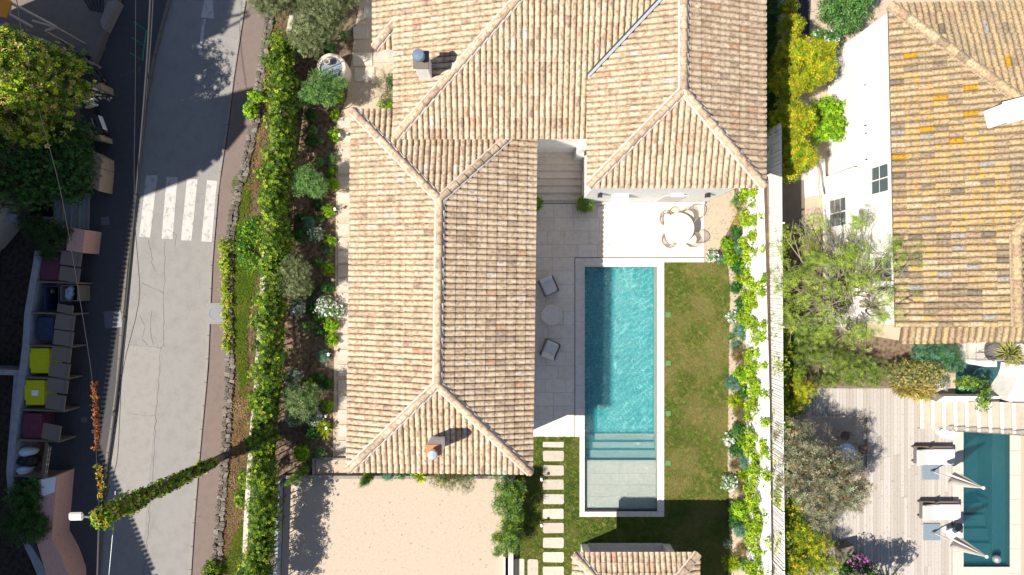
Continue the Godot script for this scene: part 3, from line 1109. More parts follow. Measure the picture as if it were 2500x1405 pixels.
	d = part("shutter", bx1(Vector3(4.25, 2.55, -3.52), Vector3(0.66, 0.04, 0.3), Basis(Vector3.RIGHT, 0.35)), M.plastic_white, t)
	for s in [-1, 1]:
		part("stay", bx1(Vector3(4.25 + 0.3 * s, 2.45, -3.58), Vector3(0.02, 0.02, 0.2)), M.black_metal, d)
	for q in [[1465, 472], [1728, 472], [1432, 345]]:
		var p := P(q[0], q[1], 2.9)
		p.z = -3.56 if q[1] > 400 else -5.2
		var l := part("wall_lantern", bx1(p, Vector3(0.16, 0.26, 0.16)), M.black_metal, t)
		part("bracket", bx1(p + Vector3(0, 0.17, -0.07), Vector3(0.04, 0.04, 0.16)), M.black_metal, l)
		part("glass", bx1(p + Vector3(0, -0.02, 0.002), Vector3(0.11, 0.16, 0.165)), M.pale_green, l)
	# chimneys and vents
	var c := P(1038, 172, 5.75)
	var ch := part("chimney", bx1(c + Vector3(0, 0.35, 0), Vector3(0.44, 1.5, 0.5), Basis(), 0.02), M.white, t)
	part("chimney_slab", bx1(c + Vector3(0, 1.13, -0.0), Vector3(0.54, 0.07, 0.6), Basis(), 0.02), M.concrete, ch)
	mb = MB.new()
	mb.lathe(c + Vector3(-0.03, 1.17, -0.02), [Vector2(0.11, 0), Vector2(0.11, 0.25), Vector2(0.2, 0.25), Vector2(0.2, 0.42), Vector2(0.17, 0.46), Vector2(0.0, 0.47)], 22)
	part("cowl", mb, M.zinc, ch)
	c = P(1068, 1082, 5.2)
	ch = part("chimney", bx1(c + Vector3(0, 0.4, 0), Vector3(0.5, 1.3, 0.4), Basis(), 0.02), M.white, t)
	part("chimney_slab", bx1(c + Vector3(0, 1.09, 0.02), Vector3(0.52, 0.09, 0.42), Basis(), 0.02), M.clay, ch)
	mb = MB.new()
	mb.lathe(c + Vector3(-0.02, 1.13, 0.08), [Vector2(0.1, 0), Vector2(0.1, 0.2), Vector2(0.17, 0.2), Vector2(0.17, 0.36), Vector2(0.14, 0.39), Vector2(0.0, 0.4)], 22)
	part("cowl", mb, M.steel, ch)
	for q in [[1700, 20, 6.5], [1727, -6, 6.4]]:
		c = P(q[0], q[1], q[2])
		mb = MB.new()
		mb.ball(c, Vector3(0.14, 0.2, 0.16), 10, 6)
		part("roof_vent", mb, M.tile0, t)
	lay(tiles, t, TILE, "tile")
	# the stairs between the wings
	var st := thing("stone_steps", P(1370, 480), "flight of pale stone steps climbing between two villa wings", "steps")
	var ys := [489, 471, 453, 435, 417, 400, 384, 364]
	for k in 8:
		var hh := 0.15 * (k + 1)
		var z0 := P(0, ys[k], hh).z
		var z1 := P(0, ys[k + 1], hh + 0.15).z - 0.04 if k < 7 else -5.62
		mb = MB.new()
		mb.bx(Vector3(1.84, hh - 0.11, (z0 + z1) * 0.5), Vector3(2.22, 0.22, z0 - z1), 0, 0.018)
		part("step", mb, M["paver%d" % (k % 2)], st)


func bx1(at: Vector3, size: Vector3, b := Basis(), bev := 0.006) -> MB:
	var mb := MB.new()
	mb.box(Transform3D(b, at), size, bev)
	return mb


func pool_house() -> void:
	var e0 := P(1401, 1352, 3.3)
	var t := thing("pool_house", P(1550, 1405), "small pool house with barrel tile roof at the foot of the lawn", "house")
	var tiles := []
	hip_roof(t, e0, Vector3(1, 0, 0), Vector3(0, 0, 1), 4.73, 5.2, tiles)
	var mb := MB.new()
	mb.prism(PackedVector2Array([Vector2(2.95, 10.98), Vector2(3.25, 10.98), Vector2(3.25, 11.35), Vector2(6.45, 11.35), Vector2(6.45, 10.98), Vector2(6.76, 10.98), Vector2(6.76, 15), Vector2(2.95, 15)]), -0.1, 3.28)
	part("wall", mb, M.render, t)
	mb = MB.new()
	mb.bx(Vector3(4.85, 0.03, 11.15), Vector3(3.2, 0.1, 0.4), 0, 0.01)
	part("threshold", mb, M.coping, t)
	lay(tiles, t, TILE, "tile")


# ---- the neighbour's white house
func neighbour() -> void:
	var t := thing("white_house", P(2300, 450), "white house with weathered lichen spotted tile roof behind the boundary wall", "house")
	var tiles := []
	var th := deg_to_rad(-1.3)
	var ud := Vector3(-sin(th), 0, cos(th))   # southwards along the west eave
	var vd := Vector3(cos(th), 0, sin(th))
	var nw := P(2172, 14, 5.2)
	var L := 11.42
	var r := slope("roof_slope", t, nw, ud, vd, [Vector2(0, 0), Vector2(L, 0), Vector2(L, 3.5), Vector2(L - 3.2, 3.5), Vector2(L - 4.4, 4.6), Vector2(L - 4.6, 6.2), Vector2(6.2, 6.2)], 0.3, tiles, pick_old, M.old_pan, 0.217, 0.43, 0.014)
	slope("roof_slope", t, nw, vd, ud, [Vector2(0, 0), Vector2(8, 0), Vector2(8, 6.2), Vector2(6.2, 6.2)], 0.3, tiles, pick_old, M.old_pan, 0.217, 0.43, 0.014)
	var keys := ["old0", "old1", "old5", "old7", "old2"]
	caps(r, nw, nw + (ud + vd) * 6.2 + Vector3.UP * 6.2 * 0.3, keys, M.old_mortar, 1.15)
	# ridge above the south half and the slope behind it
	var ra := nw + ud * L + vd * 3.5 + Vector3.UP * 1.05
	var rb := nw + ud * (L - 3.2) + vd * 3.5 + Vector3.UP * 1.05
	var rc := nw + ud * (L - 4.4) + vd * 4.6 + Vector3.UP * 1.38
	caps(r, ra, rb, keys, M.old_mortar, 1.2)
	caps(r, rb, rc, keys, M.old_mortar, 1.2)
	slope("roof_slope", t, ra + vd * 3.0 - Vector3.UP * 0.9, -ud, -vd, [Vector2(0, 0), Vector2(4.6, 0), Vector2(4.4, 1.9), Vector2(3.2, 3.0), Vector2(0, 3.0)], 0.3, tiles, pick_old, M.old_pan, 0.217, 0.43, 0.014)
	# the short skirt of tiles on the south side
	var sw := P(2200, 836, 4.85)
	slope("roof_slope", t, sw, vd, -ud, [Vector2(0, 0), Vector2(7, 0), Vector2(7, 0.62), Vector2(0, 0.62)], 0.3, tiles, pick_old, M.old_pan, 0.235, 0.55, 0.012)
	var wall := func(a: float, b: float, c: float, d: float) -> PackedVector2Array:
		var out := PackedVector2Array()
		var o := Vector3(nw.x, 0, nw.z)
		for q in [[a, b], [c, b], [c, d], [a, d]]:
			var p: Vector3 = o + ud * q[0] + vd * q[1]
			out.append(Vector2(p.x, p.z))
		return out
	var mb := MB.new()
	mb.prism(wall.call(0.12, 0.12, L - 0.06, 8.0), -0.3, 5.12)
	part("wall", mb, M.white, t)
	mb = MB.new()
	mb.prism(wall.call(5.3, -0.2, L + 0.2, 0.1), -0.3, 2.7)
	part("lower_wall", mb, M.white, t)
	# ledge between the storeys
	mb = MB.new()
	mb.prism(wall.call(0.9, 0.0, L + 0.2, 0.125), 2.66, 2.72, true)
	part("ledge", mb, M.cushion, t)
	# chimney block
	var c := P(2478, 268, 7.0)
	var ch := part("chimney", bx1(c + Vector3(0.2, -0.1, 0), Vector3(1.6, 1.0, 0.62), Basis(Vector3.UP, 0.25), 0.03), M.white, t)
	part("chimney_slab", bx1(c + Vector3(0.2, 0.43, 0), Vector3(1.7, 0.06, 0.72), Basis(Vector3.UP, 0.25), 0.02), M.white, ch)
	# windows: [z from, z to, height from, height to, lower wall?]
	for q in [[-4.52, -3.5, 3.5, 4.7, 0, 2], [-1.15, -0.2, 3.6, 4.8, 0, 2], [-4.2, -2.5, 0.7, 2.1, 1, 3]]:
		var zc: float = (q[0] + q[1]) * 0.5
		var x := nw.x + vd.x * (-0.2 if q[4] else 0.12) + (zc - nw.z) * ud.x
		var w: float = q[1] - q[0]
		var hh: float = q[3] - q[2]
		var yc: float = (q[2] + q[3]) * 0.5
		var b := Basis(Vector3.UP, -th)
		var win := part("window", bx1(Vector3(x - 0.005, yc, zc), Vector3(0.05, hh + 0.16, w + 0.16), b, 0.01), M.white, t)
		var nx: int = q[5]
		for i in nx:
			for j in 2 if nx == 2 else 3:
				var nj := 2 if nx == 2 else 3
				var cw := w / nx
				var chh := hh / nj
				part("pane", bx1(Vector3(x - 0.03, q[2] + chh * (j + 0.5), q[0] + cw * (i + 0.5)), Vector3(0.012, chh - 0.05, cw - 0.05), b, 0.0), M.glass, win)
		part("sill", bx1(Vector3(x - 0.06, q[2] - 0.1, zc), Vector3(0.16, 0.05, w + 0.24), b, 0.01), M.white, win)
	# closed shutters higher up the wall
	for q in [[-7.75, -6.2], [-5.9, -4.9]]:
		var zc: float = (q[0] + q[1]) * 0.5
		var x := nw.x + 0.12 + (zc - nw.z) * ud.x
		var sh := part("shutter", bx1(Vector3(x - 0.02, 3.9, zc), Vector3(0.05, 1.35, q[1] - q[0]), Basis(Vector3.UP, -th), 0.015), M.white, t)
		for e in [q[0], q[1]]:
			part("hinge", bx1(Vector3(x - 0.06, 3.25, e), Vector3(0.08, 0.05, 0.04)), M.black_metal, sh)
	# south porch wall under the skirt
	mb = MB.new()
	mb.prism(PackedVector2Array([Vector2(sw.x + 3.0, sw.z - 0.2), Vector2(sw.x + 8, sw.z - 0.2), Vector2(sw.x + 8, sw.z - 1), Vector2(sw.x + 3.0, sw.z - 1)]), -0.1, 4.8)
	part("porch_wall", mb, M.white, t)
	lay(tiles, t, OLD, "old")


func flat_rows(owner_: Node, called: String, x0: float, y0: float, x1: float, y1: float, row: float, lo: float, hi: float, h: float, th: float, keys: Array, gap := 0.28, bev := 0.003) -> void:
	var y := y0
	while y < y1 - 2.0:
		var ye := minf(y + row, y1)
		if y1 - ye < row * 0.35:
			ye = y1
		var x := x0
		while x < x1 - 1.0:
			var xe := minf(x + rng.randf_range(lo, hi), x1)
			if x1 - xe < lo * 0.5:
				xe = x1
			var a := P(x + gap, y + gap, 0)
			var b := P(xe - gap, ye - gap, 0)
			part(called, bx1(Vector3((a.x + b.x) * 0.5, h - th * 0.5 + rng.randf_range(-0.0015, 0.0015), (a.z + b.z) * 0.5), Vector3(b.x - a.x, th, b.z - a.z), Basis(), bev), M[keys[rng.randi() % keys.size()]], owner_)
			x = xe
		y = ye


func terrace_and_pool() -> void:
	var pv := ["paver0", "paver1", "paver2", "paver3"]
	var t := thing("terrace", P(1450, 560), "cream stone terrace between the villa and the pool", "terrace", "", "structure")
	var mb := MB.new()
	mb.prism(poly([1290, 488, 1722, 488, 1722, 640, 1404, 640, 1404, 1068, 1290, 1068]), -0.2, -0.012)
	part("bedding", mb, M.joint, t)
	flat_rows(t, "paver", 1292, 488, 1720, 497, 9, 60, 90, 0.0, 0.03, pv)
	flat_rows(t, "paver", 1292, 498, 1720, 629, 33, 38, 72, 0.0, 0.03, pv)
	flat_rows(t, "paver", 1292, 629, 1403, 1067, 33, 38, 72, 0.0, 0.03, pv)
	part("drain_slot", bx1(P(1403.5, 849, -0.002), Vector3(0.03, 0.02, px_r(440))), M.black_metal, t)
	part("drain_slot", bx1(P(1562, 629.3, -0.002), Vector3(px_r(316), 0.02, 0.03)), M.black_metal, t)
	part("drain_slot", bx1(P(1506, 497.5, -0.002), Vector3(px_r(428), 0.02, 0.028)), M.black_metal, t)
	# the pool: coping, basin, tiles, steps, water
	var p := thing("swimming_pool", P(1517, 950), "long turquoise swimming pool with wide pale shelf and stone coping", "pool")
	for q in [[1404, 630, 1428, 1068], [1415, 1068, 1428, 1250], [1605, 641, 1622, 1250]]:
		var y: float = q[1]
		while y < q[3] - 1:
			var ye := minf(y + 52, q[3])
			if q[3] - ye < 20:
				ye = q[3]
			var a := P(q[0] + 0.2, y + 0.2)
			var b := P(q[2] - 0.2 if q[2] < 1500 else q[2], ye - 0.2)
			part("coping_stone", bx1(Vector3((a.x + b.x) * 0.5, -0.02, (a.z + b.z) * 0.5), Vector3(b.x - a.x, 0.06, b.z - a.z), Basis(), 0.006), M.coping, p)
			y = ye
	for q in [[1428, 630, 1605, 652], [1605, 630, 1720, 641], [1415, 1250, 1622, 1263]]:
		var x: float = q[0]
		while x < q[2] - 1:
			var xe := minf(x + 58, q[2])
			if q[2] - xe < 20:
				xe = q[2]
			var a := P(x + 0.2, q[1] + 0.2)
			var b := P(xe - 0.2, q[3] - 0.2)
			part("coping_stone", bx1(Vector3((a.x + b.x) * 0.5, -0.02, (a.z + b.z) * 0.5), Vector3(b.x - a.x, 0.06, b.z - a.z), Basis(), 0.006), M.coping, p)
			x = xe
	var x0 := P(1428, 0).x
	var x1 := P(1605, 0).x
	var z0 := P(0, 652).z
	var z1 := P(0, 1250).z
	mb = MB.new()
	var dp := -1.0
	for q in [[x0, z0, x1, z0, 0, 1], [x0, z1, x1, z1, 0, -1], [x0, z0, x0, z1, 1, 0], [x1, z0, x1, z1, -1, 0]]:
		mb.quad(Vector3(q[0], dp, q[1]), Vector3(q[2], dp, q[3]), Vector3(q[2], -0.045, q[3]), Vector3(q[0], -0.045, q[1]), Vector3(q[4], 0, q[5]))
	mb.quad(Vector3(x0, dp, z0), Vector3(x1, dp, z0), Vector3(x1, dp, z1), Vector3(x0, dp, z1), Vector3.UP)
	part("basin", mb, M.pool_tile1, p)
	var zs := P(0, 1066).z
	flat_rows(p, "floor_tile", 1428, 652, 1605, 1072, 34, 40, 74, dp + 0.03, 0.03, ["deep_tile0", "deep_tile1", "deep_tile2", "deep_tile3"], 0.2)
	# three underwater steps up to the shelf
	var zz := [1069, 1088, 1106, 1127]
	for k in 4:
		var y := [-0.78, -0.6, -0.42, -0.2]
		var za := P(0, zz[k]).z
		var zb := P(0, zz[k + 1]).z + 0.05 if k < 3 else z1
		var s := part("shelf" if k == 3 else "pool_step", bx1(Vector3((x0 + x1) * 0.5, (y[k] + dp) * 0.5, (za + zb) * 0.5), Vector3(x1 - x0 - 0.01, y[k] - dp, zb - za - 0.004), Basis(), 0.01), M["pool_tile%d" % (k % 2)], p)
		if k == 3:
			flat_rows(s, "floor_tile", 1429, 1130, 1604, 1246, 29, 60, 110, y[3] + 0.012, 0.02, ["pool_tile1", "pool_tile3", "pool_tile1", "pool_tile0"], 0.15)
		else:
			part("nosing", bx1(Vector3((x0 + x1) * 0.5, y[k] - 0.08, za - 0.006), Vector3(x1 - x0 - 0.02, 0.16, 0.02)), M.riser, s)
	part("cover_slot", bx1(P(1516, 1247, -0.05), Vector3(x1 - x0 - 0.02, 0.03, 0.08)), M.black_metal, p)
	var layer := func(called: String, za: float, zb: float, y: float, m: Material) -> void:
		var w := MB.new()
		w.quad(Vector3(x0 + 0.002, y, za), Vector3(x1 - 0.002, y, za), Vector3(x1 - 0.002, y, zb), Vector3(x0 + 0.002, y, zb), Vector3.UP)
		part(called, w, m, p)
	layer.call("water", z0 + 0.002, z1 - 0.002, -0.1, M.water)
	layer.call("water_below", z0 + 0.002, P(0, 1068).z, -0.7, M.pool_depth)
	layer.call("water_below", z0 + 0.002, P(0, 1068).z, -0.78, M.pool_water)
	layer.call("water_below", P(0, 1068.2).z, P(0, 1126).z, -0.36, M.step_water)
	part("drain", bx1(P(1506, 872, dp + 0.035), Vector3(0.16, 0.02, 0.16)), M.black_metal, p)


func tuft_field(called: String, polys: Array, count: int, y: float, pal: Array, label: String, key := "turf", size := 1.0, patch := "") -> void:
	var buf := PackedFloat32Array()
	var made := 0
	var boxes := []
	for pg in polys:
		var lo := Vector2(1e9, 1e9)
		var hi := -lo
		for q in pg:
			lo = lo.min(q)
			hi = hi.max(q)
		boxes.append([pg, lo, hi, (hi.x - lo.x) * (hi.y - lo.y)])
	var tot := 0.0
	for b in boxes:
		tot += b[3]
	var fn := FastNoiseLite.new()
	fn.seed = 31
	fn.frequency = 0.5
	for b in boxes:
		for k in int(count * b[3] / tot):
			var q := Vector2(rng.randf_range(b[1].x, b[2].x), rng.randf_range(b[1].y, b[2].y))
			if not Geometry2D.is_point_in_polygon(q, b[0]):
				continue
			if patch and fn.get_noise_2dv(q * 2.5) < 0.12:
				continue
			var v := fn.get_noise_2dv(q) + rng.randf_range(-0.25, 0.25)
			var c: Color = pal[0] if v < -0.1 else pal[1] if v < 0.2 else pal[2]
			var tone := rng.randf_range(0.75, 1.25)
			var bs := Basis(Vector3.UP, rng.randf() * TAU).scaled(Vector3.ONE * size * rng.randf_range(0.6, 1.3))
			buf.append_array([bs.x.x, bs.y.x, bs.z.x, q.x, bs.x.y, bs.y.y, bs.z.y, y, bs.x.z, bs.y.z, bs.z.z, q.y, c.r * tone, c.g * tone, c.b * tone, 1.0])
			made += 1
	var o := mass(called, self, leafmesh[key], leaf_mat(), buf, made)
	tag(o, label, "grass", "", "stuff")


func lawn() -> void:
	var right := poly([1622, 641, 1776, 641, 1783, 700, 1780, 860, 1778, 1000, 1776, 1120, 1780, 1240, 1782, 1405, 1783, 1500, 1622, 1500])
	var mid := poly([1415, 1263, 1622, 1263, 1622, 1500, 1415, 1500])
	var left := poly([1258, 1068, 1415, 1068, 1415, 1500, 1258, 1500])
	var mb := MB.new()
	for pg in [right, mid, left]:
		mb.sheet(pg, -0.012)
	solo("lawn", mb, M.turf, P(1700, 1000, -0.012), "mown lawn round the pool, green with dry brown patches", "lawn", "", "structure")
	tuft_field("grass", [right], 26000, -0.014, [Color(0.1, 0.145, 0.022), Color(0.17, 0.18, 0.042), Color(0.25, 0.215, 0.08)], "short patchy grass of the lawn right of the pool")
	tuft_field("grass", [mid, left], 24000, -0.014, [Color(0.065, 0.12, 0.014), Color(0.1, 0.155, 0.018), Color(0.14, 0.165, 0.035)], "greener short grass around the stepping stones")
	var names_ := ["first", "second", "third", "fourth", "fifth", "sixth", "seventh", "eighth", "ninth", "tenth"]
	var k := 0
	for y in [1086, 1114, 1149, 1184, 1219, 1255, 1290, 1326, 1361, 1396]:
		var hh := 13.0 if k == 0 else 25.0
		slab_stone(P(1351, y), px_r(51), px_r(hh), "cream stepping stone in the lawn, %s from the terrace" % names_[k], "stepping stones across the lawn")
		k += 1
	slab_stone(P(1268, 1388), px_r(25), px_r(46), "upright stepping stone nearest the gravel court corner", "stepping stones turning to the court")
	slab_stone(P(1301, 1389), px_r(25), px_r(46), "upright stepping stone between court corner and stepping path", "stepping stones turning to the court")
	k = 0
	for y in [769, 887, 1010, 1131]:
		var p := P(1632, y)
		var t := thing("irrigation_box", p, "green square irrigation lid in the lawn, %s from the terrace end" % names_[k], "irrigation box", "irrigation lids beside the pool")
		part("rim", bx1(p, Vector3(0.23, 0.03, 0.23), Basis(), 0.006), M.hatch_green, t)
		part("lid", bx1(p + Vector3(0, 0.012, 0), Vector3(0.21, 0.03, 0.21), Basis(), 0.005), M.hatch_green, t)
		k += 1


func slab_stone(p: Vector3, w: float, d: float, label: String, group: String) -> void:
	var mb := MB.new()
	var pg := PackedVector2Array()
	var r := minf(w, d) * 0.16
	for c in [[1, 1], [-1, 1], [-1, -1], [1, -1]]:
		for k in 4:
			var a := TAU * (0.0 if c[0] > 0 and c[1] > 0 else 0.25 if c[1] > 0 else 0.5 if c[0] < 0 else 0.75) + k * PI / 6.0
			pg.append(Vector2(p.x + c[0] * (w * 0.5 - r) + cos(a) * r + rng.randf_range(-0.012, 0.012), p.z + c[1] * (d * 0.5 - r) + sin(a) * r + rng.randf_range(-0.012, 0.012)))
	mb.prism(pg, -0.05, 0.02 + rng.randf_range(0, 0.008))
	solo("stepping_stone", mb, M["slab%d" % (rng.randi() % 4)], p, label, "stepping stone", group)


func walls_between() -> void:
	# rubble wall between pavement and bank
	var mb := MB.new()
	band(mb, STONE, 17, -0.45, COPE, 1, -0.42)
	solo("earth_bank", mb, M.bank, P(600, 800, -0.45), "bare brown earth bank between rubble wall and garden wall", "earth bank", "", "structure")
	var t := thing("rubble_wall", P(553, 800, WALK), "low rough rubble stone wall along the pavement", "wall")
	mb = MB.new()
	band(mb, STONE, 2, -0.42, STONE, 18, -0.42)
	band(mb, STONE, 2, WALK - 0.1, STONE, 2, -0.42)
	part("core", mb, M.rubble1, t)
	var rocks := []
	for k in 4:
		var r := RandomNumberGenerator.new()
		r.seed = 50 + k
		mb = MB.new()
		var pts := {}
		for i in 8:
			var s := Vector3(1 if i & 1 else -1, 1 if i & 2 else -1, 1 if i & 4 else -1)
			pts[i] = s * Vector3(r.randf_range(0.36, 0.5), r.randf_range(0.36, 0.5), r.randf_range(0.36, 0.5))
		for f in [[0, 1, 3, 2, Vector3(0, 0, -1)], [4, 5, 7, 6, Vector3(0, 0, 1)], [0, 1, 5, 4, Vector3(0, -1, 0)], [2, 3, 7, 6, Vector3(0, 1, 0)], [0, 2, 6, 4, Vector3(-1, 0, 0)], [1, 3, 7, 5, Vector3(1, 0, 0)]]:
			var c: Vector3 = (pts[f[0]] + pts[f[1]] + pts[f[2]] + pts[f[3]]) * 0.25 * 1.22
			for j in 4:
				mb.tri(pts[f[j]], pts[f[(j + 1) % 4]], c, f[4])
		rocks.append(mb.commit())
	var y := -10.0
	var n := 0
	while y < 1420.0 and n < 290:
		for row in 2:
			var len_ := rng.randf_range(0.16, 0.3)
			var p := P(xat(STONE, y) + 3.0 + row * 10.0 + rng.randf_range(-2, 2), y + row * 5.0, -0.42)
			var bs := Basis(Vector3.UP, rng.randf_range(-0.5, 0.5)) * Basis(Vector3(1, 0, 0.3).normalized(), rng.randf_range(-0.2, 0.2))
			bs = bs * Basis.from_scale(Vector3(rng.randf_range(0.17, 0.27), rng.randf_range(0.14, 0.3), len_))
			piece("stone", rocks[n % 4], M["rubble%d" % (rng.randi() % 4)], t, Transform3D(bs, p))
			n += 1
		y += 12.0
	# garden wall with its pale caps
	t = thing("garden_wall", P(640, 700), "long cream garden wall with pale cap stones behind the hedge", "wall")
	y = -120.0
	while y < 1520.0:
		var a := P(xat(COPE, y) + 5.5, y, 0.9)
		var b := P(xat(COPE, y + 48) + 5.5, y + 48, 0.9)
		var d := b - a
		var yaw := atan2(d.x, d.z)
		part("cap_stone", bx1((a + b) * 0.5, Vector3(0.21, 0.07, d.length() - 0.008), Basis(Vector3.UP, yaw), 0.012), M.wall_cap, t)
		part("wall_section", bx1((a + b) * 0.5 - Vector3(0, 0.785, 0), Vector3(0.15, 1.5, d.length() + 0.002), Basis(Vector3.UP, yaw), 0.0), M.render, t)
		y += 48.0
	# east wall of the villa, the narrow brown strip behind it, and the neighbour's reed screen
	var EW := [1804, 440, 1818, 950, 1823, 1400]
	t = thing("boundary_wall", P(1815, 900), "white rendered boundary wall of the villa under bright ivy", "wall")
	y = 456.0
	while y < 1520.0:
		var ye := minf(y + 90.0, 1520.0)
		var a := P(xat(EW, y) + 6, y)
		var b := P(xat(EW, ye) + 6, ye)
		var d := b - a
		var bs := Basis(Vector3.UP, atan2(d.x, d.z))
		part("wall_section", bx1((a + b) * 0.5 + Vector3(0, 1.05, 0), Vector3(0.2, 2.2, d.length() + 0.002), bs, 0.0), M.white, t)
		part("cap_stone", bx1((a + b) * 0.5 + Vector3(0.03, 2.18, 0), Vector3(0.28, 0.06, d.length() - 0.006), bs, 0.01), M.white, t)
		y = ye
	var mb2 := MB.new()
	y = 456.0
	while y < 1520.0:
		var ye := minf(y + 60.0, 1520.0)
		var q := [P(xat(EW, y) + 12.5, y), P(xat(EW, y) + 34, y), P(xat(EW, ye) + 34, ye), P(xat(EW, ye) + 12.5, ye)]
		for k in 4:
			q[k].y = 1.75
		mb2.quad(q[0], q[1], q[2], q[3], Vector3.UP)
		y = ye
	solo("passage_floor", mb2, M.tan_wall, P(1830, 900, 1.75), "narrow brown earth filled gap between the two boundary walls", "gap", "", "structure")
	t = thing("reed_screen", P(1850, 900), "white reed screen fence on the neighbour side of the boundary", "fence")
	var NW := [1842, 340, 1846, 950, 1850, 1400]
	var back := MB.new()
	var reeds := MB.new()
	y = 340.0
	while y < 1520.0:
		var a := P(xat(NW, y), y)
		var b := P(xat(NW, y + 40), y + 40)
		var d := b - a
		back.box(Transform3D(Basis(Vector3.UP, atan2(d.x, d.z)), (a + b) * 0.5 + Vector3(0.05, 1.42, 0)), Vector3(0.05, 2.9, d.length() + 0.002))
		var m := 15
		for k in m:
			var p := a.lerp(b, (k + 0.5) / m)
			var hh := 2.92 + rng.randf_range(-0.05, 0.03)
			var lean := rng.randf_range(-0.03, 0.03)
			reeds.box(Transform3D(Basis(Vector3.RIGHT, lean), p + Vector3(0, hh * 0.5, 0)), Vector3(0.03, hh, 0.034 + rng.randf_range(-0.006, 0.006)), 0.008)
		y += 40.0
	part("backing", back, M.cushion_light, t)
	part("reed", reeds, M.white, t, "stuff")
	for y2 in [560, 790, 1000, 1090, 1200, 1330]:
		part("post", bx1(P(1852, y2, 0) + Vector3(-0.06, 1.48, 0), Vector3(0.1, 2.95, 0.06)), M.white, t)


func court() -> void:
	var mb := MB.new()
	mb.sheet(poly([694, 1166, 1238, 1166, 1230, 1540, 682, 1540]), 0.0)
	solo("gravel_court", mb, M.court_gravel, P(960, 1300), "pale raked gravel court south of the villa", "court", "", "structure")
	mb = MB.new()
	mb.sheet(poly([770, 1122, 1262, 1122, 1262, 1158, 770, 1158]), -0.015)
	mb.sheet(poly([905, -150, 968, -150, 968, 270, 868, 270, 853, 1122, 812, 1122, 822, 300, 846, 240, 868, 60]), -0.015)
	mb.sheet(poly([1722, 440, 1790, 440, 1800, 520, 1760, 600, 1745, 640, 1722, 640]), -0.015)
	solo("gravel_strip", mb, M.gravel, P(840, 600), "sandy gravel strips along the villa walls", "gravel", "", "structure")
	var t := thing("court_edging", P(960, 1166), "grey concrete edging walls round the gravel court", "edging")
	for q in [[688, 1400, 0.09, 10.2, 0.55, 679.0, 688.0]]:
		mb = MB.new()
		mb.prism(poly([683, 1164, 692, 1164, 681, 1540, 672, 1540]), -0.2, 0.5)
		part("side_wall", mb, M.grey_wall, t)
	var x := 692.0
	while x < 1255.0:
		var xe := minf(x + 62, 1258.0)
		var a := P(x, 1163)
		var b := P(xe, 1163)
		part("kerb_stone", bx1(Vector3((a.x + b.x) * 0.5, 0.05, a.z), Vector3(b.x - a.x - 0.008, 0.36, 0.13), Basis(), 0.01), M.kerb, t)
		x = xe
	for q in [[1229, 1352, 1234, 1540], [1241, 1166, 1253, 1540]]:
		mb = MB.new()
		mb.prism(poly([q[0], q[1], q[2], q[1], q[2], q[3], q[0], q[3]]), -0.1, 0.42)
		part("planter_wall", mb, M.coping, t)
	mb = MB.new()
	mb.prism(poly([1234.3, 1170, 1240.7, 1170, 1240.7, 1540, 1234.3, 1540]), -0.1, 0.1)
	part("planter_soil", mb, M.dark_floor, t)
	for q in [[764, 1118, 769, 1160], [769, 1117, 850, 1121]]:
		mb = MB.new()
		mb.prism(poly([q[0], q[1], q[2], q[1], q[2], q[3], q[0], q[3]]), -0.1, 0.16)
		part("kerb_stone", mb, M.kerb, t)


# ---- the shaded side of the street
func bin(kind: String, cx: float, cy: float, w: float, d: float, label: String) -> void:
	var p := P(cx, cy, -0.1)
	p.y = WALK
	var ww := px_r(w, -0.1)
	var dd := px_r(d, -0.1)
	var t := thing("wheeled_bin", p, label, "bin", "bins in the shelters")
	var m: Material = M[kind]
	var mb := MB.new()
	mb.prism(PackedVector2Array([Vector2(p.x - ww * 0.46, p.z - dd * 0.46), Vector2(p.x + ww * 0.46, p.z - dd * 0.46), Vector2(p.x + ww * 0.46, p.z + dd * 0.46), Vector2(p.x - ww * 0.46, p.z + dd * 0.46)]), WALK + 0.06, -0.16)
	part("body", mb, m, t)
	var lid := part("lid", bx1(Vector3(p.x, -0.12, p.z), Vector3(ww, 0.08, dd), Basis(Vector3.BACK, 0.04), 0.03), m, t)
	part("handle", bx1(Vector3(p.x - ww * 0.5, -0.1, p.z), Vector3(0.06, 0.05, dd * 0.6), Basis(), 0.015), m, lid)
	part("rib", bx1(Vector3(p.x + ww * 0.12, -0.07, p.z + dd * 0.05), Vector3(ww * 0.45, 0.03, dd * 0.3), Basis(), 0.01), m, lid)
	for s in [-1, 1]:
		mb = MB.new()
		mb.tube([Vector3(p.x - ww * 0.36, WALK + 0.09, p.z + s * dd * 0.42 - 0.03), Vector3(p.x - ww * 0.36, WALK + 0.09, p.z + s * dd * 0.42 + 0.03)], [0.09], 12)
		part("wheel", mb, M.black_metal, t)


func open_crate(called: String, px0: float, py0: float, px1: float, py1: float, m: Material, label: String) -> Node3D:
	var a := P(px0, py0, -0.1)
	var b := P(px1, py1, -0.1)
	var t := thing(called, Vector3((a.x + b.x) * 0.5, WALK, (a.z + b.z) * 0.5), label, "bin")
	for q in [[a.x, (a.z + b.z) * 0.5, 0.04, b.z - a.z], [b.x, (a.z + b.z) * 0.5, 0.04, b.z - a.z], [(a.x + b.x) * 0.5, a.z, b.x - a.x - 0.05, 0.04], [(a.x + b.x) * 0.5, b.z, b.x - a.x - 0.05, 0.04]]:
		part("side_panel", bx1(Vector3(q[0], -0.55, q[1]), Vector3(q[2], 0.9, q[3]), Basis(), 0.01), m, t)
	part("bottom", bx1(Vector3((a.x + b.x) * 0.5, -0.98, (a.z + b.z) * 0.5), Vector3(b.x - a.x - 0.06, 0.03, b.z - a.z - 0.06)), M.dark_floor, t)
	return t


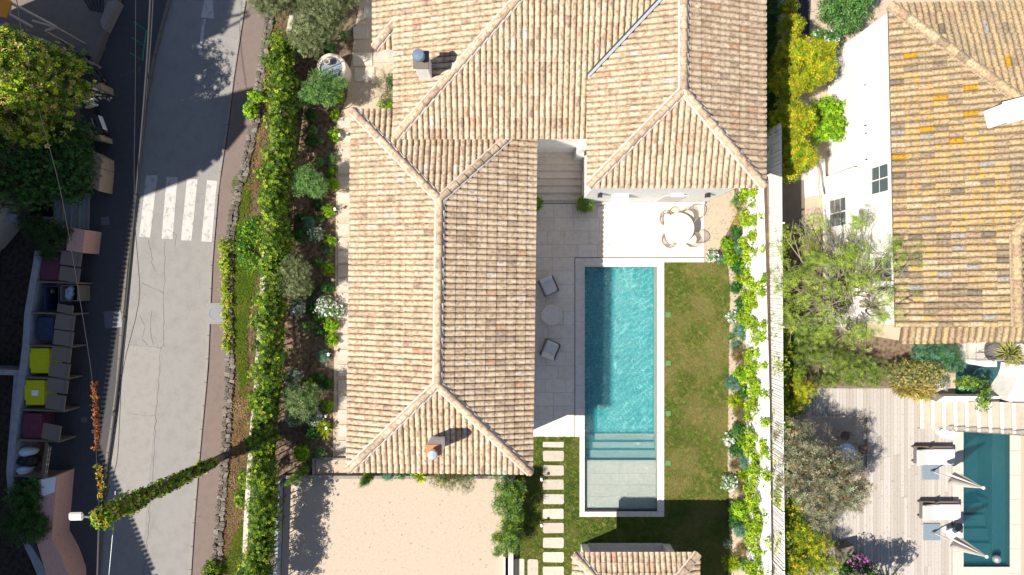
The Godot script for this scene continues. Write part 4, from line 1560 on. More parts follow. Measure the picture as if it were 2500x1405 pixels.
func street_left() -> void:
	var mb := MB.new()
	# sunk yard at the very left
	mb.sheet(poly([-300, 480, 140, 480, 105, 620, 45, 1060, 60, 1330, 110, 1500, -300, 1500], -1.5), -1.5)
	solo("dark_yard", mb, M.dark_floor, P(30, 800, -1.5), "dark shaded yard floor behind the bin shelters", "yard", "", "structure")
	var t := thing("bin_shelter", P(110, 880, WALK), "row of low concrete bin shelters with wooden lids on the pavement", "bin shelter")
	var rows := [[613, 103, 148, 201], [690, 90, 142, 193], [766, 77, 136, 184], [846, 72, 127, 177], [924, 62, 116, 168], [1003, 50, 108, 161], [1077, 40, 97, 151], [1165, 33, 90, 139]]
	for k in rows.size():
		var q: Array = rows[k]
		part("divider", bx1((P(q[1], q[0], 0.0) + P(q[3] - 4, q[0], 0.0)) * 0.5 - Vector3(0, 0.52, 0), Vector3(px_r(q[3] - q[1] - 4), 1.1, 0.07), Basis(Vector3.UP, -0.04), 0.008), M.concrete, t)
		if k == rows.size() - 1:
			continue
		var r: Array = rows[k + 1]
		mb = MB.new()
		mb.prism(poly([q[1] - 18, q[0], q[1] - 2, q[0], r[1] - 2, r[0], r[1] - 18, r[0]], 0.0), -1.4, 0.02)
		part("back_wall", mb, M.grey_wall, t)
	# lids: [row, share of the row from, to, tilt]
	for q in [[0, 0.03, 0.47, 0.0], [0, 0.52, 0.97, 0.0], [1, 0.72, 0.98, 0.25], [2, 0.03, 0.5, 0.0], [2, 0.53, 0.97, 0.0], [3, 0.03, 0.48, 0.05], [3, 0.52, 0.97, 0.0], [4, 0.03, 0.45, 0.0], [4, 0.5, 0.97, 0.12], [5, 0.45, 0.97, 0.2], [6, 0.05, 0.95, 0.85]]:
		var a: Array = rows[q[0]]
		var b: Array = rows[q[0] + 1]
		var y0: float = lerpf(a[0], b[0], q[1])
		var y1: float = lerpf(a[0], b[0], q[2])
		var xm: float = lerpf(a[2], b[2], (q[1] + q[2]) * 0.5)
		var xr: float = lerpf(a[3], b[3], (q[1] + q[2]) * 0.5)
		var p := P((xm + xr) * 0.5, (y0 + y1) * 0.5, 0.05)
		var lid := part("lid", bx1(p + Vector3(0, q[3] * 0.3, 0), Vector3(px_r(xr - xm - 1), 0.04, px_r(y1 - y0)), Basis(Vector3.UP, -0.14) * Basis(Vector3.BACK, q[3]), 0.008), M.shelter_lid, t)
		part("batten", bx1(p + Vector3(0.33, 0.03 + q[3] * 0.6, 0), Vector3(0.05, 0.03, px_r(y1 - y0) * 0.94), Basis(Vector3.UP, -0.14)), M.concrete, lid)
	bin("maroon_bin", 120, 652, 44, 66, "dark maroon bin in the northernmost shelter beside the pink pillar")
	bin("blue_bin", 111, 803, 36, 58, "closed dark blue bin in the shelter above the yellow ones")
	bin("yellow_bin", 96, 881, 46, 62, "bright yellow bin without a label, upper of the two")
	bin("yellow_bin", 84, 959, 46, 62, "bright yellow bin with a white label on its lid")
	part("label", bx1(P(85, 960, -0.05) + Vector3(0, 0.022, 0), Vector3(0.3, 0.006, 0.24)), M.plastic_white, get_node("wheeled_bin_003"))
	bin("maroon_bin", 78, 1040, 46, 62, "dark maroon bin in the shelter below the yellow bins")
	var c := open_crate("open_bin", 108, 700, 142, 760, M.blue_bin, "open dark blue bin with its lid missing")
	part("rubbish", bx1(P(121, 710, -0.6), Vector3(0.28, 0.3, 0.3), Basis(Vector3.UP, 0.4), 0.05), M.tan_wall, c)
	c = open_crate("open_crate", 147, 697, 188, 735, M.concrete, "open grey crate of litter beside the open blue bin")
	mb = MB.new()
	for k in 6:
		mb.ball(P(156 + rng.randf() * 20, 704 + rng.randf() * 24, -0.5), Vector3(0.16, 0.13, 0.18), 8, 6)
	part("rubbish", mb, M.bag_white, c)
	var i := 0
	for q in [[68, 1100, 0.36, "bag_white", "pale blue rubbish bag at the top of the last shelter"], [60, 1148, 0.26, "bag_white", "white rubbish bag at the bottom of the last shelter"], [62, 1122, 0.3, "bag", "black rubbish bag on the left between the pale bags"], [80, 1125, 0.3, "bag", "black rubbish bag nearest the slanted lid"]]:
		mb = MB.new()
		var p := P(q[0], q[1], -0.5)
		for k in 3:
			mb.ball(p + Vector3(rng.randf_range(-0.12, 0.12), 0, rng.randf_range(-0.08, 0.08)), Vector3(q[2] * rng.randf_range(0.7, 1.0), 0.4, q[2] * rng.randf_range(0.5, 0.8)), 9, 7)
		solo("rubbish_bag", mb, M[q[3]], Vector3(p.x, WALK, p.z), q[4], "rubbish bag", "rubbish bags in the last shelter")
		i += 1
	# pink pillar and wall
	mb = MB.new()
	mb.prism(poly([165, 555, 208, 562, 201, 618, 162, 612], 0.1), -1.1, 0.12)
	solo("pink_pillar", mb, M.pink, P(185, 588, WALK), "pink rendered pillar at the north end of the bin shelters", "pillar")
	t = thing("pink_wall", P(110, 1260, WALK), "pink rendered wall curving away below the bin shelters", "wall")
	mb = MB.new()
	mb.prism(poly([95, 1172, 139, 1162, 126, 1317, 150, 1360, 168, 1410, 175, 1500, 128, 1500, 112, 1400, 92, 1335, 86, 1315], 0.1), -1.1, 0.12)
	part("wall", mb, M.pink, t)
	mb = MB.new()
	mb.prism(poly([99, 1172, 135, 1165, 131, 1203, 98, 1215], 0.15), 0.1, 0.135)
	part("panel", mb, M.plastic_white, t)
	mb = MB.new()
	mb.prism(poly([33, 915, 55, 915, 40, 1060, 32, 1165, 40, 1230, 60, 1310, 110, 1390, 125, 1440, 105, 1440, 75, 1370, 40, 1300, 20, 1230, 14, 1150, 22, 1050], -0.1), -1.4, -0.1)
	solo("yard_wall", mb, M.grey_wall, P(30, 1150, -1.4), "low blue grey wall round the dark yard", "wall")
	mb = MB.new()
	mb.prism(poly([-60, 900, 60, 905, 58, 917, -60, 914], -0.1), -1.4, -0.05)
	solo("cross_wall", mb, M.grey_wall, P(20, 909, -1.4), "short pale wall crossing the dark yard", "wall")
	mb = MB.new()
	mb.prism(poly([-60, 515, 120, 530, 120, 545, -60, 538], 0.1), -1.4, 0.1)
	solo("yard_wall", mb, M.grey_wall, P(40, 532, -1.4), "pale grey wall between the yard and the dark trees", "wall")
	# steps up from the pavement
	t = thing("side_steps", P(170, 515, WALK), "grey stone steps leading off the pavement between the walls", "steps")
	var xs := [214, 192, 172, 152, 132]
	for k in 4:
		var y := WALK + 0.16 * (k + 1)
		mb = MB.new()
		mb.prism(poly([xs[k], 472 - k * 2, xs[k] - 2, 560, xs[k + 1] - 3, 556, xs[k + 1] - 1, 470 - k * 2], y), WALK - 0.2, y)
		var s := part("step", mb, M.grey_wall, t)
		mb = MB.new()
		mb.prism(poly([xs[k] + 1, 472, xs[k] - 1, 560, xs[k] - 6, 559, xs[k] - 4, 472], y), y - 0.05, y + 0.012)
		part("nosing", mb, M.kerb, s)
	# tan garden walls by the big tree
	var n := 0
	for q in [[[226, 198, 247, 203, 248, 218, 228, 214], "small tan wall stub beside the scooter"], [[185, 318, 200, 310, 245, 330, 246, 342, 210, 336], "tan wall end below the scooter"], [[200, 370, 222, 368, 250, 385, 250, 412, 222, 405], "tan pillar top above the side steps"], [[222, 408, 250, 413, 245, 468, 220, 455], "tan wall running down to the side steps"]]:
		mb = MB.new()
		mb.prism(poly(q[0], -0.2), -1.3, -0.15 + 0.03 * n)
		solo("tan_wall", mb, M.tan_wall, P(q[0][0], q[0][1], -1.2), q[1], "wall", "tan walls by the street tree")
		n += 1
	mb = MB.new()
	mb.sheet(poly([-300, -200, 300, -200, 230, 153, 246, 341, 246, 470, 130, 475, -300, 490], -1.15), -1.15)
	solo("side_plot", mb, M.concrete, P(100, 200, -1.15), "bare tan ground of the corner plot under the street tree", "ground", "", "structure")
	# the concrete roof in the corner
	t = thing("concrete_yard", P(150, 20, -1.1), "raised stained concrete yard with wooden beams in the top corner", "yard")
	mb = MB.new()
	mb.prism(poly([-80, -160, 330, -160, 285, 0, 229, 153, 108, 96, -80, 30], -0.75), -1.3, -0.75)
	part("paving", mb, M.concrete, t)
	mb = MB.new()
	mb.prism(poly([-80, 30, 108, 96, 229, 153, 226, 159, 104, 103, -80, 38], -0.5), -1.3, -0.5)
	part("parapet", mb, M.tan_wall, t)
	mb = MB.new()
	mb.prism(poly([262, 4, 285, 0, 250, 70, 243, 52], -0.5), -1.3, -0.5)
	part("parapet", mb, M.kerb, t)
	for k in 6:
		mb = MB.new()
		var o := k * 10.0
		mb.prism(poly([196 + o, -10, 202 + o, -10, 222 + o * 0.55, 22 + (5 - k) * 1.0 + o * 0.12, 217 + o * 0.55, 24 + o * 0.12], 0.2), 0.12, 0.2)
		part("slat", mb, M.wire, t)
	for q in [[24, 6, 136, 66], [22, 35, 78, 66], [78, 51, 130, 66], [110, 76, 136, 66], [24, 6, 22, 35]]:
		mb = MB.new()
		mb.tube([P(q[0], q[1], 1.2), P(q[2], q[3], 1.2)], [0.06], 6)
		part("beam", mb, M.wood_beam, t)
	for q in [[110, 76], [136, 66], [24, 6]]:
		mb = MB.new()
		mb.tube([P(q[0], q[1], 1.2), P(q[0], q[1], 1.2) * Vector3(1, 0, 1) + Vector3(0, -0.8, 0)], [0.04], 6)
		part("post", mb, M.wood_beam, t)
	part("awning", bx1(P(4, 18, 1.3), Vector3(0.6, 0.05, 0.75), Basis(Vector3.UP, -0.3), 0.01), M.orange, t)
	mb = MB.new()
	mb.tube([P(140, 92, -0.45), P(160, 110, -0.45), P(184, 124, -0.45), P(180, 126, -0.45), P(160, 118, -0.45), P(210, 147, -0.45)], [0.025], 5)
	part("cable", mb, M.wire, t)
	# green guard rail by the kerb
	t = thing("guard_rail", P(350, 112, WALK), "green painted guard rail on the shaded pavement", "railing")
	for k in 2:
		mb = MB.new()
		mb.tube([P(356, 75, -0.1 - 0.4 * k), P(347, 148, -0.1 - 0.4 * k)], [0.025], 6)
		part("rail", mb, M.green_paint, t)
	for k in 3:
		var p := P(lerpf(356, 347, k / 2.0), lerpf(75, 148, k / 2.0), WALK)
		mb = MB.new()
		mb.tube([p, p * Vector3(1, 0, 1) + Vector3(0, -0.08, 0)], [0.03], 6)
		part("post", mb, M.green_paint, t)
	scooter()
	var dark: Node3D = copy(get_node("scooter"), P(240, 172, WALK), 0.25, "dark scooter parked in deep shade beside the concrete yard")
	for part_ in dark.find_children("*", "MeshInstance3D", true, false):
		if part_.material_override == M.plastic_white:
			part_.material_override = M.black_metal
	dark.set_meta("category", "scooter")
	# plants here
	plant("street_tree", P(60, 210, -1.1), [[P(0, 165, 5.0), V(1.5, 1.2, 1.45)], [P(45, 190, 4.4), V(1.4, 1.2, 1.4)], [P(20, 135, 4.4), V(1.2, 1.0, 1.0)], [P(128, 195, 2.6), V(1.5, 1.2, 1.4)], [P(60, 285, 2.6), V(1.6, 1.1, 1.2)], [P(-70, 220, 4.2), V(1.6, 1.4, 1.7)], [P(180, 215, 1.8), V(0.55, 0.6, 0.55)], [P(150, 160, 2.4), V(0.9, 0.8, 0.7)]],
		"large broad tree with yellow green leaves beside the concrete yard", "tree", {"trunk": 0.14, "fork": 1.8, "limbs": 4, "twigs": 3, "count": 7000, "leaf": "round", "size": 1.25, "pal": PAL.yellow + PAL.hedge + PAL.straw, "crown": "crown", "hole": -0.02, "freq": 1.1})
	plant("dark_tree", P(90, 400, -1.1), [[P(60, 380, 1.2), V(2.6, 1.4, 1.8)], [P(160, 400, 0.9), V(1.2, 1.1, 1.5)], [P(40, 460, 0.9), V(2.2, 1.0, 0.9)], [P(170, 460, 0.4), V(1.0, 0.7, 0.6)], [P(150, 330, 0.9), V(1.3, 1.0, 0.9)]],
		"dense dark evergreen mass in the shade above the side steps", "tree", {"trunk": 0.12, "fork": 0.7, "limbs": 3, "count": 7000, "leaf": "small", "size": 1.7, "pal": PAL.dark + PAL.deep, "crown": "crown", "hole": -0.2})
	plant("yard_shrub", P(115, 570, -1.4), [[P(120, 570, 0.3), V(0.9, 0.5, 0.6)], [P(75, 545, 0.3), V(0.6, 0.4, 0.4)], [P(115, 610, 0.2), V(0.35, 0.4, 0.5)]], "dark feathery shrub hanging over the north bin shelter", "shrub", {"count": 700, "leaf": "narrow", "size": 1.3, "pal": PAL.dark})
	plant("yard_shrub", P(55, 1255, -1.4), [[P(60, 1215, 0.2), V(0.75, 0.6, 0.8)], [P(55, 1275, 0.3), V(0.85, 0.6, 0.9)], [P(85, 1290, 0.3), V(0.6, 0.5, 0.5)]], "dark green shrub behind the pink wall", "shrub", {"count": 1500, "leaf": "narrow", "size": 1.3, "pal": PAL.dark + PAL.deep})


func V(x: float, y: float, z: float) -> Vector3:
	return Vector3(x, y, z)


func scooter() -> void:
	var base := P(252, 290, WALK)
	var t := thing("scooter", base, "black and white scooter parked in the shade by the tan walls", "scooter")
	var f := (P(232, 256, WALK) - P(258, 326, WALK)).normalized()
	var s := f.cross(Vector3.UP)
	var bs := Basis(s, Vector3.UP, f)
	for k in [0.62, -0.6]:
		var c: Vector3 = base + f * k + Vector3(0, 0.22, 0)
		var mb := MB.new()
		var ring := []
		for j in 17:
			var a := TAU * j / 16.0
			ring.append(c + f * cos(a) * 0.17 + Vector3.UP * sin(a) * 0.17)
		mb.tube(ring, [0.055], 7, false)
		var w := part("wheel", mb, M.wire, t)
		mb = MB.new()
		mb.tube([c - s * 0.04, c + s * 0.04], [0.11], 12)
		part("rim", mb, M.grey_metal, w)
	part("floorboard", bx1(base + f * 0.12 + Vector3(0, 0.3, 0), Vector3(0.28, 0.08, 0.5), bs, 0.03), M.black_metal, t)
	part("apron", bx1(base + f * 0.42 + Vector3(0, 0.62, 0), Vector3(0.36, 0.62, 0.09), bs * Basis(Vector3.RIGHT, -0.3), 0.04), M.plastic_white, t)
	part("fender", bx1(base + f * 0.64 + Vector3(0, 0.42, 0), Vector3(0.16, 0.09, 0.42), bs * Basis(Vector3.RIGHT, 0.15), 0.04), M.plastic_white, t)
	part("seat", bx1(base - f * 0.32 + Vector3(0, 0.78, 0), Vector3(0.2, 0.12, 0.66), bs, 0.05), M.wire, t)
	for k in [-1, 1]:
		part("side_panel", bx1(base - f * 0.4 + s * 0.16 * k + Vector3(0, 0.57, 0), Vector3(0.07, 0.3, 0.66), bs, 0.03), M.plastic_white, t)
	part("body", bx1(base - f * 0.36 + Vector3(0, 0.52, 0), Vector3(0.24, 0.36, 0.6), bs, 0.05), M.black_metal, t)
	var mb2 := MB.new()
	mb2.tube([base + f * 0.4 + s * 0.34 + Vector3(0, 1.0, 0), base + f * 0.46 + Vector3(0, 1.03, 0), base + f * 0.4 - s * 0.34 + Vector3(0, 1.0, 0)], [0.02], 6)
	var hb := part("handlebar", mb2, M.black_metal, t)
	part("headlight", bx1(base + f * 0.5 + Vector3(0, 0.98, 0), Vector3(0.2, 0.14, 0.12), bs, 0.04), M.plastic_white, hb)
	for k in [-1, 1]:
		mb2 = MB.new()
		mb2.ball(base + f * 0.42 + s * 0.33 * k + Vector3(0, 1.16, 0), Vector3(0.06, 0.05, 0.03), 8, 6)
		part("mirror", mb2, M.grey_metal, hb)
	part("top_case", bx1(base - f * 0.82 + Vector3(0, 0.92, 0), Vector3(0.36, 0.26, 0.32), bs, 0.07), M.wire, t)
	part("tail_light", bx1(base - f * 0.96 + Vector3(0, 0.62, 0), Vector3(0.16, 0.08, 0.05), bs, 0.015), M.clay, t)


# houses west of the street whose shadows lie across it; the sun comes over them
func sun_back(px: float, py: float, h: float) -> Vector3:
	return P(px, py, ROAD) + Vector3(-0.67, 1.0, 0.29) * (h - ROAD)


func eave_house(pts: Array, h: float, tiled: Array, label: String, west := 9.0) -> void:
	var pg := PackedVector2Array()
	var ps := []
	for k in range(0, pts.size(), 2):
		var p := sun_back(pts[k], pts[k + 1], h)
		ps.append(p)
		pg.append(Vector2(p.x, p.z))
	if west > 0.0:
		pg.append(Vector2(pg[-1].x - west, pg[-1].y))
		pg.append(Vector2(pg[0].x - west, pg[0].y))
	var t := thing("street_house", Vector3(pg[0].x - 3, -1.2, pg[0].y), label, "house", "", "")
	var mb := MB.new()
	mb.prism(pg, -1.3, h - 0.12, true)
	part("wall", mb, M.cream_wall, t)
	mb = MB.new()
	mb.prism(pg, h - 0.1, h, true)
	part("roof", mb, M.pan, t)
	mb = MB.new()
	for k in tiled:
		var a: Vector3 = ps[k]
		var b: Vector3 = ps[k + 1]
		var d := (b - a).normalized()
		var o := d.cross(Vector3.UP)
		if o.x < 0:
			o = -o
		var n := int(a.distance_to(b) / 0.21)
		for i in n:
			var p := a + d * 0.21 * (i + 0.5) + Vector3(0, 0.02, 0)
			mb.tube([p - o * 0.3, p + o * 0.14], [0.085, 0.095], 7)
	part("eave_tiles", mb, M.tile1, t, "stuff")


func shading_houses() -> void:
	eave_house([352, 436, 334, 466, 238, 1092], 8.0, [1], "tall tiled house standing west of the bin shelters")
	eave_house([240, 1088, 372, 1405, 430, 1545], 8.0, [0, 1], "tall tiled house standing west of the pink wall")
	eave_house([480, 245, 560, 229, 628, 212, 604, 303, 548, 370, 515, 395, 480, 423, 340, 476], 13.5, [3, 4, 5, 6], "tallest tiled house with a pointed corner west of the street tree", 6.0)
	eave_house([575, -40, 542, 80, 470, 95, 408, 104, 345, 60, 350, -40, 400, -120], 13.0, [0], "tall house standing west of the concrete yard", 0.0)
	# open frame on its roof edge
	var t := thing("roof_frame", sun_back(560, 60, 13.0) * Vector3(1, 0, 1), "thin metal frame standing on the roof edge of the tall house", "frame")
	for q in [[535, 46, 612, 30], [540, 84, 556, 66], [556, 66, 615, 38], [478, 75, 505, 82], [505, 82, 548, 60]]:
		var mb := MB.new()
		mb.tube([sun_back(q[0], q[1], 13.2), sun_back(q[2], q[3], 13.2)], [0.06], 6)
		part("bar", mb, M.grey_metal, t)


func pole_and_wires() -> void:
	var b := P(545, 1116, -0.45)
	var top := P(243, 1268, 7.9)
	var t := thing("lamp_post", b, "tall concrete lamp post thickly wrapped in green and yellow ivy", "street lamp")
	var mb := MB.new()
	mb.tube([b - Vector3(0, 0.5, 0), b.lerp(top, 0.5), top + Vector3(0, 0.25, 0)], [0.17, 0.14, 0.1], 10)
	part("pole", mb, M.concrete, t)
	mb = MB.new()
	var a0 := b.lerp(top, 0.96)
	var head := P(190, 1261, 7.9)
	mb.tube([a0, (a0 + head) * 0.5 + Vector3(0, 0.12, 0), head], [0.04, 0.035, 0.035], 7)
	part("arm", mb, M.grey_metal, t)
	var l := part("lamp_head", bx1(head + Vector3(-0.05, 0.02, 0), Vector3(0.46, 0.12, 0.26), Basis(Vector3.UP, 0.02), 0.05), M.coping, t)
	part("cooling_ribs", bx1(head + Vector3(-0.08, 0.085, 0), Vector3(0.2, 0.02, 0.12), Basis(), 0.005), M.grey_metal, l)
	var blobs := []
	for k in 30:
		var f := 0.12 + 0.87 * k / 29.0
		var r := lerpf(0.2, 0.31, f) * rng.randf_range(0.85, 1.2)
		blobs.append([b.lerp(top, f) + V(rng.randf_range(-0.05, 0.05), 0, rng.randf_range(-0.05, 0.05)), V(r, 0.3, r)])
	foliage("ivy", t, "ivy", blobs, 4200, 0.9, PAL.hedge + PAL.lime + PAL.straw, -0.3, 2.5)
	foliage("ivy_tip", t, "ivy", [[top + V(0, 0.1, 0), V(0.22, 0.2, 0.22)], [top - V(0, 0.5, 0), V(0.26, 0.4, 0.26)]], 400, 0.8, PAL.bamboo + PAL.yellow, -0.6)
	foliage("dry_ivy", t, "ivy", [[b.lerp(top, 0.6), V(0.24, 0.5, 0.24)], [b.lerp(top, 0.35), V(0.2, 0.5, 0.2)]], 260, 0.8, PAL.brown, -0.6)
	# wires
	var lines := [
		["power_cable", [244, 1250, 7.4, 262, 1150, 7.0, 280, 1010, 6.5, 296, 860, 6.2, 313, 690, 6.1, 332, 480, 6.1, 350, 270, 6.3, 362, 100, 6.5, 371, -90, 6.8], 0.045, "thick twisted black cable bundle running up the street from the lamp post"],
		["power_cable", [246, 1250, 7.3, 266, 1150, 6.8, 286, 1010, 6.2, 301, 860, 5.9, 317, 690, 5.8, 336, 480, 5.8, 354, 270, 6.0, 368, 100, 6.3, 378, -90, 6.6], 0.025, "thinner black cable beside the twisted bundle"],
		["phone_wire", [257, 1215, 7.2, 284, 1130, 6.9, 292, 1010, 6.6, 300, 900, 6.5, 338, 740, 6.3, 336, 640, 6.2, 330, 560, 6.2, 327, 420, 6.3, 330, 200, 6.5, 331, -90, 6.8], 0.011, "thin slack wire crossing the bright lane beside the cables"],
		["power_cable", [242, 1285, 7.4, 240, 1350, 7.3, 236, 1500, 7.4], 0.05, "thick black cable leaving the lamp post southwards"],
		["phone_wire", [281, 1200, 7.0, 274, 1310, 7.0, 264, 1420, 7.1, 255, 1540, 7.2], 0.014, "pale wire leaving the lamp post southwards"],
		["ivy_wire", [241, 1245, 7.6, 236, 1150, 7.2, 232, 1040, 6.9, 225, 930, 6.6, 196, 740, 6.2, 152, 490, 6.0, 120, 360, 6.0, 95, 270, 5.9, 60, 120, 6.0, 30, -60, 6.2], 0.013, "thin overhead wire hung with rusty orange ivy leaves"],
	]
	for q in lines:
		var pts := []
		var p: Array = q[1]
		for k in range(0, p.size(), 3):
			pts.append(P(p[k], p[k + 1], p[k + 2]))
		var fine := []
		for k in pts.size() - 1:
			for j in 4:
				var v0: Vector3 = pts[maxi(k - 1, 0)]
				var v3: Vector3 = pts[mini(k + 2, pts.size() - 1)]
				fine.append((pts[k] as Vector3).cubic_interpolate(pts[k + 1], v0, v3, j / 4.0))
		fine.append(pts[-1])
		var w := thing(q[0], pts[0], q[3], "cable", "overhead cables along the street")
		mb = MB.new()
		mb.tube(fine, [q[2]], 6)
		part("cable", mb, M.wire if q[0] != "phone_wire" or q[2] < 0.012 else M.grey_metal, w)
		if q[0] == "ivy_wire":
			var bl := []
			var bl2 := []
			for k in 26:
				var y := lerpf(936, 1092, k / 25.0)
				var pp := P(xat([225, 930, 232, 1040, 236, 1150], y) + 3, y, 6.75)
				var rr := rng.randf_range(0.03, 0.08)
				bl.append([pp, V(rr, 0.12, 0.1)])
			for k in 14:
				var y := lerpf(1138, 1218, k / 13.0)
				bl2.append([P(xat([238, 1138, 246, 1180, 242, 1245], y), y, 7.3), V(0.1, 0.12, 0.1)])
			foliage("dry_ivy", w, "ivy", bl, 260, 0.5, PAL.rust, -0.5)
			foliage("ivy", w, "ivy", bl2, 130, 0.5, PAL.rust + PAL.bamboo, -0.5)
		elif q[2] > 0.044:
			for k in [8, 14, 20]:
				if k < fine.size():
					var cl := MB.new()
					cl.ball(fine[k], V(0.09, 0.07, 0.14), 8, 6)
					part("clamp", cl, M.wire, w)


const ORD := ["first", "second", "third", "fourth", "fifth", "sixth", "seventh", "eighth", "ninth", "tenth", "eleventh", "twelfth", "thirteenth", "fourteenth", "fifteenth", "sixteenth"]
var kinds := {}

# what a bed shrub of each sort looks like: leaf, palette, words, leaf size, leaves per square metre, height over radius
const SORTS := {
	"yellow": ["small", "lime", "yellow green rounded shrub", 0.85, 1500.0, 1.3],
	"green": ["small", "deep", "dark green rounded shrub", 0.85, 1500.0, 1.2],
	"bright": ["round", "lime", "bright green leafy shrub", 0.8, 700.0, 1.1],
	"fresh": ["small", "fresh", "small fresh green plant", 0.85, 1200.0, 1.1],
	"blue": ["feather", "blue", "blue green fine leaved ball shrub", 0.75, 1900.0, 1.2],
	"brown": ["feather", "brown", "brownish open twiggy shrub", 0.9, 700.0, 1.2],
	"spiky": ["blade", "yellow", "spiky rosette plant", 0.5, 60.0, 1.0],
	"flower": ["small", "fresh", "white flowering shrub", 0.75, 900.0, 1.1],
	"twiggy": ["feather", "straw", "straw coloured twiggy shrub", 0.9, 700.0, 1.6],
}


func bed(called: String, list: Array) -> void:
	list.sort_custom(func(a, b): return a[1] < b[1])
	for q in list:
		shrub(called, q[0], q[1], q[2], q[3])


func shrub(bed: String, px: float, py: float, r: float, sort: String, extra := "") -> void:
	var s: Array = SORTS[sort]
	var rr := px_r(r)
	var hh: float = rr * s[5]
	var c := P(px, py, hh * 0.8)
	var base := Vector3(c.x, -0.03, c.z)
	var key := bed + sort
	var k: int = kinds.get(key, 0)
	kinds[key] = k + 1
	var label := extra if extra else "%s, %s such from north in the %s bed" % [s[2], ORD[k], bed]
	var o := {"leaf": s[0], "pal": PAL[s[1]], "size": s[3] * 1.1, "count": int(s[4] * PI * rr * rr) + 25, "trunk": 0.014, "limbs": 3, "shell": 0.35, "hole": -0.4, "freq": 3.0, "group": "shrubs of the %s bed" % bed}
	if sort == "flower":
		o.flowers = int(300 * PI * rr * rr) + 12
		o.flower_pal = PAL.white
	if sort == "spiky":
		o.trunk = 0.0
		o.shell = 1.2
	plant("flowering_shrub" if sort == "flower" else "spiky_plant" if sort == "spiky" else "garden_shrub", base, [[Vector3(c.x, hh * 0.72, c.z), V(rr, hh * 0.72, rr)]], label, "shrub" if sort != "spiky" else "plant", o)


func bollard(px: float, py: float, label: String) -> void:
	var p := P(px, py, 0.5)
	p.y = -0.02
	var t := thing("path_light", p, label, "garden light", "path lights of the garden")
	var mb := MB.new()
	mb.tube([p, p + Vector3(0, 0.46, 0)], [0.018], 7)
	part("post", mb, M.plastic_white, t)
	part("lamp_head", bx1(p + Vector3(0.02, 0.52, 0), Vector3(0.09, 0.07, 0.13), Basis(Vector3.UP, 0.2), 0.015), M.plastic_white, t)


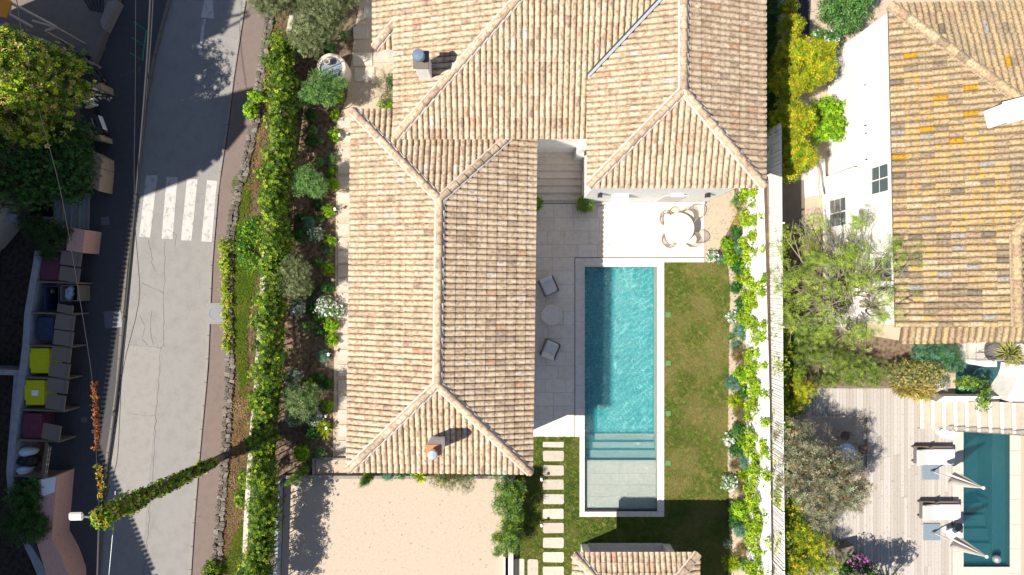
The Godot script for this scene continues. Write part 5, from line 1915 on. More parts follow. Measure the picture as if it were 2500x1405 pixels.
func west_garden() -> void:
	# the hedge behind the garden wall
	var HL := [694, 60, 690, 120, 688, 200, 682, 300, 688, 340, 672, 420, 672, 520, 668, 600, 660, 700, 655, 780, 655, 880, 650, 960, 645, 1050, 640, 1120, 645, 1200, 640, 1260, 632, 1330, 625, 1405, 622, 1480]
	var t := thing("hedge", P(662, 750), "long dense glossy green hedge leaning over the garden wall", "hedge")
	var st := MB.new()
	var blobs := []
	var y := 108.0
	while y < 1480.0:
		var w := rng.randf_range(0.42, 0.62)
		var hh := rng.randf_range(1.5, 1.9) + (0.4 if y > 1140 else 0.0)
		var c := P(xat(HL, y) + rng.randf_range(-2, 12), y, hh)
		blobs.append([c, V(w, 1.0, rng.randf_range(0.4, 0.55))])
		if rng.randf() < 0.5:
			blobs.append([P(xat(HL, y) - 20 + rng.randf_range(-12, 6), y + rng.randf_range(-8, 8), 1.3), V(0.35, 0.35, 0.35)])
		st.tube(bend(Vector3(c.x + 0.1, -0.03, c.z), c + V(0, 0.5, 0), 0.08), [0.03, 0.025, 0.02, 0.014, 0.01], 5, false)
		y += 19.0
	part("stems", st, M.bark, t)
	foliage("foliage", t, "round", blobs, 27000, 0.82, PAL.hedge, -0.16, 1.2, 0.45)
	foliage("dry_foliage", t, "narrow", blobs, 900, 0.8, PAL.brown + PAL.straw, -0.1, 0.7, 0.4)
	# olive and other small trees
	plant("olive_tree", P(800, 110), [[P(765, 70, 2.6), V(0.9, 0.8, 0.85)], [P(795, 50, 2.4), V(0.8, 0.7, 0.7)], [P(735, 85, 2.5), V(0.6, 0.6, 0.6)], [P(760, 115, 2.4), V(0.5, 0.5, 0.4)], [P(820, 20, 2.3), V(0.6, 0.5, 0.5)]],
		"large silvery olive tree near the round well", "tree", {"trunk": 0.08, "fork": 0.9, "limbs": 3, "twigs": 2, "count": 4200, "leaf": "narrow", "size": 0.75, "pal": PAL.olive, "crown": "crown", "hole": -0.3, "freq": 1.8})
	plant("olive_tree", P(735, -30, -0.4), [[P(672, 5, 2.6), V(0.9, 0.8, 0.6)], [P(640, -5, 2.4), V(0.6, 0.6, 0.5)], [P(720, -10, 2.6), V(0.8, 0.7, 0.6)], [P(780, -15, 2.6), V(0.8, 0.6, 0.5)], [P(850, -8, 2.0), V(0.7, 0.5, 0.4)]],
		"olive tree overhanging the bank at the top end", "tree", {"trunk": 0.08, "fork": 0.9, "limbs": 3, "twigs": 2, "count": 3600, "leaf": "narrow", "size": 0.75, "pal": PAL.olive, "crown": "crown", "hole": -0.3, "freq": 1.8})
	plant("olive_tree", P(770, 690), [[P(720, 665, 2.2), V(0.62, 0.5, 0.6)], [P(712, 695, 2.0), V(0.55, 0.5, 0.5)], [P(735, 700, 2.0), V(0.4, 0.45, 0.5)], [P(705, 645, 2.0), V(0.3, 0.35, 0.35)]],
		"grey green olive tree beside the hedge, level with the pool head", "tree", {"trunk": 0.05, "fork": 0.9, "limbs": 3, "twigs": 2, "count": 2300, "leaf": "narrow", "size": 0.7, "pal": PAL.olive, "crown": "crown", "hole": -0.3, "freq": 2.0})
	plant("young_tree", P(805, 280), [[P(785, 195, 1.6), V(0.45, 0.4, 0.4)], [P(765, 225, 1.7), V(0.5, 0.45, 0.45)], [P(800, 235, 1.5), V(0.45, 0.4, 0.4)], [P(740, 240, 1.5), V(0.3, 0.3, 0.3)], [P(830, 205, 1.5), V(0.3, 0.3, 0.25)]],
		"young fresh green tree partly covering the round well", "tree", {"trunk": 0.04, "fork": 0.7, "limbs": 3, "count": 1500, "leaf": "long", "size": 0.62, "pal": PAL.fresh, "crown": "crown", "hole": -0.25, "freq": 2.2})
	plant("young_tree", P(790, 480), [[P(750, 435, 1.7), V(0.55, 0.45, 0.5)], [P(775, 455, 1.5), V(0.4, 0.4, 0.45)], [P(730, 450, 1.6), V(0.4, 0.4, 0.4)]],
		"young fresh green tree between the well and the flower bushes", "tree", {"trunk": 0.035, "fork": 0.7, "limbs": 3, "count": 1400, "leaf": "long", "size": 0.62, "pal": PAL.fresh, "crown": "crown", "hole": -0.25, "freq": 2.2})
	plant("young_tree", P(780, 985), [[P(735, 985, 1.7), V(0.6, 0.5, 0.6)], [P(755, 965, 1.5), V(0.5, 0.45, 0.45)], [P(715, 965, 1.6), V(0.4, 0.4, 0.4)], [P(730, 1015, 1.5), V(0.35, 0.35, 0.3)]],
		"young fresh green tree at the south end of the west bed", "tree", {"trunk": 0.035, "fork": 0.7, "limbs": 3, "count": 1700, "leaf": "long", "size": 0.62, "pal": PAL.fresh + PAL.olive, "crown": "crown", "hole": -0.25, "freq": 2.2})
	plant("twiggy_bush", P(945, 225), [[P(935, 195, 0.6), V(0.5, 0.5, 0.5)], [P(940, 235, 0.4), V(0.35, 0.4, 0.35)]], "open twiggy bush with a few purple flowers by the villa wall", "shrub", {"count": 260, "leaf": "feather", "size": 0.9, "pal": PAL.brown + PAL.olive, "trunk": 0.015, "limbs": 5, "twigs": 2, "flowers": 12, "flower_pal": PAL.purple})
	plant("wall_plant", P(956, 198), [[P(957, 198, 0.3), V(0.22, 0.3, 0.3)]], "small dark green plant against the middle wing wall", "plant", {"count": 160, "leaf": "small", "pal": PAL.deep})
	plant("wall_plant", P(945, 258), [[P(943, 256, 0.2), V(0.35, 0.25, 0.22)]], "low lime green plant above the south wing eave", "plant", {"count": 150, "leaf": "long", "size": 0.6, "pal": PAL.lime})
	var w := "west"
	bed(w, [[838, 86, 11, "fresh"], [800, 118, 16, "green"], [822, 236, 16, "yellow"], [756, 280, 17, "green"], [815, 280, 10, "yellow"], [762, 318, 10, "fresh"], [817, 329, 14, "yellow"], [757, 345, 12, "green"], [778, 342, 9, "fresh"], [810, 388, 11, "fresh"], [780, 395, 10, "fresh"], [808, 417, 10, "bright"], [811, 450, 14, "yellow"], [812, 452, 8, "fresh"], [774, 500, 10, "green"], [800, 515, 15, "yellow"], [733, 533, 10, "green"], [752, 546, 15, "blue"], [782, 534, 9, "fresh"], [731, 577, 16, "green"], [770, 572, 19, "flower"], [803, 588, 12, "bright"], [803, 618, 9, "fresh"], [775, 640, 9, "fresh"], [800, 657, 15, "yellow"], [798, 701, 14, "green"], [760, 712, 11, "green"], [725, 752, 20, "flower"], [793, 750, 26, "flower"], [823, 762, 16, "flower"], [757, 755, 9, "green"], [778, 776, 9, "bright"], [808, 794, 16, "yellow"], [752, 795, 12, "fresh"], [782, 808, 10, "green"], [809, 830, 13, "bright"], [789, 870, 13, "blue"], [712, 920, 22, "flower"], [755, 942, 17, "yellow"], [776, 925, 12, "green"], [798, 938, 13, "green"], [799, 993, 12, "yellow"], [712, 1022, 20, "flower"], [765, 1022, 20, "flower"], [788, 1045, 14, "spiky"], [760, 1058, 17, "green"], [735, 1108, 19, "bright"], [783, 1108, 11, "fresh"], [745, 1070, 14, "brown"]])
	# the two slim cypresses at the court
	for q in [[752, 1138, 698, 1182, "slim dark cypress at the north west corner of the gravel court"], [908, 1152, 882, 1183, "slim dark cypress against the south eave of the villa"]]:
		var hh := 2.6 if q[0] < 800 else 1.9
		var b := P(q[0], q[1])
		var bl := []
		for k in 9:
			var f := k / 8.0
			var r := 0.2 * sin(PI * (0.25 + 0.68 * f))
			bl.append([b + Vector3(0, 0.15 + hh * f, 0), V(r, hh * 0.1, r)])
		plant("cypress_tree", b, bl, q[4], "tree", {"count": 900, "leaf": "feather", "size": 0.75, "pal": PAL.deep + PAL.hedge, "crown": "crown", "limbs": 1, "trunk": 0.025, "shell": 0.5, "lit": 1.5, "hole": -0.7})
	# shrubs along the north edge of the court
	var n := 0
	for q in [[947, 1160, 14, "blue"], [978, 1158, 12, "fresh"], [1008, 1157, 10, "fresh"], [1027, 1160, 10, "spiky"], [1060, 1160, 12, "brown"], [1085, 1168, 18, "twiggy"], [1118, 1160, 14, "fresh"], [1135, 1158, 13, "brown"], [1150, 1160, 10, "fresh"], [1210, 1158, 12, "fresh"], [1236, 1161, 14, "blue"]]:
		shrub("court edge", q[0], q[1], q[2], q[3], "%s under the south eave, %s plant from the west" % [SORTS[q[3]][2], ORD[n]])
		n += 1
	plant("olive_shrub", P(1085, 1150), [[P(1075, 1172, 1.3), V(0.45, 0.4, 0.4)], [P(1105, 1178, 1.2), V(0.5, 0.35, 0.35)], [P(1140, 1180, 1.1), V(0.35, 0.3, 0.4)]], "grey green olive shrub arching over the court kerb", "shrub", {"trunk": 0.025, "fork": 0.4, "limbs": 4, "twigs": 2, "count": 650, "leaf": "narrow", "size": 0.62, "pal": PAL.olive, "hole": -0.1, "freq": 2.5})
	# oleander hedge in the planter
	var bl2 := []
	for q in [[1228, 1195, 1.1, 0.4], [1250, 1215, 1.3, 0.45], [1232, 1240, 1.2, 0.4], [1255, 1255, 1.3, 0.4], [1240, 1285, 1.1, 0.35], [1252, 1310, 1.1, 0.4], [1218, 1318, 0.9, 0.3], [1245, 1335, 1.0, 0.35], [1215, 1345, 0.8, 0.22], [1215, 1230, 1.0, 0.25], [1262, 1190, 1.2, 0.3]]:
		bl2.append([P(q[0], q[1], q[2]), V(q[3], q[3] * 1.1, q[3])])
	plant("oleander_hedge", P(1240, 1260), bl2, "loose bright green oleander hedge on the east side of the gravel court", "hedge", {"trunk": 0.02, "limbs": 3, "count": 2600, "leaf": "long", "size": 0.62, "pal": PAL.hedge + PAL.fresh, "hole": -0.12, "freq": 2.2})
	# path slabs under the west eave, with the lights beside them
	n = 0
	for y2 in [300, 335, 372, 410, 446, 482, 520, 560, 594, 628, 662, 696, 730, 764, 798, 832, 868, 905, 942, 978, 1015, 1052, 1090]:
		var mb := MB.new()
		mb.bx(P(842, y2) + Vector3(0, 0, 0), Vector3(px_r(34), 0.06, px_r(28)), 0.01, 0.008)
		solo("path_slab", mb, M["slab%d" % (n % 4)], P(842, y2), "pale square path slab under the west eave of the south wing", "stepping stone", "path slabs under the west eave")
		n += 1
	n = 0
	for q in [[880, 80, 36, 30], [885, 145, 48, 32], [935, 135, 46, 34], [890, 182, 50, 34], [905, 30, 34, 30]]:
		var mb := MB.new()
		mb.bx(P(q[0], q[1]), Vector3(px_r(q[2]), 0.06, px_r(q[3])), 0.02, 0.008)
		solo("path_slab", mb, M["slab%d" % (n % 4)], P(q[0], q[1]), ["slab north west of the well beside the small west wing", "broad slab just east of the well", "slab between the well and the middle wing door", "lowest slab east of the well, in its shadow", "topmost slab by the west wing wall"][n], "stepping stone", "slabs round the well")
		n += 1
	n = 0
	for q in [[827, 330], [816, 511], [810, 684], [800, 866], [793, 1017], [795, 1046]]:
		bollard(q[0], q[1], "white path light in the west bed, %s from the north" % ORD[n])
		n += 1
	bollard(1321, 1172, "white path light beside the third stepping stone in the lawn")
	bollard(1321, 1284, "white path light beside the seventh stepping stone in the lawn")
	# bank growth and ivy on the rubble wall
	plant("ivy_clump", P(616, 240, -0.4), [[P(622, 235, -0.05), V(0.3, 0.3, 0.28)], [P(612, 270, -0.05), V(0.28, 0.32, 0.4)], [P(632, 238, -0.1), V(0.2, 0.2, 0.2)]], "bright green ivy clump sitting on the rubble wall", "ivy", {"trunk": 0.0, "count": 520, "leaf": "ivy", "size": 0.8, "pal": PAL.lime, "hole": -0.6})
	var edge := []
	for k in 34:
		var yy := lerpf(600, 850, k / 33.0)
		edge.append([P(xat(STONE, yy) + 2 + rng.randf_range(-6, 8), yy, -0.25), V(0.2, 0.2, 0.2)])
	edge.append([P(545, 600, -0.2), V(0.3, 0.35, 0.4)])
	edge.append([P(548, 640, -0.2), V(0.3, 0.35, 0.45)])
	plant("ivy_clump", P(553, 700, -0.4), edge, "yellowing ivy spilling over the middle of the rubble wall", "ivy", {"trunk": 0.0, "count": 2400, "leaf": "ivy", "size": 0.62, "pal": PAL.yellow + PAL.straw + PAL.lime, "hole": -0.3})
	edge = []
	for q in [[598, 600, 0.5], [603, 560, 0.45], [612, 640, 0.4], [600, 630, 0.4], [625, 545, 0.35], [630, 580, 0.4]]:
		edge.append([P(q[0], q[1], -0.15), V(q[2], 0.35, q[2])])
	plant("bank_bush", P(605, 600, -0.4), edge, "soft bright green bush growing on the earth bank", "shrub", {"trunk": 0.01, "count": 1300, "leaf": "small", "size": 1.1, "pal": PAL.deep + PAL.lime, "hole": -0.3})
	for q in [[515, 1398, 0.4, "small leafy bush at the foot of the rubble wall"], [600, 1170, 0.35, "upper green bush against the garden wall by the lamp post"], [592, 1215, 0.35, "lower green bush against the garden wall by the lamp post"]]:
		plant("bank_bush", P(q[0], q[1], -0.4), [[P(q[0], q[1], -0.1), V(q[2], 0.35, q[2] * 1.3)]], q[3], "shrub", {"trunk": 0.01, "count": 500, "leaf": "round", "size": 0.75, "pal": PAL.hedge, "hole": -0.4})
	var mb3 := MB.new()
	mb3.sheet(poly([580, 440, 600, 410, 605, 470, 590, 560, 605, 680, 590, 800, 600, 930, 592, 955, 577, 880, 572, 760, 568, 640, 572, 540], -0.43), -0.405)
	solo("moss_patch", mb3, M.moss, P(585, 700, -0.42), "mossy green growth covering part of the earth bank", "moss", "", "stuff")
	tuft_field("bank_grass", [poly([570, 440, 604, 405, 612, 480, 600, 560, 625, 680, 600, 800, 604, 930, 592, 975, 574, 880, 570, 760, 566, 640, 569, 540], -0.43), poly([575, 1310, 600, 1250, 590, 1405, 530, 1405], -0.43)], 4200, -0.42, [Color(0.13, 0.2, 0.012), Color(0.09, 0.17, 0.015), Color(0.2, 0.2, 0.03)], "yellow green grass tufts on the earth bank", "turf", 2.2)
	tuft_field("dry_grass", [poly([660, 60, 700, 60, 625, 480, 590, 480], -0.43), poly([560, 930, 615, 930, 590, 1405, 530, 1405], -0.43)], 2600, -0.42, [Color(0.3, 0.2, 0.09), Color(0.24, 0.16, 0.07), Color(0.36, 0.26, 0.12)], "dry straw on the bare parts of the bank", "turf", 2.0)
	# drip lines in the bed
	for q in [[715, 300, 720, 700, 712, 1000], [760, 280, 763, 700, 755, 1020], [818, 300, 806, 700, 792, 1080]]:
		var mb := MB.new()
		mb.tube([P(q[0], q[1], 0.0), P(q[2] - 3, q[3] - 200, 0.0), P(q[2], q[3], 0.0), P(q[4], q[5], 0.0)], [0.014], 5)
		solo("drip_pipe", mb, M.wood_dark, P(q[0], q[1]), ["brown drip pipe on the soil nearest the hedge", "brown drip pipe along the middle of the west bed", "brown drip pipe along the path side of the west bed"][0 if q[0] < 730 else 1 if q[0] < 800 else 2], "irrigation pipe", "drip pipes of the west bed")
	tuft_field("ground_cover", [poly([705, 290, 800, 290, 785, 1120, 700, 1120]), poly([1786, 650, 1830, 650, 1838, 1405, 1786, 1405])], 2600, -0.02, [Color(0.03, 0.075, 0.012), Color(0.07, 0.12, 0.02), Color(0.1, 0.12, 0.035)], "low mixed ground cover between the shrubs of the beds", "small", 0.7, "bed")
	# fallen leaves on the court and the paving
	var buf := PackedFloat32Array()
	var cnt := 0
	for q in [[700, 1170, 1235, 1400, 130], [1310, 500, 1720, 625, 25], [820, 120, 960, 260, 120], [700, 300, 850, 1110, 900], [1722, 460, 1800, 640, 120], [1785, 640, 1840, 1400, 500], [470, 0, 600, 1400, 160], [1990, 950, 2240, 1400, 120]]:
		for k in q[4]:
			var h: float = ROAD + 0.14 if q[0] == 470 else 0.055 if q[0] == 1990 else 0.015
			var p := P(rng.randf_range(q[0], q[2]), rng.randf_range(q[1], q[3]), h)
			var bs := Basis(Vector3.UP, rng.randf() * TAU).scaled(Vector3.ONE * rng.randf_range(0.25, 0.5))
			var c: Color = (PAL.brown + PAL.straw)[rng.randi() % 6]
			buf.append_array([bs.x.x, bs.y.x, bs.z.x, p.x, bs.x.y, bs.y.y, bs.z.y, p.y, bs.x.z, bs.y.z, bs.z.z, p.z, c.r, c.g, c.b, 1.0])
			cnt += 1
	var lit := mass("fallen_leaves", self, leafmesh["small"], leaf_mat(), buf, cnt)
	tag(lit, "scattered dry fallen leaves on gravel, soil and paving", "leaves", "", "stuff")
	well()


func well() -> void:
	var p := P(822, 183)
	p.y = -0.03
	var t := thing("round_well", p, "round white stone well with grey lid and metal arch", "well")
	var mb := MB.new()
	mb.lathe(p, [Vector2(0.63, 0.0), Vector2(0.63, 0.95), Vector2(0.6, 1.0), Vector2(0.47, 1.0), Vector2(0.47, 0.86)], 36)
	part("drum", mb, M.wall_cap, t)
	mb = MB.new()
	mb.lathe(p, [Vector2(0.47, 0.9), Vector2(0.45, 0.93), Vector2(0.0, 0.94)], 30)
	part("lid", mb, M.plate, t)
	mb = MB.new()
	var arch := []
	for k in 13:
		var a := PI * k / 12.0
		arch.append(p + Vector3(-cos(a) * 0.5 * 0.8, 1.0 + minf(sin(a) * 1.3, 0.75), cos(a) * 0.5 * 0.35 - 0.05))
	mb.tube(arch, [0.018], 6)
	var ar := part("arch", mb, M.grey_metal, t)
	mb = MB.new()
	mb.tube([p + Vector3(0, 1.75, -0.05), p + Vector3(0.02, 1.42, -0.06)], [0.008], 5)
	part("rope", mb, M.cane, ar)
	mb = MB.new()
	mb.lathe(p + Vector3(-0.12, 1.0, -0.2), [Vector2(0.09, 0), Vector2(0.13, 0.26), Vector2(0.115, 0.26), Vector2(0.08, 0.03), Vector2(0.0, 0.03)], 18)
	solo("bucket", mb, M.coping, p + Vector3(-0.12, 1.0, -0.2), "pale metal bucket standing on the well lid", "bucket")


func east_bed() -> void:
	bed("east", [[1777, 597, 15, "yellow"], [1795, 586, 8, "blue"], [1810, 607, 17, "blue"], [1740, 626, 14, "flower"], [1763, 633, 8, "blue"], [1785, 632, 18, "yellow"], [1806, 652, 19, "green"], [1817, 600, 10, "fresh"], [1812, 680, 13, "spiky"], [1797, 703, 13, "green"], [1815, 742, 18, "green"], [1820, 775, 19, "yellow"], [1789, 776, 14, "flower"], [1809, 806, 17, "blue"], [1820, 822, 12, "fresh"], [1788, 822, 8, "fresh"], [1795, 846, 10, "blue"], [1812, 868, 24, "brown"], [1813, 915, 20, "yellow"], [1791, 937, 17, "blue"], [1824, 956, 18, "green"], [1797, 980, 14, "spiky"], [1814, 1010, 22, "brown"], [1806, 1045, 15, "green"], [1794, 1060, 11, "fresh"], [1780, 1076, 14, "flower"], [1818, 1082, 18, "yellow"], [1798, 1100, 17, "green"], [1824, 1130, 17, "blue"], [1795, 1137, 13, "brown"], [1783, 1180, 19, "flower"], [1817, 1160, 12, "spiky"], [1813, 1195, 15, "brown"], [1808, 1247, 24, "bright"], [1795, 1271, 17, "green"], [1810, 1295, 18, "blue"], [1812, 1345, 14, "brown"], [1787, 1377, 14, "spiky"], [1775, 1330, 9, "flower"], [1818, 1380, 14, "fresh"], [1805, 490, 17, "fresh"], [1808, 540, 16, "twiggy"], [1800, 565, 14, "green"], [1770, 590, 9, "fresh"]])
	# ivy over the boundary wall
	var blobs := []
	var y := 460.0
	while y < 1510.0:
		var lo := 1832.0 + (y - 460.0) * 0.008
		for k in 3:
			if rng.randf() < (0.65 if y < 700 else 0.85):
				var f := rng.randf()
				var hh := lerpf(0.7, 2.3, f)
				var wx := lerpf(1808, 1823, (y - 460.0) / 940.0)
				var p := P(wx, y)
				blobs.append([Vector3(p.x - 0.07 - rng.randf() * 0.1 + (0.2 if f > 0.82 else 0.0), hh, p.z + rng.randf_range(-0.2, 0.2)), V(0.16, rng.randf_range(0.2, 0.45), rng.randf_range(0.18, 0.34))])
		y += 13.0
	var t := thing("ivy", P(1822, 900), "bright lime ivy climbing the white boundary wall along the east bed", "ivy")
	foliage("foliage", t, "ivy", blobs, 9500, 0.72, PAL.ivy, -0.14, 0.9, 0.6)
	# shrubs over the wall on the neighbour side
	plant("lavender_bush", P(1800, 510), [[P(1815, 505, 0.9), V(0.5, 0.5, 0.4)], [P(1835, 520, 0.9), V(0.4, 0.4, 0.4)]], "sparse grey twiggy bush under the top of the boundary wall", "shrub", {"count": 380, "leaf": "feather", "size": 0.9, "pal": PAL.olive + PAL.straw, "limbs": 5, "twigs": 2, "trunk": 0.015, "hole": -0.1})
	# a dark hedge behind the east wing
	var bl := []
	for k in 16:
		bl.append([P(1880 + rng.randf_range(-6, 10), -60 + k * 28, 1.0), V(0.4, 0.9, 0.45)])
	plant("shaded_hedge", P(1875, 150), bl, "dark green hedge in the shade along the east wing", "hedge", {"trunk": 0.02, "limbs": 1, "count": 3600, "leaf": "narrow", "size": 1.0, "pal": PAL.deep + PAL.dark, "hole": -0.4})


# ---- furniture of the terrace
func furniture() -> void:
	var p := P(1658, 557, 0.74)
	var base := Vector3(p.x, 0, p.z)
	var t := thing("dining_table", base, "round cream dining table on the sunny terrace", "table")
	var mb := MB.new()
	mb.lathe(base, [Vector2(0.0, 0.7), Vector2(0.6, 0.7), Vector2(0.645, 0.715), Vector2(0.645, 0.735), Vector2(0.63, 0.745), Vector2(0.0, 0.745)], 48)
	part("tabletop", mb, M.table_top, t)
	mb = MB.new()
	mb.lathe(base, [Vector2(0.3, 0.0), Vector2(0.28, 0.04), Vector2(0.1, 0.1), Vector2(0.08, 0.6), Vector2(0.2, 0.7)], 24)
	part("pedestal", mb, M.table_stone, t)
	var n := 0
	for q in [[1628, 534, "cane shell chair on the upper left of the dining table"], [1683, 526, "cane shell chair on the upper right of the dining table"], [1633, 586, "cane shell chair on the lower left of the dining table"], [1690, 585, "cane shell chair on the lower right of the dining table"]]:
		var c := P(q[0], q[1], 0.55)
		c.y = 0.0
		shell_chair(c, atan2(base.x - c.x, base.z - c.z), q[2])
	# coffee table and two armchairs in the shade
	p = P(1347, 770, 0.35)
	base = Vector3(p.x, 0, p.z)
	t = thing("coffee_table", base, "round grey stone coffee table between the two armchairs", "table")
	mb = MB.new()
	mb.lathe(base, [Vector2(0.0, 0.3), Vector2(0.42, 0.3), Vector2(0.44, 0.31), Vector2(0.44, 0.35), Vector2(0.43, 0.36), Vector2(0.0, 0.36)], 44)
	part("tabletop", mb, M.table_stone, t)
	mb = MB.new()
	mb.lathe(base, [Vector2(0.3, 0.0), Vector2(0.26, 0.3)], 30)
	part("drum", mb, M.table_stone, t)
	armchair(P(1338, 698), 0.42, "grey cushioned armchair at the north of the coffee table", false)
	armchair(P(1342, 853), PI - 0.4, "grey cushioned armchair at the south of the coffee table", true)
	p = P(1301, 851)
	mb = MB.new()
	mb.lathe(p, [Vector2(0.2, 0.0), Vector2(0.06, 0.05), Vector2(0.05, 0.4), Vector2(0.22, 0.43), Vector2(0.22, 0.46), Vector2(0, 0.46)], 24)
	solo("side_table", mb, M.table_top, p, "small round side table half hidden under the south wing eave", "table")
	# pot plants
	for q in [[1427, 503, 0.42, "clipped green shrub in a dark pot by the terrace steps"], [1309, 500, 0.3, "green pot plant peeping from under the south wing eave"]]:
		p = P(q[0] - 1, q[1] + 5)
		t = thing("potted_plant", p, q[3], "plant")
		mb = MB.new()
		mb.lathe(p, [Vector2(0.17, 0), Vector2(0.23, 0.4), Vector2(0.205, 0.4), Vector2(0.2, 0.34), Vector2(0, 0.34)], 22)
		part("pot", mb, M.frame_grey, t)
		foliage("foliage", t, "long", [[p + V(-0.03, 0.72, -0.06), V(q[2] * 0.8, 0.42, q[2] * 0.8)]], 420, 0.62, PAL.yellow + PAL.fresh, -0.7, 2.0, 0.5)


func shell_chair(c: Vector3, yaw: float, label: String) -> void:
	var t := thing("shell_chair", c, label, "chair", "chairs round the dining table")
	t.rotation.y = yaw
	# local axes: +z towards the table
	var mb := MB.new()
	mb.lathe(Vector3(0, 0.42, 0.02), [Vector2(0.0, 0.0), Vector2(0.22, 0.0), Vector2(0.24, 0.03), Vector2(0.22, 0.06), Vector2(0, 0.07)], 20)
	mesh_part("seat", mb, M.seat_pad, t)
	var back := MB.new()
	for k in 13:
		var a := PI + PI * (k / 12.0) * 1.16 - 0.08 * PI
		var lo := Vector3(cos(a) * 0.21, 0.43, sin(a) * 0.21)
		var hh := 0.62 + 0.24 * sin(PI * k / 12.0)
		var hi := Vector3(cos(a) * 0.33, hh, sin(a) * 0.35)
		back.tube([lo, (lo + hi) * 0.5 + Vector3(0, -0.03, 0) + (hi - lo) * Vector3(0.15, 0, 0.15), hi], [0.008], 5)
	for lv in 5:
		var f := lv / 4.0
		var pts := []
		for k in 17:
			var a := PI + PI * (k / 16.0) * 1.16 - 0.08 * PI
			var hh := lerpf(0.45, 0.62 + 0.24 * sin(PI * k / 16.0), f)
			pts.append(Vector3(cos(a) * lerpf(0.22, 0.33, f), hh, sin(a) * lerpf(0.22, 0.35, f)))
		back.tube(pts, [0.016 if lv == 4 else 0.007], 5)
	mesh_part("backrest", back, M.cane, t)
	for k in 4:
		var a := TAU * (k + 0.5) / 4.0
		mb = MB.new()
		mb.tube([Vector3(cos(a) * 0.16, 0.43, sin(a) * 0.16), Vector3(cos(a) * 0.27, 0.0, sin(a) * 0.27)], [0.014, 0.011], 6)
		mesh_part("leg", mb, M.cane, t)


# a part whose shape is given in its thing's own axes
func mesh_part(called: String, mb: MB, m: Material, parent: Node) -> MeshInstance3D:
	var o := MeshInstance3D.new()
	o.name = numbered(called, parent)
	parent.add_child(o, true)
	o.mesh = mb.commit()
	o.material_override = m
	return o


func armchair(c: Vector3, yaw: float, label: String, light_: bool) -> void:
	var t := thing("armchair", c, label, "armchair", "armchairs by the pool")
	t.rotation.y = yaw
	# local: back at -z
	mesh_part("seat", bx1(V(0, 0.33, 0.06), V(0.56, 0.16, 0.58), Basis(), 0.05), M.cushion, t)
	mesh_part("backrest", bx1(V(0, 0.52, -0.27), V(0.56, 0.4, 0.14), Basis(Vector3.RIGHT, -0.32), 0.05), M.cushion_light if light_ else M.cushion, t)
	mesh_part("frame", bx1(V(0, 0.22, 0.02), V(0.68, 0.05, 0.74), Basis(), 0.02), M.frame_grey, t)
	for s in [-1, 1]:
		mesh_part("armrest", bx1(V(0.32 * s, 0.46, 0.0), V(0.055, 0.045, 0.7), Basis(), 0.015), M.frame_grey, t)
		for z in [-0.3, 0.3]:
			mesh_part("leg", bx1(V(0.32 * s, 0.22, z), V(0.05, 0.44, 0.05), Basis(), 0.01), M.frame_grey, t)


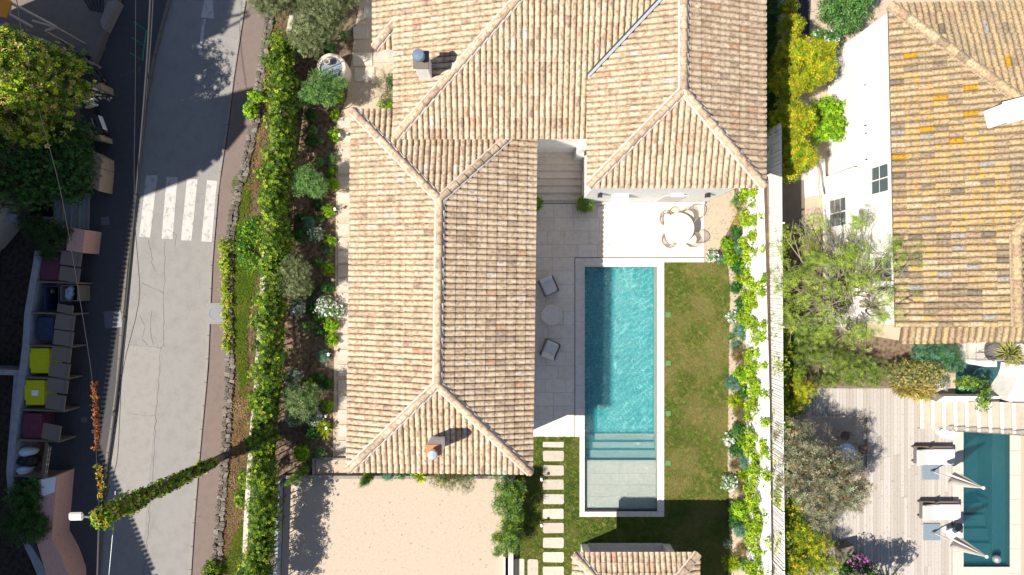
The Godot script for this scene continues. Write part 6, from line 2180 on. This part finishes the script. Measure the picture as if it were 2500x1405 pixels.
# ---- the neighbour's deck, pool and stairs
func neighbour_garden() -> void:
	var deck := thing("wooden_deck", P(2150, 1200), "pale grey weathered plank deck of the neighbouring garden", "deck", "", "structure")
	var x := 1958.0
	var pk := ["plank0", "plank1", "plank2", "plank3"]
	while x < 2322.0:
		var lo := 948.0 if x < 2240 else 1046.0
		var runs := [[lo, 1460.0]] if x >= 2112 else [[948.0, 1012.0], [1290.0 if x < 2010 else 1196.0, 1460.0]]
		for r in runs:
			var y: float = r[0]
			while y < r[1] - 1:
				var ye: float = minf(y + rng.randf_range(150, 290), r[1])
				if r[1] - ye < 60:
					ye = r[1]
				var a := P(x + 0.25, y + 0.2)
				var b := P(x + 8.0, ye - 0.2)
				part("plank", bx1(Vector3((a.x + b.x) * 0.5, 0.03 + rng.randf_range(-0.002, 0.002), (a.z + b.z) * 0.5), Vector3(b.x - a.x, 0.03, b.z - a.z), Basis(), 0.004), M[pk[rng.randi() % 4]], deck)
				y = ye
		x += 8.3
	var mb := MB.new()
	# the dark pool
	var p := thing("small_pool", P(2405, 1210), "narrow dark teal pool with steps beside the plank deck", "pool")
	for q in [[2325, 1046, 2352, 1460], [2466, 1040, 2492, 1460], [2352, 1384, 2466, 1410]]:
		var y: float = q[1]
		while y < q[3] - 1:
			var ye := minf(y + 60, q[3])
			var a := P(q[0] + 0.2, y + 0.2)
			var b := P(q[2] - 0.2, ye - 0.2)
			part("coping_stone", bx1(Vector3((a.x + b.x) * 0.5, 0.02, (a.z + b.z) * 0.5), Vector3(b.x - a.x, 0.06, b.z - a.z), Basis(), 0.006), M.wall_cap, p)
			y = ye
	var x0 := P(2352, 0).x
	var x1 := P(2466, 0).x
	var z0 := P(0, 1046).z
	var z1 := P(0, 1384).z
	mb.quad(Vector3(x0, -1.3, z0), Vector3(x1, -1.3, z0), Vector3(x1, -1.3, z1), Vector3(x0, -1.3, z1), Vector3.UP)
	for q in [[x0, z0, x1, z0, 0, 1], [x0, z1, x1, z1, 0, -1], [x0, z0, x0, z1, 1, 0], [x1, z0, x1, z1, -1, 0]]:
		mb.quad(Vector3(q[0], -1.3, q[1]), Vector3(q[2], -1.3, q[3]), Vector3(q[2], 0, q[3]), Vector3(q[0], 0, q[1]), Vector3(q[4], 0, q[5]))
	part("basin", mb, M.dark_pool, p)
	part("bench", bx1(Vector3(x1 - 0.28, -0.75, (z0 + z1) * 0.5), Vector3(0.56, 1.0, z1 - z0 - 0.02), Basis(), 0.01), M.dark_pool, p)
	var ys := [1244, 1272, 1302, 1334, 1384]
	for k in 4:
		var za := P(0, ys[k]).z
		var top := -0.95 + 0.2 * k
		part("pool_step", bx1(Vector3((x0 + x1) * 0.5 - 0.15, (top - 1.3) * 0.5, (za + z1) * 0.5), Vector3(x1 - x0 - 0.35, top + 1.3, z1 - za - 0.01 - 0.004 * k), Basis(), 0.01), M.dark_pool, p)
	for q in [[-0.06, M.water], [-0.2, M.dark_depth]]:
		var w := MB.new()
		w.quad(Vector3(x0 + 0.002, q[0], z0 + 0.002), Vector3(x1 - 0.002, q[0], z0 + 0.002), Vector3(x1 - 0.002, q[0], z1 - 0.002), Vector3(x0 + 0.002, q[0], z1 - 0.002), Vector3.UP)
		part("water" if q[0] > -0.1 else "water_below", w, q[1], p)
	# stairs climbing east
	var st := thing("garden_stairs", P(2320, 1005), "cream garden stairs with white nosings climbing beside the small pool", "steps")
	for k in 9:
		var hh := 0.15 * (k + 1)
		var xa := 2244.0 + k * 22.0
		mb = MB.new()
		var y0 := 972.0
		mb.prism(poly([xa, y0, 2600, y0, 2600, 1044, xa + 2, 1046], hh * 0.0), -0.05 + 0.15 * k, hh)
		var s := part("step", mb, M.cream_wall, st)
		mb = MB.new()
		mb.prism(poly([xa - 1, y0, xa + 4, y0, xa + 6, 1045, xa + 1, 1045.5]), hh - 0.06, hh + 0.015, true)
		part("nosing", mb, M.white, s)
	var rail := thing("iron_railing", P(2400, 1046), "thin wrought iron railing along the garden stairs", "railing")
	var pts := []
	for k in 12:
		pts.append(P(2285 + k * 26, 1042) + Vector3(0, 0.9 + minf(k * 0.17, 1.5), 0))
	mb = MB.new()
	mb.tube(pts, [0.02], 6)
	mb.tube(pts.map(func(v): return v - Vector3(0, 0.72, 0)), [0.012], 5)
	part("rail", mb, M.frame_grey, rail)
	for k in 34:
		var f := k / 33.0 * 11.0
		var i := mini(int(f), 10)
		var v: Vector3 = (pts[i] as Vector3).lerp(pts[i + 1], f - i)
		mb = MB.new()
		mb.tube([v, v - Vector3(0.05, 0.85, 0)], [0.008], 5)
		part("baluster", mb, M.frame_grey, rail)
	# terrace block above the stairs: walls, dark basin, white curved wall
	mb = MB.new()
	mb.prism(poly([2345, 886, 2372, 886, 2372, 838, 2345, 838]), -0.1, 1.6)
	mb.prism(poly([2280, 962, 2500, 962, 2500, 974, 2262, 974]), -0.1, 0.75)
	solo("terrace_wall", mb, M.white, P(2350, 930), "white terrace wall between the house and the garden stairs", "wall")
	mb = MB.new()
	mb.prism(poly([2335, 880, 2445, 880, 2432, 915, 2412, 945, 2395, 963, 2335, 963]), -0.1, 0.12)
	solo("dark_basin", mb, M.dark_pool, P(2385, 920), "dark planted basin under the white curved wall", "basin")
	mb = MB.new()
	mb.prism(poly([2440, 884, 2540, 884, 2540, 985, 2470, 985, 2410, 968, 2425, 940, 2436, 915]), -0.1, 1.2)
	solo("curved_wall", mb, M.white, P(2470, 940), "broad white curved wall beside the dark basin", "wall")
	var b := thing("balcony", P(2440, 850), "cream balcony with thin railing and chairs under the tiled eave", "balcony")
	mb = MB.new()
	mb.prism(poly([2366, 800, 2560, 800, 2560, 882, 2366, 882], 1.9), 1.7, 1.9, true)
	part("slab", mb, M.wall_cap, b)
	mb = MB.new()
	mb.tube([P(2384, 838, 2.7), P(2384, 880, 2.7), P(2560, 880, 2.7)], [0.018], 6)
	part("rail", mb, M.grey_metal, b)
	for k in 16:
		var v := P(2384 + k * 10, 880, 2.7)
		mb = MB.new()
		mb.tube([v, v - Vector3(0, 0.8, 0)], [0.008], 5)
		part("baluster", mb, M.grey_metal, b)
	var c := P(2405, 858, 1.9)
	var ch := thing("balcony_chair", c, "dark round mesh chair on the balcony", "chair")
	mb = MB.new()
	mb.lathe(c, [Vector2(0, 0.4), Vector2(0.3, 0.42), Vector2(0.34, 0.5)], 22)
	part("seat", mb, M.frame_grey, ch)
	mb = MB.new()
	for k in 9:
		var a := PI * (0.6 + 0.9 * k / 8.0)
		mb.tube([c + V(cos(a) * 0.3, 0.42, sin(a) * 0.3), c + V(cos(a) * 0.38, 0.8, sin(a) * 0.38)], [0.012], 5)
	part("backrest", mb, M.frame_grey, ch)
	for k in 4:
		var a := TAU * k / 4.0
		mb = MB.new()
		mb.tube([c + V(cos(a) * 0.2, 0.42, sin(a) * 0.2), c + V(cos(a) * 0.26, 0, sin(a) * 0.26)], [0.012], 5)
		part("leg", mb, M.frame_grey, ch)
	c = P(2440, 862, 1.9)
	var pot := thing("potted_palm", c, "feathery potted palm on the balcony", "plant")
	mb = MB.new()
	mb.lathe(c, [Vector2(0.2, 0), Vector2(0.28, 0.4), Vector2(0.25, 0.4), Vector2(0, 0.36)], 20)
	part("pot", mb, M.wall_cap, pot)
	foliage("foliage", pot, "blade", [[c + V(0, 0.6, 0), V(0.15, 0.15, 0.15)]], 30, 0.85, PAL.straw + PAL.olive, -1.0, 1.0, 1.0, 1.2)
	c = P(2468, 855, 1.9)
	mb = MB.new()
	mb.lathe(c, [Vector2(0.05, 0), Vector2(0.05, 0.5), Vector2(0.3, 0.52), Vector2(0.3, 0.55), Vector2(0, 0.55)], 24)
	solo("bistro_table", mb, M.table_top, c, "small round table on the balcony", "table")
	# loungers, parasols, little tables
	lounger(P(2268, 1107), "white cushioned lounger at the head of the small pool")
	lounger(P(2282, 1240), "white cushioned lounger lower down the deck")
	parasol(P(2270, 1150), P(2402, 1192, 3.2), "closed white parasol beside the upper lounger")
	parasol(P(2273, 1298), P(2410, 1360, 3.2), "closed white parasol beside the lower lounger")
	for q in [[2290, 1054, 11, "pale_green", "white round table at the stair foot, left of the pair"], [2307, 1056, 12, "plastic_white", "white round table at the stair foot, right of the pair"], [2307, 1293, 11, "pale_green", "pale round table by the lower parasol, upper of the pair"], [2324, 1302, 12, "pale_green", "pale round table by the lower parasol, lower of the pair"], [2327, 1280, 10, "frame_grey", "dark round table by the lower parasol"]]:
		p = thing("round_table", P(q[0], q[1]), q[4], "table", "small round tables on the deck")
		var o := P(q[0], q[1])
		var r := px_r(q[2])
		mb = MB.new()
		mb.lathe(o, [Vector2(0, 0.4), Vector2(r, 0.4), Vector2(r, 0.43), Vector2(r * 0.9, 0.435), Vector2(r * 0.86, 0.425), Vector2(0, 0.425)], 26)
		part("tabletop", mb, M[q[3]], p)
		mb = MB.new()
		mb.lathe(o, [Vector2(r * 0.7, 0.04), Vector2(0.03, 0.08), Vector2(0.03, 0.4)], 16)
		part("foot", mb, M[q[3]], p)
	mb = MB.new()
	mb.ball(P(2434, 1366, 0.14), V(0.17, 0.17, 0.17), 18, 12)
	solo("garden_ball", mb, M.grey_metal, P(2434, 1366, -0.03), "grey ball floating at the pool steps", "ball")
	c = P(2046, 1098)
	t_table(c)


func t_table(c: Vector3) -> void:
	var t := thing("garden_table", c, "round blue grey garden table under the grey green tree", "table")
	var mb := MB.new()
	mb.lathe(c, [Vector2(0, 0.7), Vector2(0.42, 0.7), Vector2(0.42, 0.735), Vector2(0, 0.74)], 32)
	part("tabletop", mb, M.steel, t)
	for k in 3:
		var a := TAU * k / 3.0
		mb = MB.new()
		mb.tube([c + V(cos(a) * 0.1, 0.7, sin(a) * 0.1), c + V(cos(a) * 0.34, 0, sin(a) * 0.34)], [0.016], 6)
		part("leg", mb, M.frame_grey, t)
	for q in [[2052, 1060, 0.0, "dark wire chair above the round garden table"], [2095, 1092, 1.5, "dark wire chair right of the round garden table"]]:
		var o := P(q[0], q[1])
		var ch := thing("wire_chair", o, q[3], "chair", "chairs at the garden table")
		mb = MB.new()
		mb.lathe(o, [Vector2(0, 0.44), Vector2(0.2, 0.44), Vector2(0.2, 0.46), Vector2(0, 0.465)], 20)
		part("seat", mb, M.wood_dark, ch)
		mb = MB.new()
		for k in 8:
			var a: float = PI * (1.1 + 0.8 * k / 7.0) + q[2]
			mb.tube([o + V(cos(a) * 0.19, 0.45, sin(a) * 0.19), o + V(cos(a) * 0.24, 0.82, sin(a) * 0.24)], [0.009], 5)
		part("backrest", mb, M.wood_dark, ch)
		for k in 4:
			var a := TAU * (k + 0.5) / 4.0
			mb = MB.new()
			mb.tube([o + V(cos(a) * 0.15, 0.44, sin(a) * 0.15), o + V(cos(a) * 0.2, 0, sin(a) * 0.2)], [0.012], 5)
			part("leg", mb, M.wood_dark, ch)


func lounger(c: Vector3, label: String) -> void:
	var t := thing("sun_lounger", c + V(0, 0.045, 0), label, "sun lounger", "loungers on the plank deck")
	mesh_part("mattress", bx1(V(0.3, 0.37, 0.06), V(1.12, 0.1, 0.66), Basis(), 0.03), M.canvas, t)
	mesh_part("backrest", bx1(V(-0.55, 0.46, 0.06), V(0.62, 0.1, 0.66), Basis(Vector3.BACK, -0.35), 0.03), M.canvas, t)
	mesh_part("pillow", bx1(V(-0.25, 0.44, 0.06), V(0.12, 0.08, 0.66), Basis(), 0.03), M.cushion_light, t)
	mesh_part("frame", bx1(V(0.0, 0.27, 0.0), V(1.66, 0.05, 0.72), Basis(), 0.015), M.frame_grey, t)
	mesh_part("side_rail", bx1(V(0.0, 0.3, -0.36), V(1.62, 0.06, 0.05), Basis(), 0.015), M.wood_dark, t)
	mesh_part("canopy_bar", bx1(V(-0.22, 0.5, -0.33), V(0.05, 0.3, 0.06), Basis(), 0.015), M.wood_dark, t)
	for x in [-0.75, 0.75]:
		for z in [-0.3, 0.3]:
			mesh_part("leg", bx1(V(x, 0.13, z), V(0.06, 0.26, 0.06), Basis(), 0.01), M.frame_grey, t)


func parasol(b: Vector3, top: Vector3, label: String) -> void:
	var t := thing("closed_parasol", b + V(0, 0.045, 0), label, "parasol", "closed parasols on the plank deck")
	part("base_plate", bx1(b + V(0, 0.075, 0), V(0.72, 0.05, 0.72), Basis(), 0.012), M.plate, t)
	var d := (top - b)
	var mb := MB.new()
	mb.tube([b + V(0, 0.09, 0), top + d.normalized() * 0.06], [0.028], 8)
	part("pole", mb, M.canvas, t)
	mb = MB.new()
	mb.tube([b + V(0, 0.1, 0), b + d * 0.1], [0.05], 10)
	part("sleeve", mb, M.grey_metal, t)
	# canvas gathered in folds round the pole
	mb = MB.new()
	var ax := d.normalized()
	var sx := ax.cross(Vector3.FORWARD).normalized()
	var sy := ax.cross(sx).normalized()
	var rows := [[0.46, 0.27], [0.5, 0.3], [0.62, 0.24], [0.78, 0.15], [0.92, 0.07], [1.0, 0.03]]
	var seg := 32
	var pts := []
	for r in rows:
		var ring := []
		for k in seg:
			var a := TAU * k / seg
			var fold := 0.62 + 0.38 * cos(a * 8.0)
			var j := 0.06 * sin(a * 3.0 + 1.0) if r[0] < 0.55 else 0.0
			ring.append(b + d * (r[0] + j) + (sx * cos(a) + sy * sin(a)) * r[1] * fold)
		pts.append(ring)
	for i in rows.size() - 1:
		for k in seg:
			var k2 := (k + 1) % seg
			var mid: Vector3 = b + d * rows[i][0]
			mb.quad(pts[i][k], pts[i][k2], pts[i + 1][k2], pts[i + 1][k], (pts[i][k] as Vector3) - mid)
	part("canopy", mb, M.canvas, t)
	mb = MB.new()
	mb.ball(top, V(0.07, 0.05, 0.07), 12, 8)
	part("cap", mb, M.plastic_white, t)


func neighbour_plants() -> void:
	plant("bamboo", P(1925, 260), [[P(1922, 20, 1.5), V(0.3, 0.5, 0.4)], [P(1928, 70, 2.0), V(0.4, 0.7, 0.5)], [P(1935, 130, 2.4), V(0.6, 0.8, 0.6)], [P(1970, 130, 2.4), V(0.7, 0.8, 0.5)], [P(2010, 125, 2.2), V(0.5, 0.6, 0.4)], [P(1930, 200, 2.5), V(0.6, 0.8, 0.7)], [P(1970, 190, 2.3), V(0.6, 0.7, 0.5)], [P(1925, 290, 2.4), V(0.65, 0.8, 0.8)], [P(1960, 300, 2.2), V(0.4, 0.7, 0.6)], [P(1935, 370, 2.2), V(0.6, 0.8, 0.6)], [P(1960, 390, 2.1), V(0.5, 0.7, 0.5)], [P(1925, 420, 1.9), V(0.35, 0.5, 0.35)], [P(1905, 180, 1.8), V(0.4, 0.7, 0.8)], [P(1905, 330, 1.8), V(0.4, 0.7, 0.8)], [P(2000, 170, 2.2), V(0.6, 0.7, 0.5)]],
		"tall golden bamboo clump beside the white house", "bamboo", {"trunk": 0.02, "limbs": 4, "count": 12000, "leaf": "narrow", "size": 1.0, "pal": PAL.bamboo + PAL.yellow, "hole": -0.1, "freq": 2.0, "bark": M.pale_bark})
	plant("bright_bush", P(2030, 290), [[P(2015, 270, 1.4), V(0.6, 0.6, 0.6)], [P(2035, 310, 1.4), V(0.55, 0.6, 0.6)], [P(2000, 325, 1.2), V(0.45, 0.5, 0.45)], [P(2055, 265, 1.2), V(0.3, 0.4, 0.3)], [P(2060, 335, 1.0), V(0.25, 0.3, 0.2)]],
		"vivid green leafy bush against the white house wall", "shrub", {"trunk": 0.03, "limbs": 3, "count": 1900, "leaf": "round", "size": 0.85, "pal": PAL.lime, "hole": -0.35})
	plant("oleander", P(2060, 60), [[P(2045, 20, 1.0), V(0.8, 0.7, 0.6)], [P(2085, 10, 1.0), V(0.8, 0.7, 0.6)], [P(2070, 60, 0.9), V(0.6, 0.6, 0.4)], [P(2105, -20, 1.0), V(0.6, 0.6, 0.5)]],
		"long leaved oleander bush at the corner of the white house", "shrub", {"trunk": 0.02, "limbs": 4, "count": 1500, "leaf": "long", "size": 0.85, "pal": PAL.fresh + PAL.deep, "hole": -0.3})
	plant("flowering_bush", P(2020, 95), [[P(2000, 90, 0.7), V(0.5, 0.4, 0.35)], [P(2030, 95, 0.7), V(0.45, 0.4, 0.3)]],
		"low bush with pale flowers below the oleander", "shrub", {"trunk": 0.015, "limbs": 3, "count": 500, "leaf": "round", "size": 0.7, "pal": PAL.deep + PAL.fresh, "flowers": 90, "flower_pal": PAL.white})
	plant("acacia_tree", P(2035, 740), [[P(1950, 600, 3.6), V(1.1, 0.7, 1.1)], [P(2010, 640, 4.0), V(1.1, 0.7, 1.1)], [P(1940, 690, 3.6), V(1.1, 0.7, 0.9)], [P(2080, 620, 4.2), V(1.2, 0.7, 1.0)], [P(2100, 690, 4.2), V(1.1, 0.7, 0.9)], [P(2020, 720, 4.0), V(1.2, 0.7, 0.9)], [P(2170, 690, 4.6), V(0.9, 0.5, 0.9)], [P(2200, 620, 5.8), V(0.9, 0.4, 0.8)], [P(2195, 740, 5.8), V(0.8, 0.35, 0.7)], [P(2170, 770, 4.2), V(0.8, 0.6, 0.6)], [P(1940, 770, 3.2), V(1.0, 0.7, 0.8)], [P(2030, 800, 3.6), V(1.2, 0.7, 0.7)], [P(2110, 820, 3.6), V(0.9, 0.6, 0.6)], [P(1990, 540, 3.8), V(0.8, 0.5, 0.5)], [P(2090, 540, 4.2), V(0.8, 0.5, 0.5)]],
		"large thin crowned acacia with many bare branches before the white house", "tree", {"trunk": 0.11, "fork": 1.5, "limbs": 4, "twigs": 6, "count": 4200, "leaf": "feather", "size": 1.25, "pal": PAL.wispy, "crown": "crown", "hole": 0.04, "freq": 1.1, "shell": 0.7, "bark": M.pale_bark})
	plant("feathery_shrub", P(2000, 870), [[P(1940, 850, 1.0), V(0.9, 0.7, 0.7)], [P(2010, 860, 1.1), V(0.9, 0.7, 0.7)], [P(2070, 890, 1.0), V(0.9, 0.6, 0.6)], [P(2130, 905, 0.8), V(0.7, 0.5, 0.5)], [P(1930, 900, 1.0), V(0.6, 0.6, 0.7)], [P(1935, 790, 1.2), V(0.8, 0.8, 0.8)], [P(2030, 930, 0.6), V(0.8, 0.4, 0.3)], [P(2110, 930, 0.6), V(0.8, 0.4, 0.3)], [P(1990, 810, 1.0), V(0.7, 0.6, 0.6)]],
		"loose olive green shrubbery at the north edge of the deck", "shrub", {"trunk": 0.03, "limbs": 4, "twigs": 3, "count": 6000, "leaf": "feather", "size": 1.2, "pal": PAL.wispy + PAL.olive + PAL.hedge, "hole": -0.15, "bark": M.pale_bark})
	plant("clipped_bush", P(2235, 912), [[P(2225, 912, 0.7), V(1.1, 0.65, 0.55)], [P(2265, 905, 0.7), V(0.7, 0.6, 0.5)]],
		"long clipped olive green bush beside the garden stairs", "shrub", {"trunk": 0.03, "limbs": 2, "count": 3400, "leaf": "small", "size": 0.9, "pal": PAL.olive + PAL.straw, "hole": -0.6, "shell": 0.25})
	plant("rosemary_bush", P(2290, 865), [[P(2265, 860, 0.8), V(0.6, 0.6, 0.5)], [P(2310, 865, 0.8), V(0.7, 0.6, 0.55)], [P(2325, 890, 0.7), V(0.45, 0.5, 0.4)]],
		"dark green feathery rosemary bush below the tiled skirt roof", "shrub", {"trunk": 0.02, "limbs": 4, "count": 1800, "leaf": "feather", "size": 1.2, "pal": PAL.deep + PAL.blue, "hole": -0.35})
	plant("feather_grass", P(2215, 945), [[P(2215, 945, 0.3), V(0.45, 0.3, 0.3)], [P(2250, 950, 0.3), V(0.4, 0.3, 0.35)]], "straw coloured feather grass at the foot of the stairs", "grass", {"trunk": 0.0, "count": 130, "leaf": "blade", "size": 0.7, "pal": PAL.straw})
	plant("grey_plant", P(2300, 937), [[P(2300, 937, 0.25), V(0.25, 0.25, 0.22)]], "small silver grey plant between bush and basin", "plant", {"trunk": 0.0, "count": 160, "leaf": "long", "size": 0.55, "pal": PAL.olive + PAL.white})
	plant("basin_tree", P(2370, 930), [[P(2360, 935, 1.3), V(0.5, 0.3, 0.3)], [P(2395, 940, 1.4), V(0.45, 0.3, 0.35)], [P(2400, 975, 1.6), V(0.3, 0.3, 0.5)]], "small light green tree leaning over the dark basin", "tree", {"trunk": 0.03, "fork": 0.4, "limbs": 4, "count": 420, "leaf": "round", "size": 0.8, "pal": PAL.hedge + PAL.fresh, "crown": "crown", "hole": -0.1})
	plant("gum_tree", P(2030, 1170), [[P(1940, 1060, 2.6), V(0.8, 0.7, 0.7)], [P(1960, 1110, 3.0), V(0.9, 0.7, 0.8)], [P(2010, 1150, 3.2), V(1.1, 0.8, 0.9)], [P(2050, 1130, 3.0), V(0.8, 0.7, 0.7)], [P(1960, 1180, 3.0), V(1.0, 0.8, 0.8)], [P(2060, 1190, 3.0), V(0.9, 0.7, 0.7)], [P(2010, 1230, 2.8), V(0.9, 0.7, 0.6)], [P(2080, 1225, 2.6), V(0.6, 0.5, 0.5)], [P(2005, 1275, 2.2), V(0.5, 0.5, 0.4)], [P(2110, 1190, 2.6), V(0.4, 0.4, 0.4)]],
		"broad grey green tree with narrow leaves over the garden table", "tree", {"trunk": 0.1, "fork": 1.2, "limbs": 3, "twigs": 3, "count": 4300, "leaf": "narrow", "size": 1.0, "pal": PAL.gum, "crown": "crown", "hole": -0.16, "freq": 1.4, "bark": M.pale_bark})
	plant("autumn_shrub", P(1945, 950), [[P(1935, 930, 1.2), V(0.6, 0.6, 0.6)], [P(1965, 955, 1.2), V(0.5, 0.5, 0.5)], [P(1950, 990, 1.0), V(0.4, 0.5, 0.4)], [P(1925, 1000, 1.2), V(0.5, 0.6, 0.5)]], "golden orange shrub between the reed screen and the deck", "shrub", {"trunk": 0.02, "limbs": 4, "twigs": 2, "count": 1200, "leaf": "narrow", "size": 0.85, "pal": PAL.bamboo + PAL.yellow, "hole": -0.2})
	plant("yellow_bush", P(1940, 1300), [[P(1935, 1230, 1.5), V(0.5, 0.7, 0.6)], [P(1940, 1290, 1.7), V(0.7, 0.8, 0.6)], [P(1985, 1330, 1.8), V(0.8, 0.8, 0.7)], [P(1945, 1370, 1.8), V(0.8, 0.8, 0.7)], [P(2010, 1380, 1.7), V(0.7, 0.8, 0.5)], [P(1960, 1420, 1.6), V(0.7, 0.7, 0.5)]], "bright yellow green bamboo bush at the lower end of the reed screen", "shrub", {"trunk": 0.02, "limbs": 4, "count": 4200, "leaf": "narrow", "size": 0.85, "pal": PAL.yellow + PAL.bamboo + PAL.hedge, "hole": -0.28})
	plant("screen_shrub", P(1925, 1060), [[P(1922, 1040, 1.4), V(0.5, 0.7, 0.8)], [P(1930, 1110, 1.4), V(0.5, 0.7, 0.8)], [P(1925, 1180, 1.3), V(0.5, 0.6, 0.6)]], "olive green shrub tight against the reed screen", "shrub", {"trunk": 0.02, "limbs": 3, "count": 1500, "leaf": "small", "size": 1.0, "pal": PAL.olive + PAL.green, "hole": -0.3})
	var cb := []
	for k in 44:
		var yy := lerpf(570, 1420, k / 43.0)
		cb.append([P(1912 + rng.randf_range(-6, 8), yy, 2.2 + rng.randf_range(-0.7, 0.6)), V(rng.randf_range(0.2, 0.4), rng.randf_range(0.3, 0.5), rng.randf_range(0.25, 0.45))])
	plant("screen_creeper", P(1912, 980), cb, "mixed yellow green climbers growing up the garden side of the reed screen", "creeper", {"trunk": 0.014, "limbs": 0, "count": 5200, "leaf": "small", "size": 1.0, "pal": PAL.yellow + PAL.hedge + PAL.wispy + PAL.bamboo, "hole": -0.12, "freq": 0.9})
	# shade trees beyond the lower edge and a flowering bush
	plant("bougainvillea", P(2095, 1385), [[P(2090, 1378, 1.0), V(0.6, 0.6, 0.5)], [P(2120, 1395, 0.9), V(0.5, 0.6, 0.45)], [P(2070, 1405, 1.0), V(0.6, 0.5, 0.5)]], "dark green bush with purple flowers at the lower deck edge", "shrub", {"trunk": 0.02, "limbs": 3, "count": 800, "leaf": "round", "size": 0.75, "pal": PAL.deep, "flowers": 70, "flower_pal": PAL.purple, "flower_blobs": [[P(2100, 1375, 1.5), V(0.5, 0.15, 0.3)]]})
	plant("deck_tree", P(2120, 1440), [[P(2130, 1445, 2.4), V(0.7, 0.7, 0.6)], [P(2180, 1440, 2.2), V(0.7, 0.7, 0.6)], [P(2090, 1450, 2.4), V(0.6, 0.6, 0.6)]], "leafy tree just below the deck whose shadow falls on the planks", "tree", {"trunk": 0.06, "fork": 1.2, "limbs": 3, "count": 900, "leaf": "round", "size": 1.1, "pal": PAL.hedge, "crown": "crown"})
	# garden shed by the lower bush and low white wall by the window
	var mb := MB.new()
	mb.prism(poly([2035, 1325, 2065, 1318, 2068, 1365, 2040, 1372]), -0.1, 0.75)
	solo("planter_box", mb, M.concrete, P(2052, 1345), "grey planter box between the yellow bush and the purple flowers", "planter")
	mb = MB.new()
	mb.prism(poly([1962, 400, 2002, 392, 2004, 478, 1966, 484]), -0.1, 0.5)
	solo("low_wall", mb, M.white, P(1985, 440), "low white garden wall block beside the lower window", "wall")
	mb = MB.new()
	mb.tube([P(1996, 388, 0.6), P(2001, 425, 1.0), P(2000, 455, 1.2), P(2004, 482, 1.3)], [0.05], 7)
	solo("driftwood_pole", mb, M.wood_beam, P(2000, 430), "curved brown wooden pole leaning on the low white wall", "pole")
	mb = MB.new()
	mb.sheet(poly([1935, -150, 1985, -150, 1980, 30, 1975, 100, 1940, 105]), -0.02)
	var paved := MB.new()
	paved.sheet(poly([1900, 440, 1966, 440, 1966, 560, 1905, 560]), -0.021)
	solo("side_path", paved, M.concrete, P(1935, 500), "tan paved corner beside the reed screen and the low white wall", "path", "", "structure")
	var soil := MB.new()
	soil.sheet(poly([1892, 560, 2010, 560, 2010, 800, 2240, 840, 2235, 946, 1955, 946, 1900, 1460, 1892, 1460]), -0.02)
	solo("planting_soil", soil, M.bed, P(2000, 850), "brown planting soil under the neighbouring trees", "soil", "", "structure")
	solo("side_path", mb, M.walk_dark, P(1950, 0), "dark paved path along the shaded hedge", "path", "", "structure")
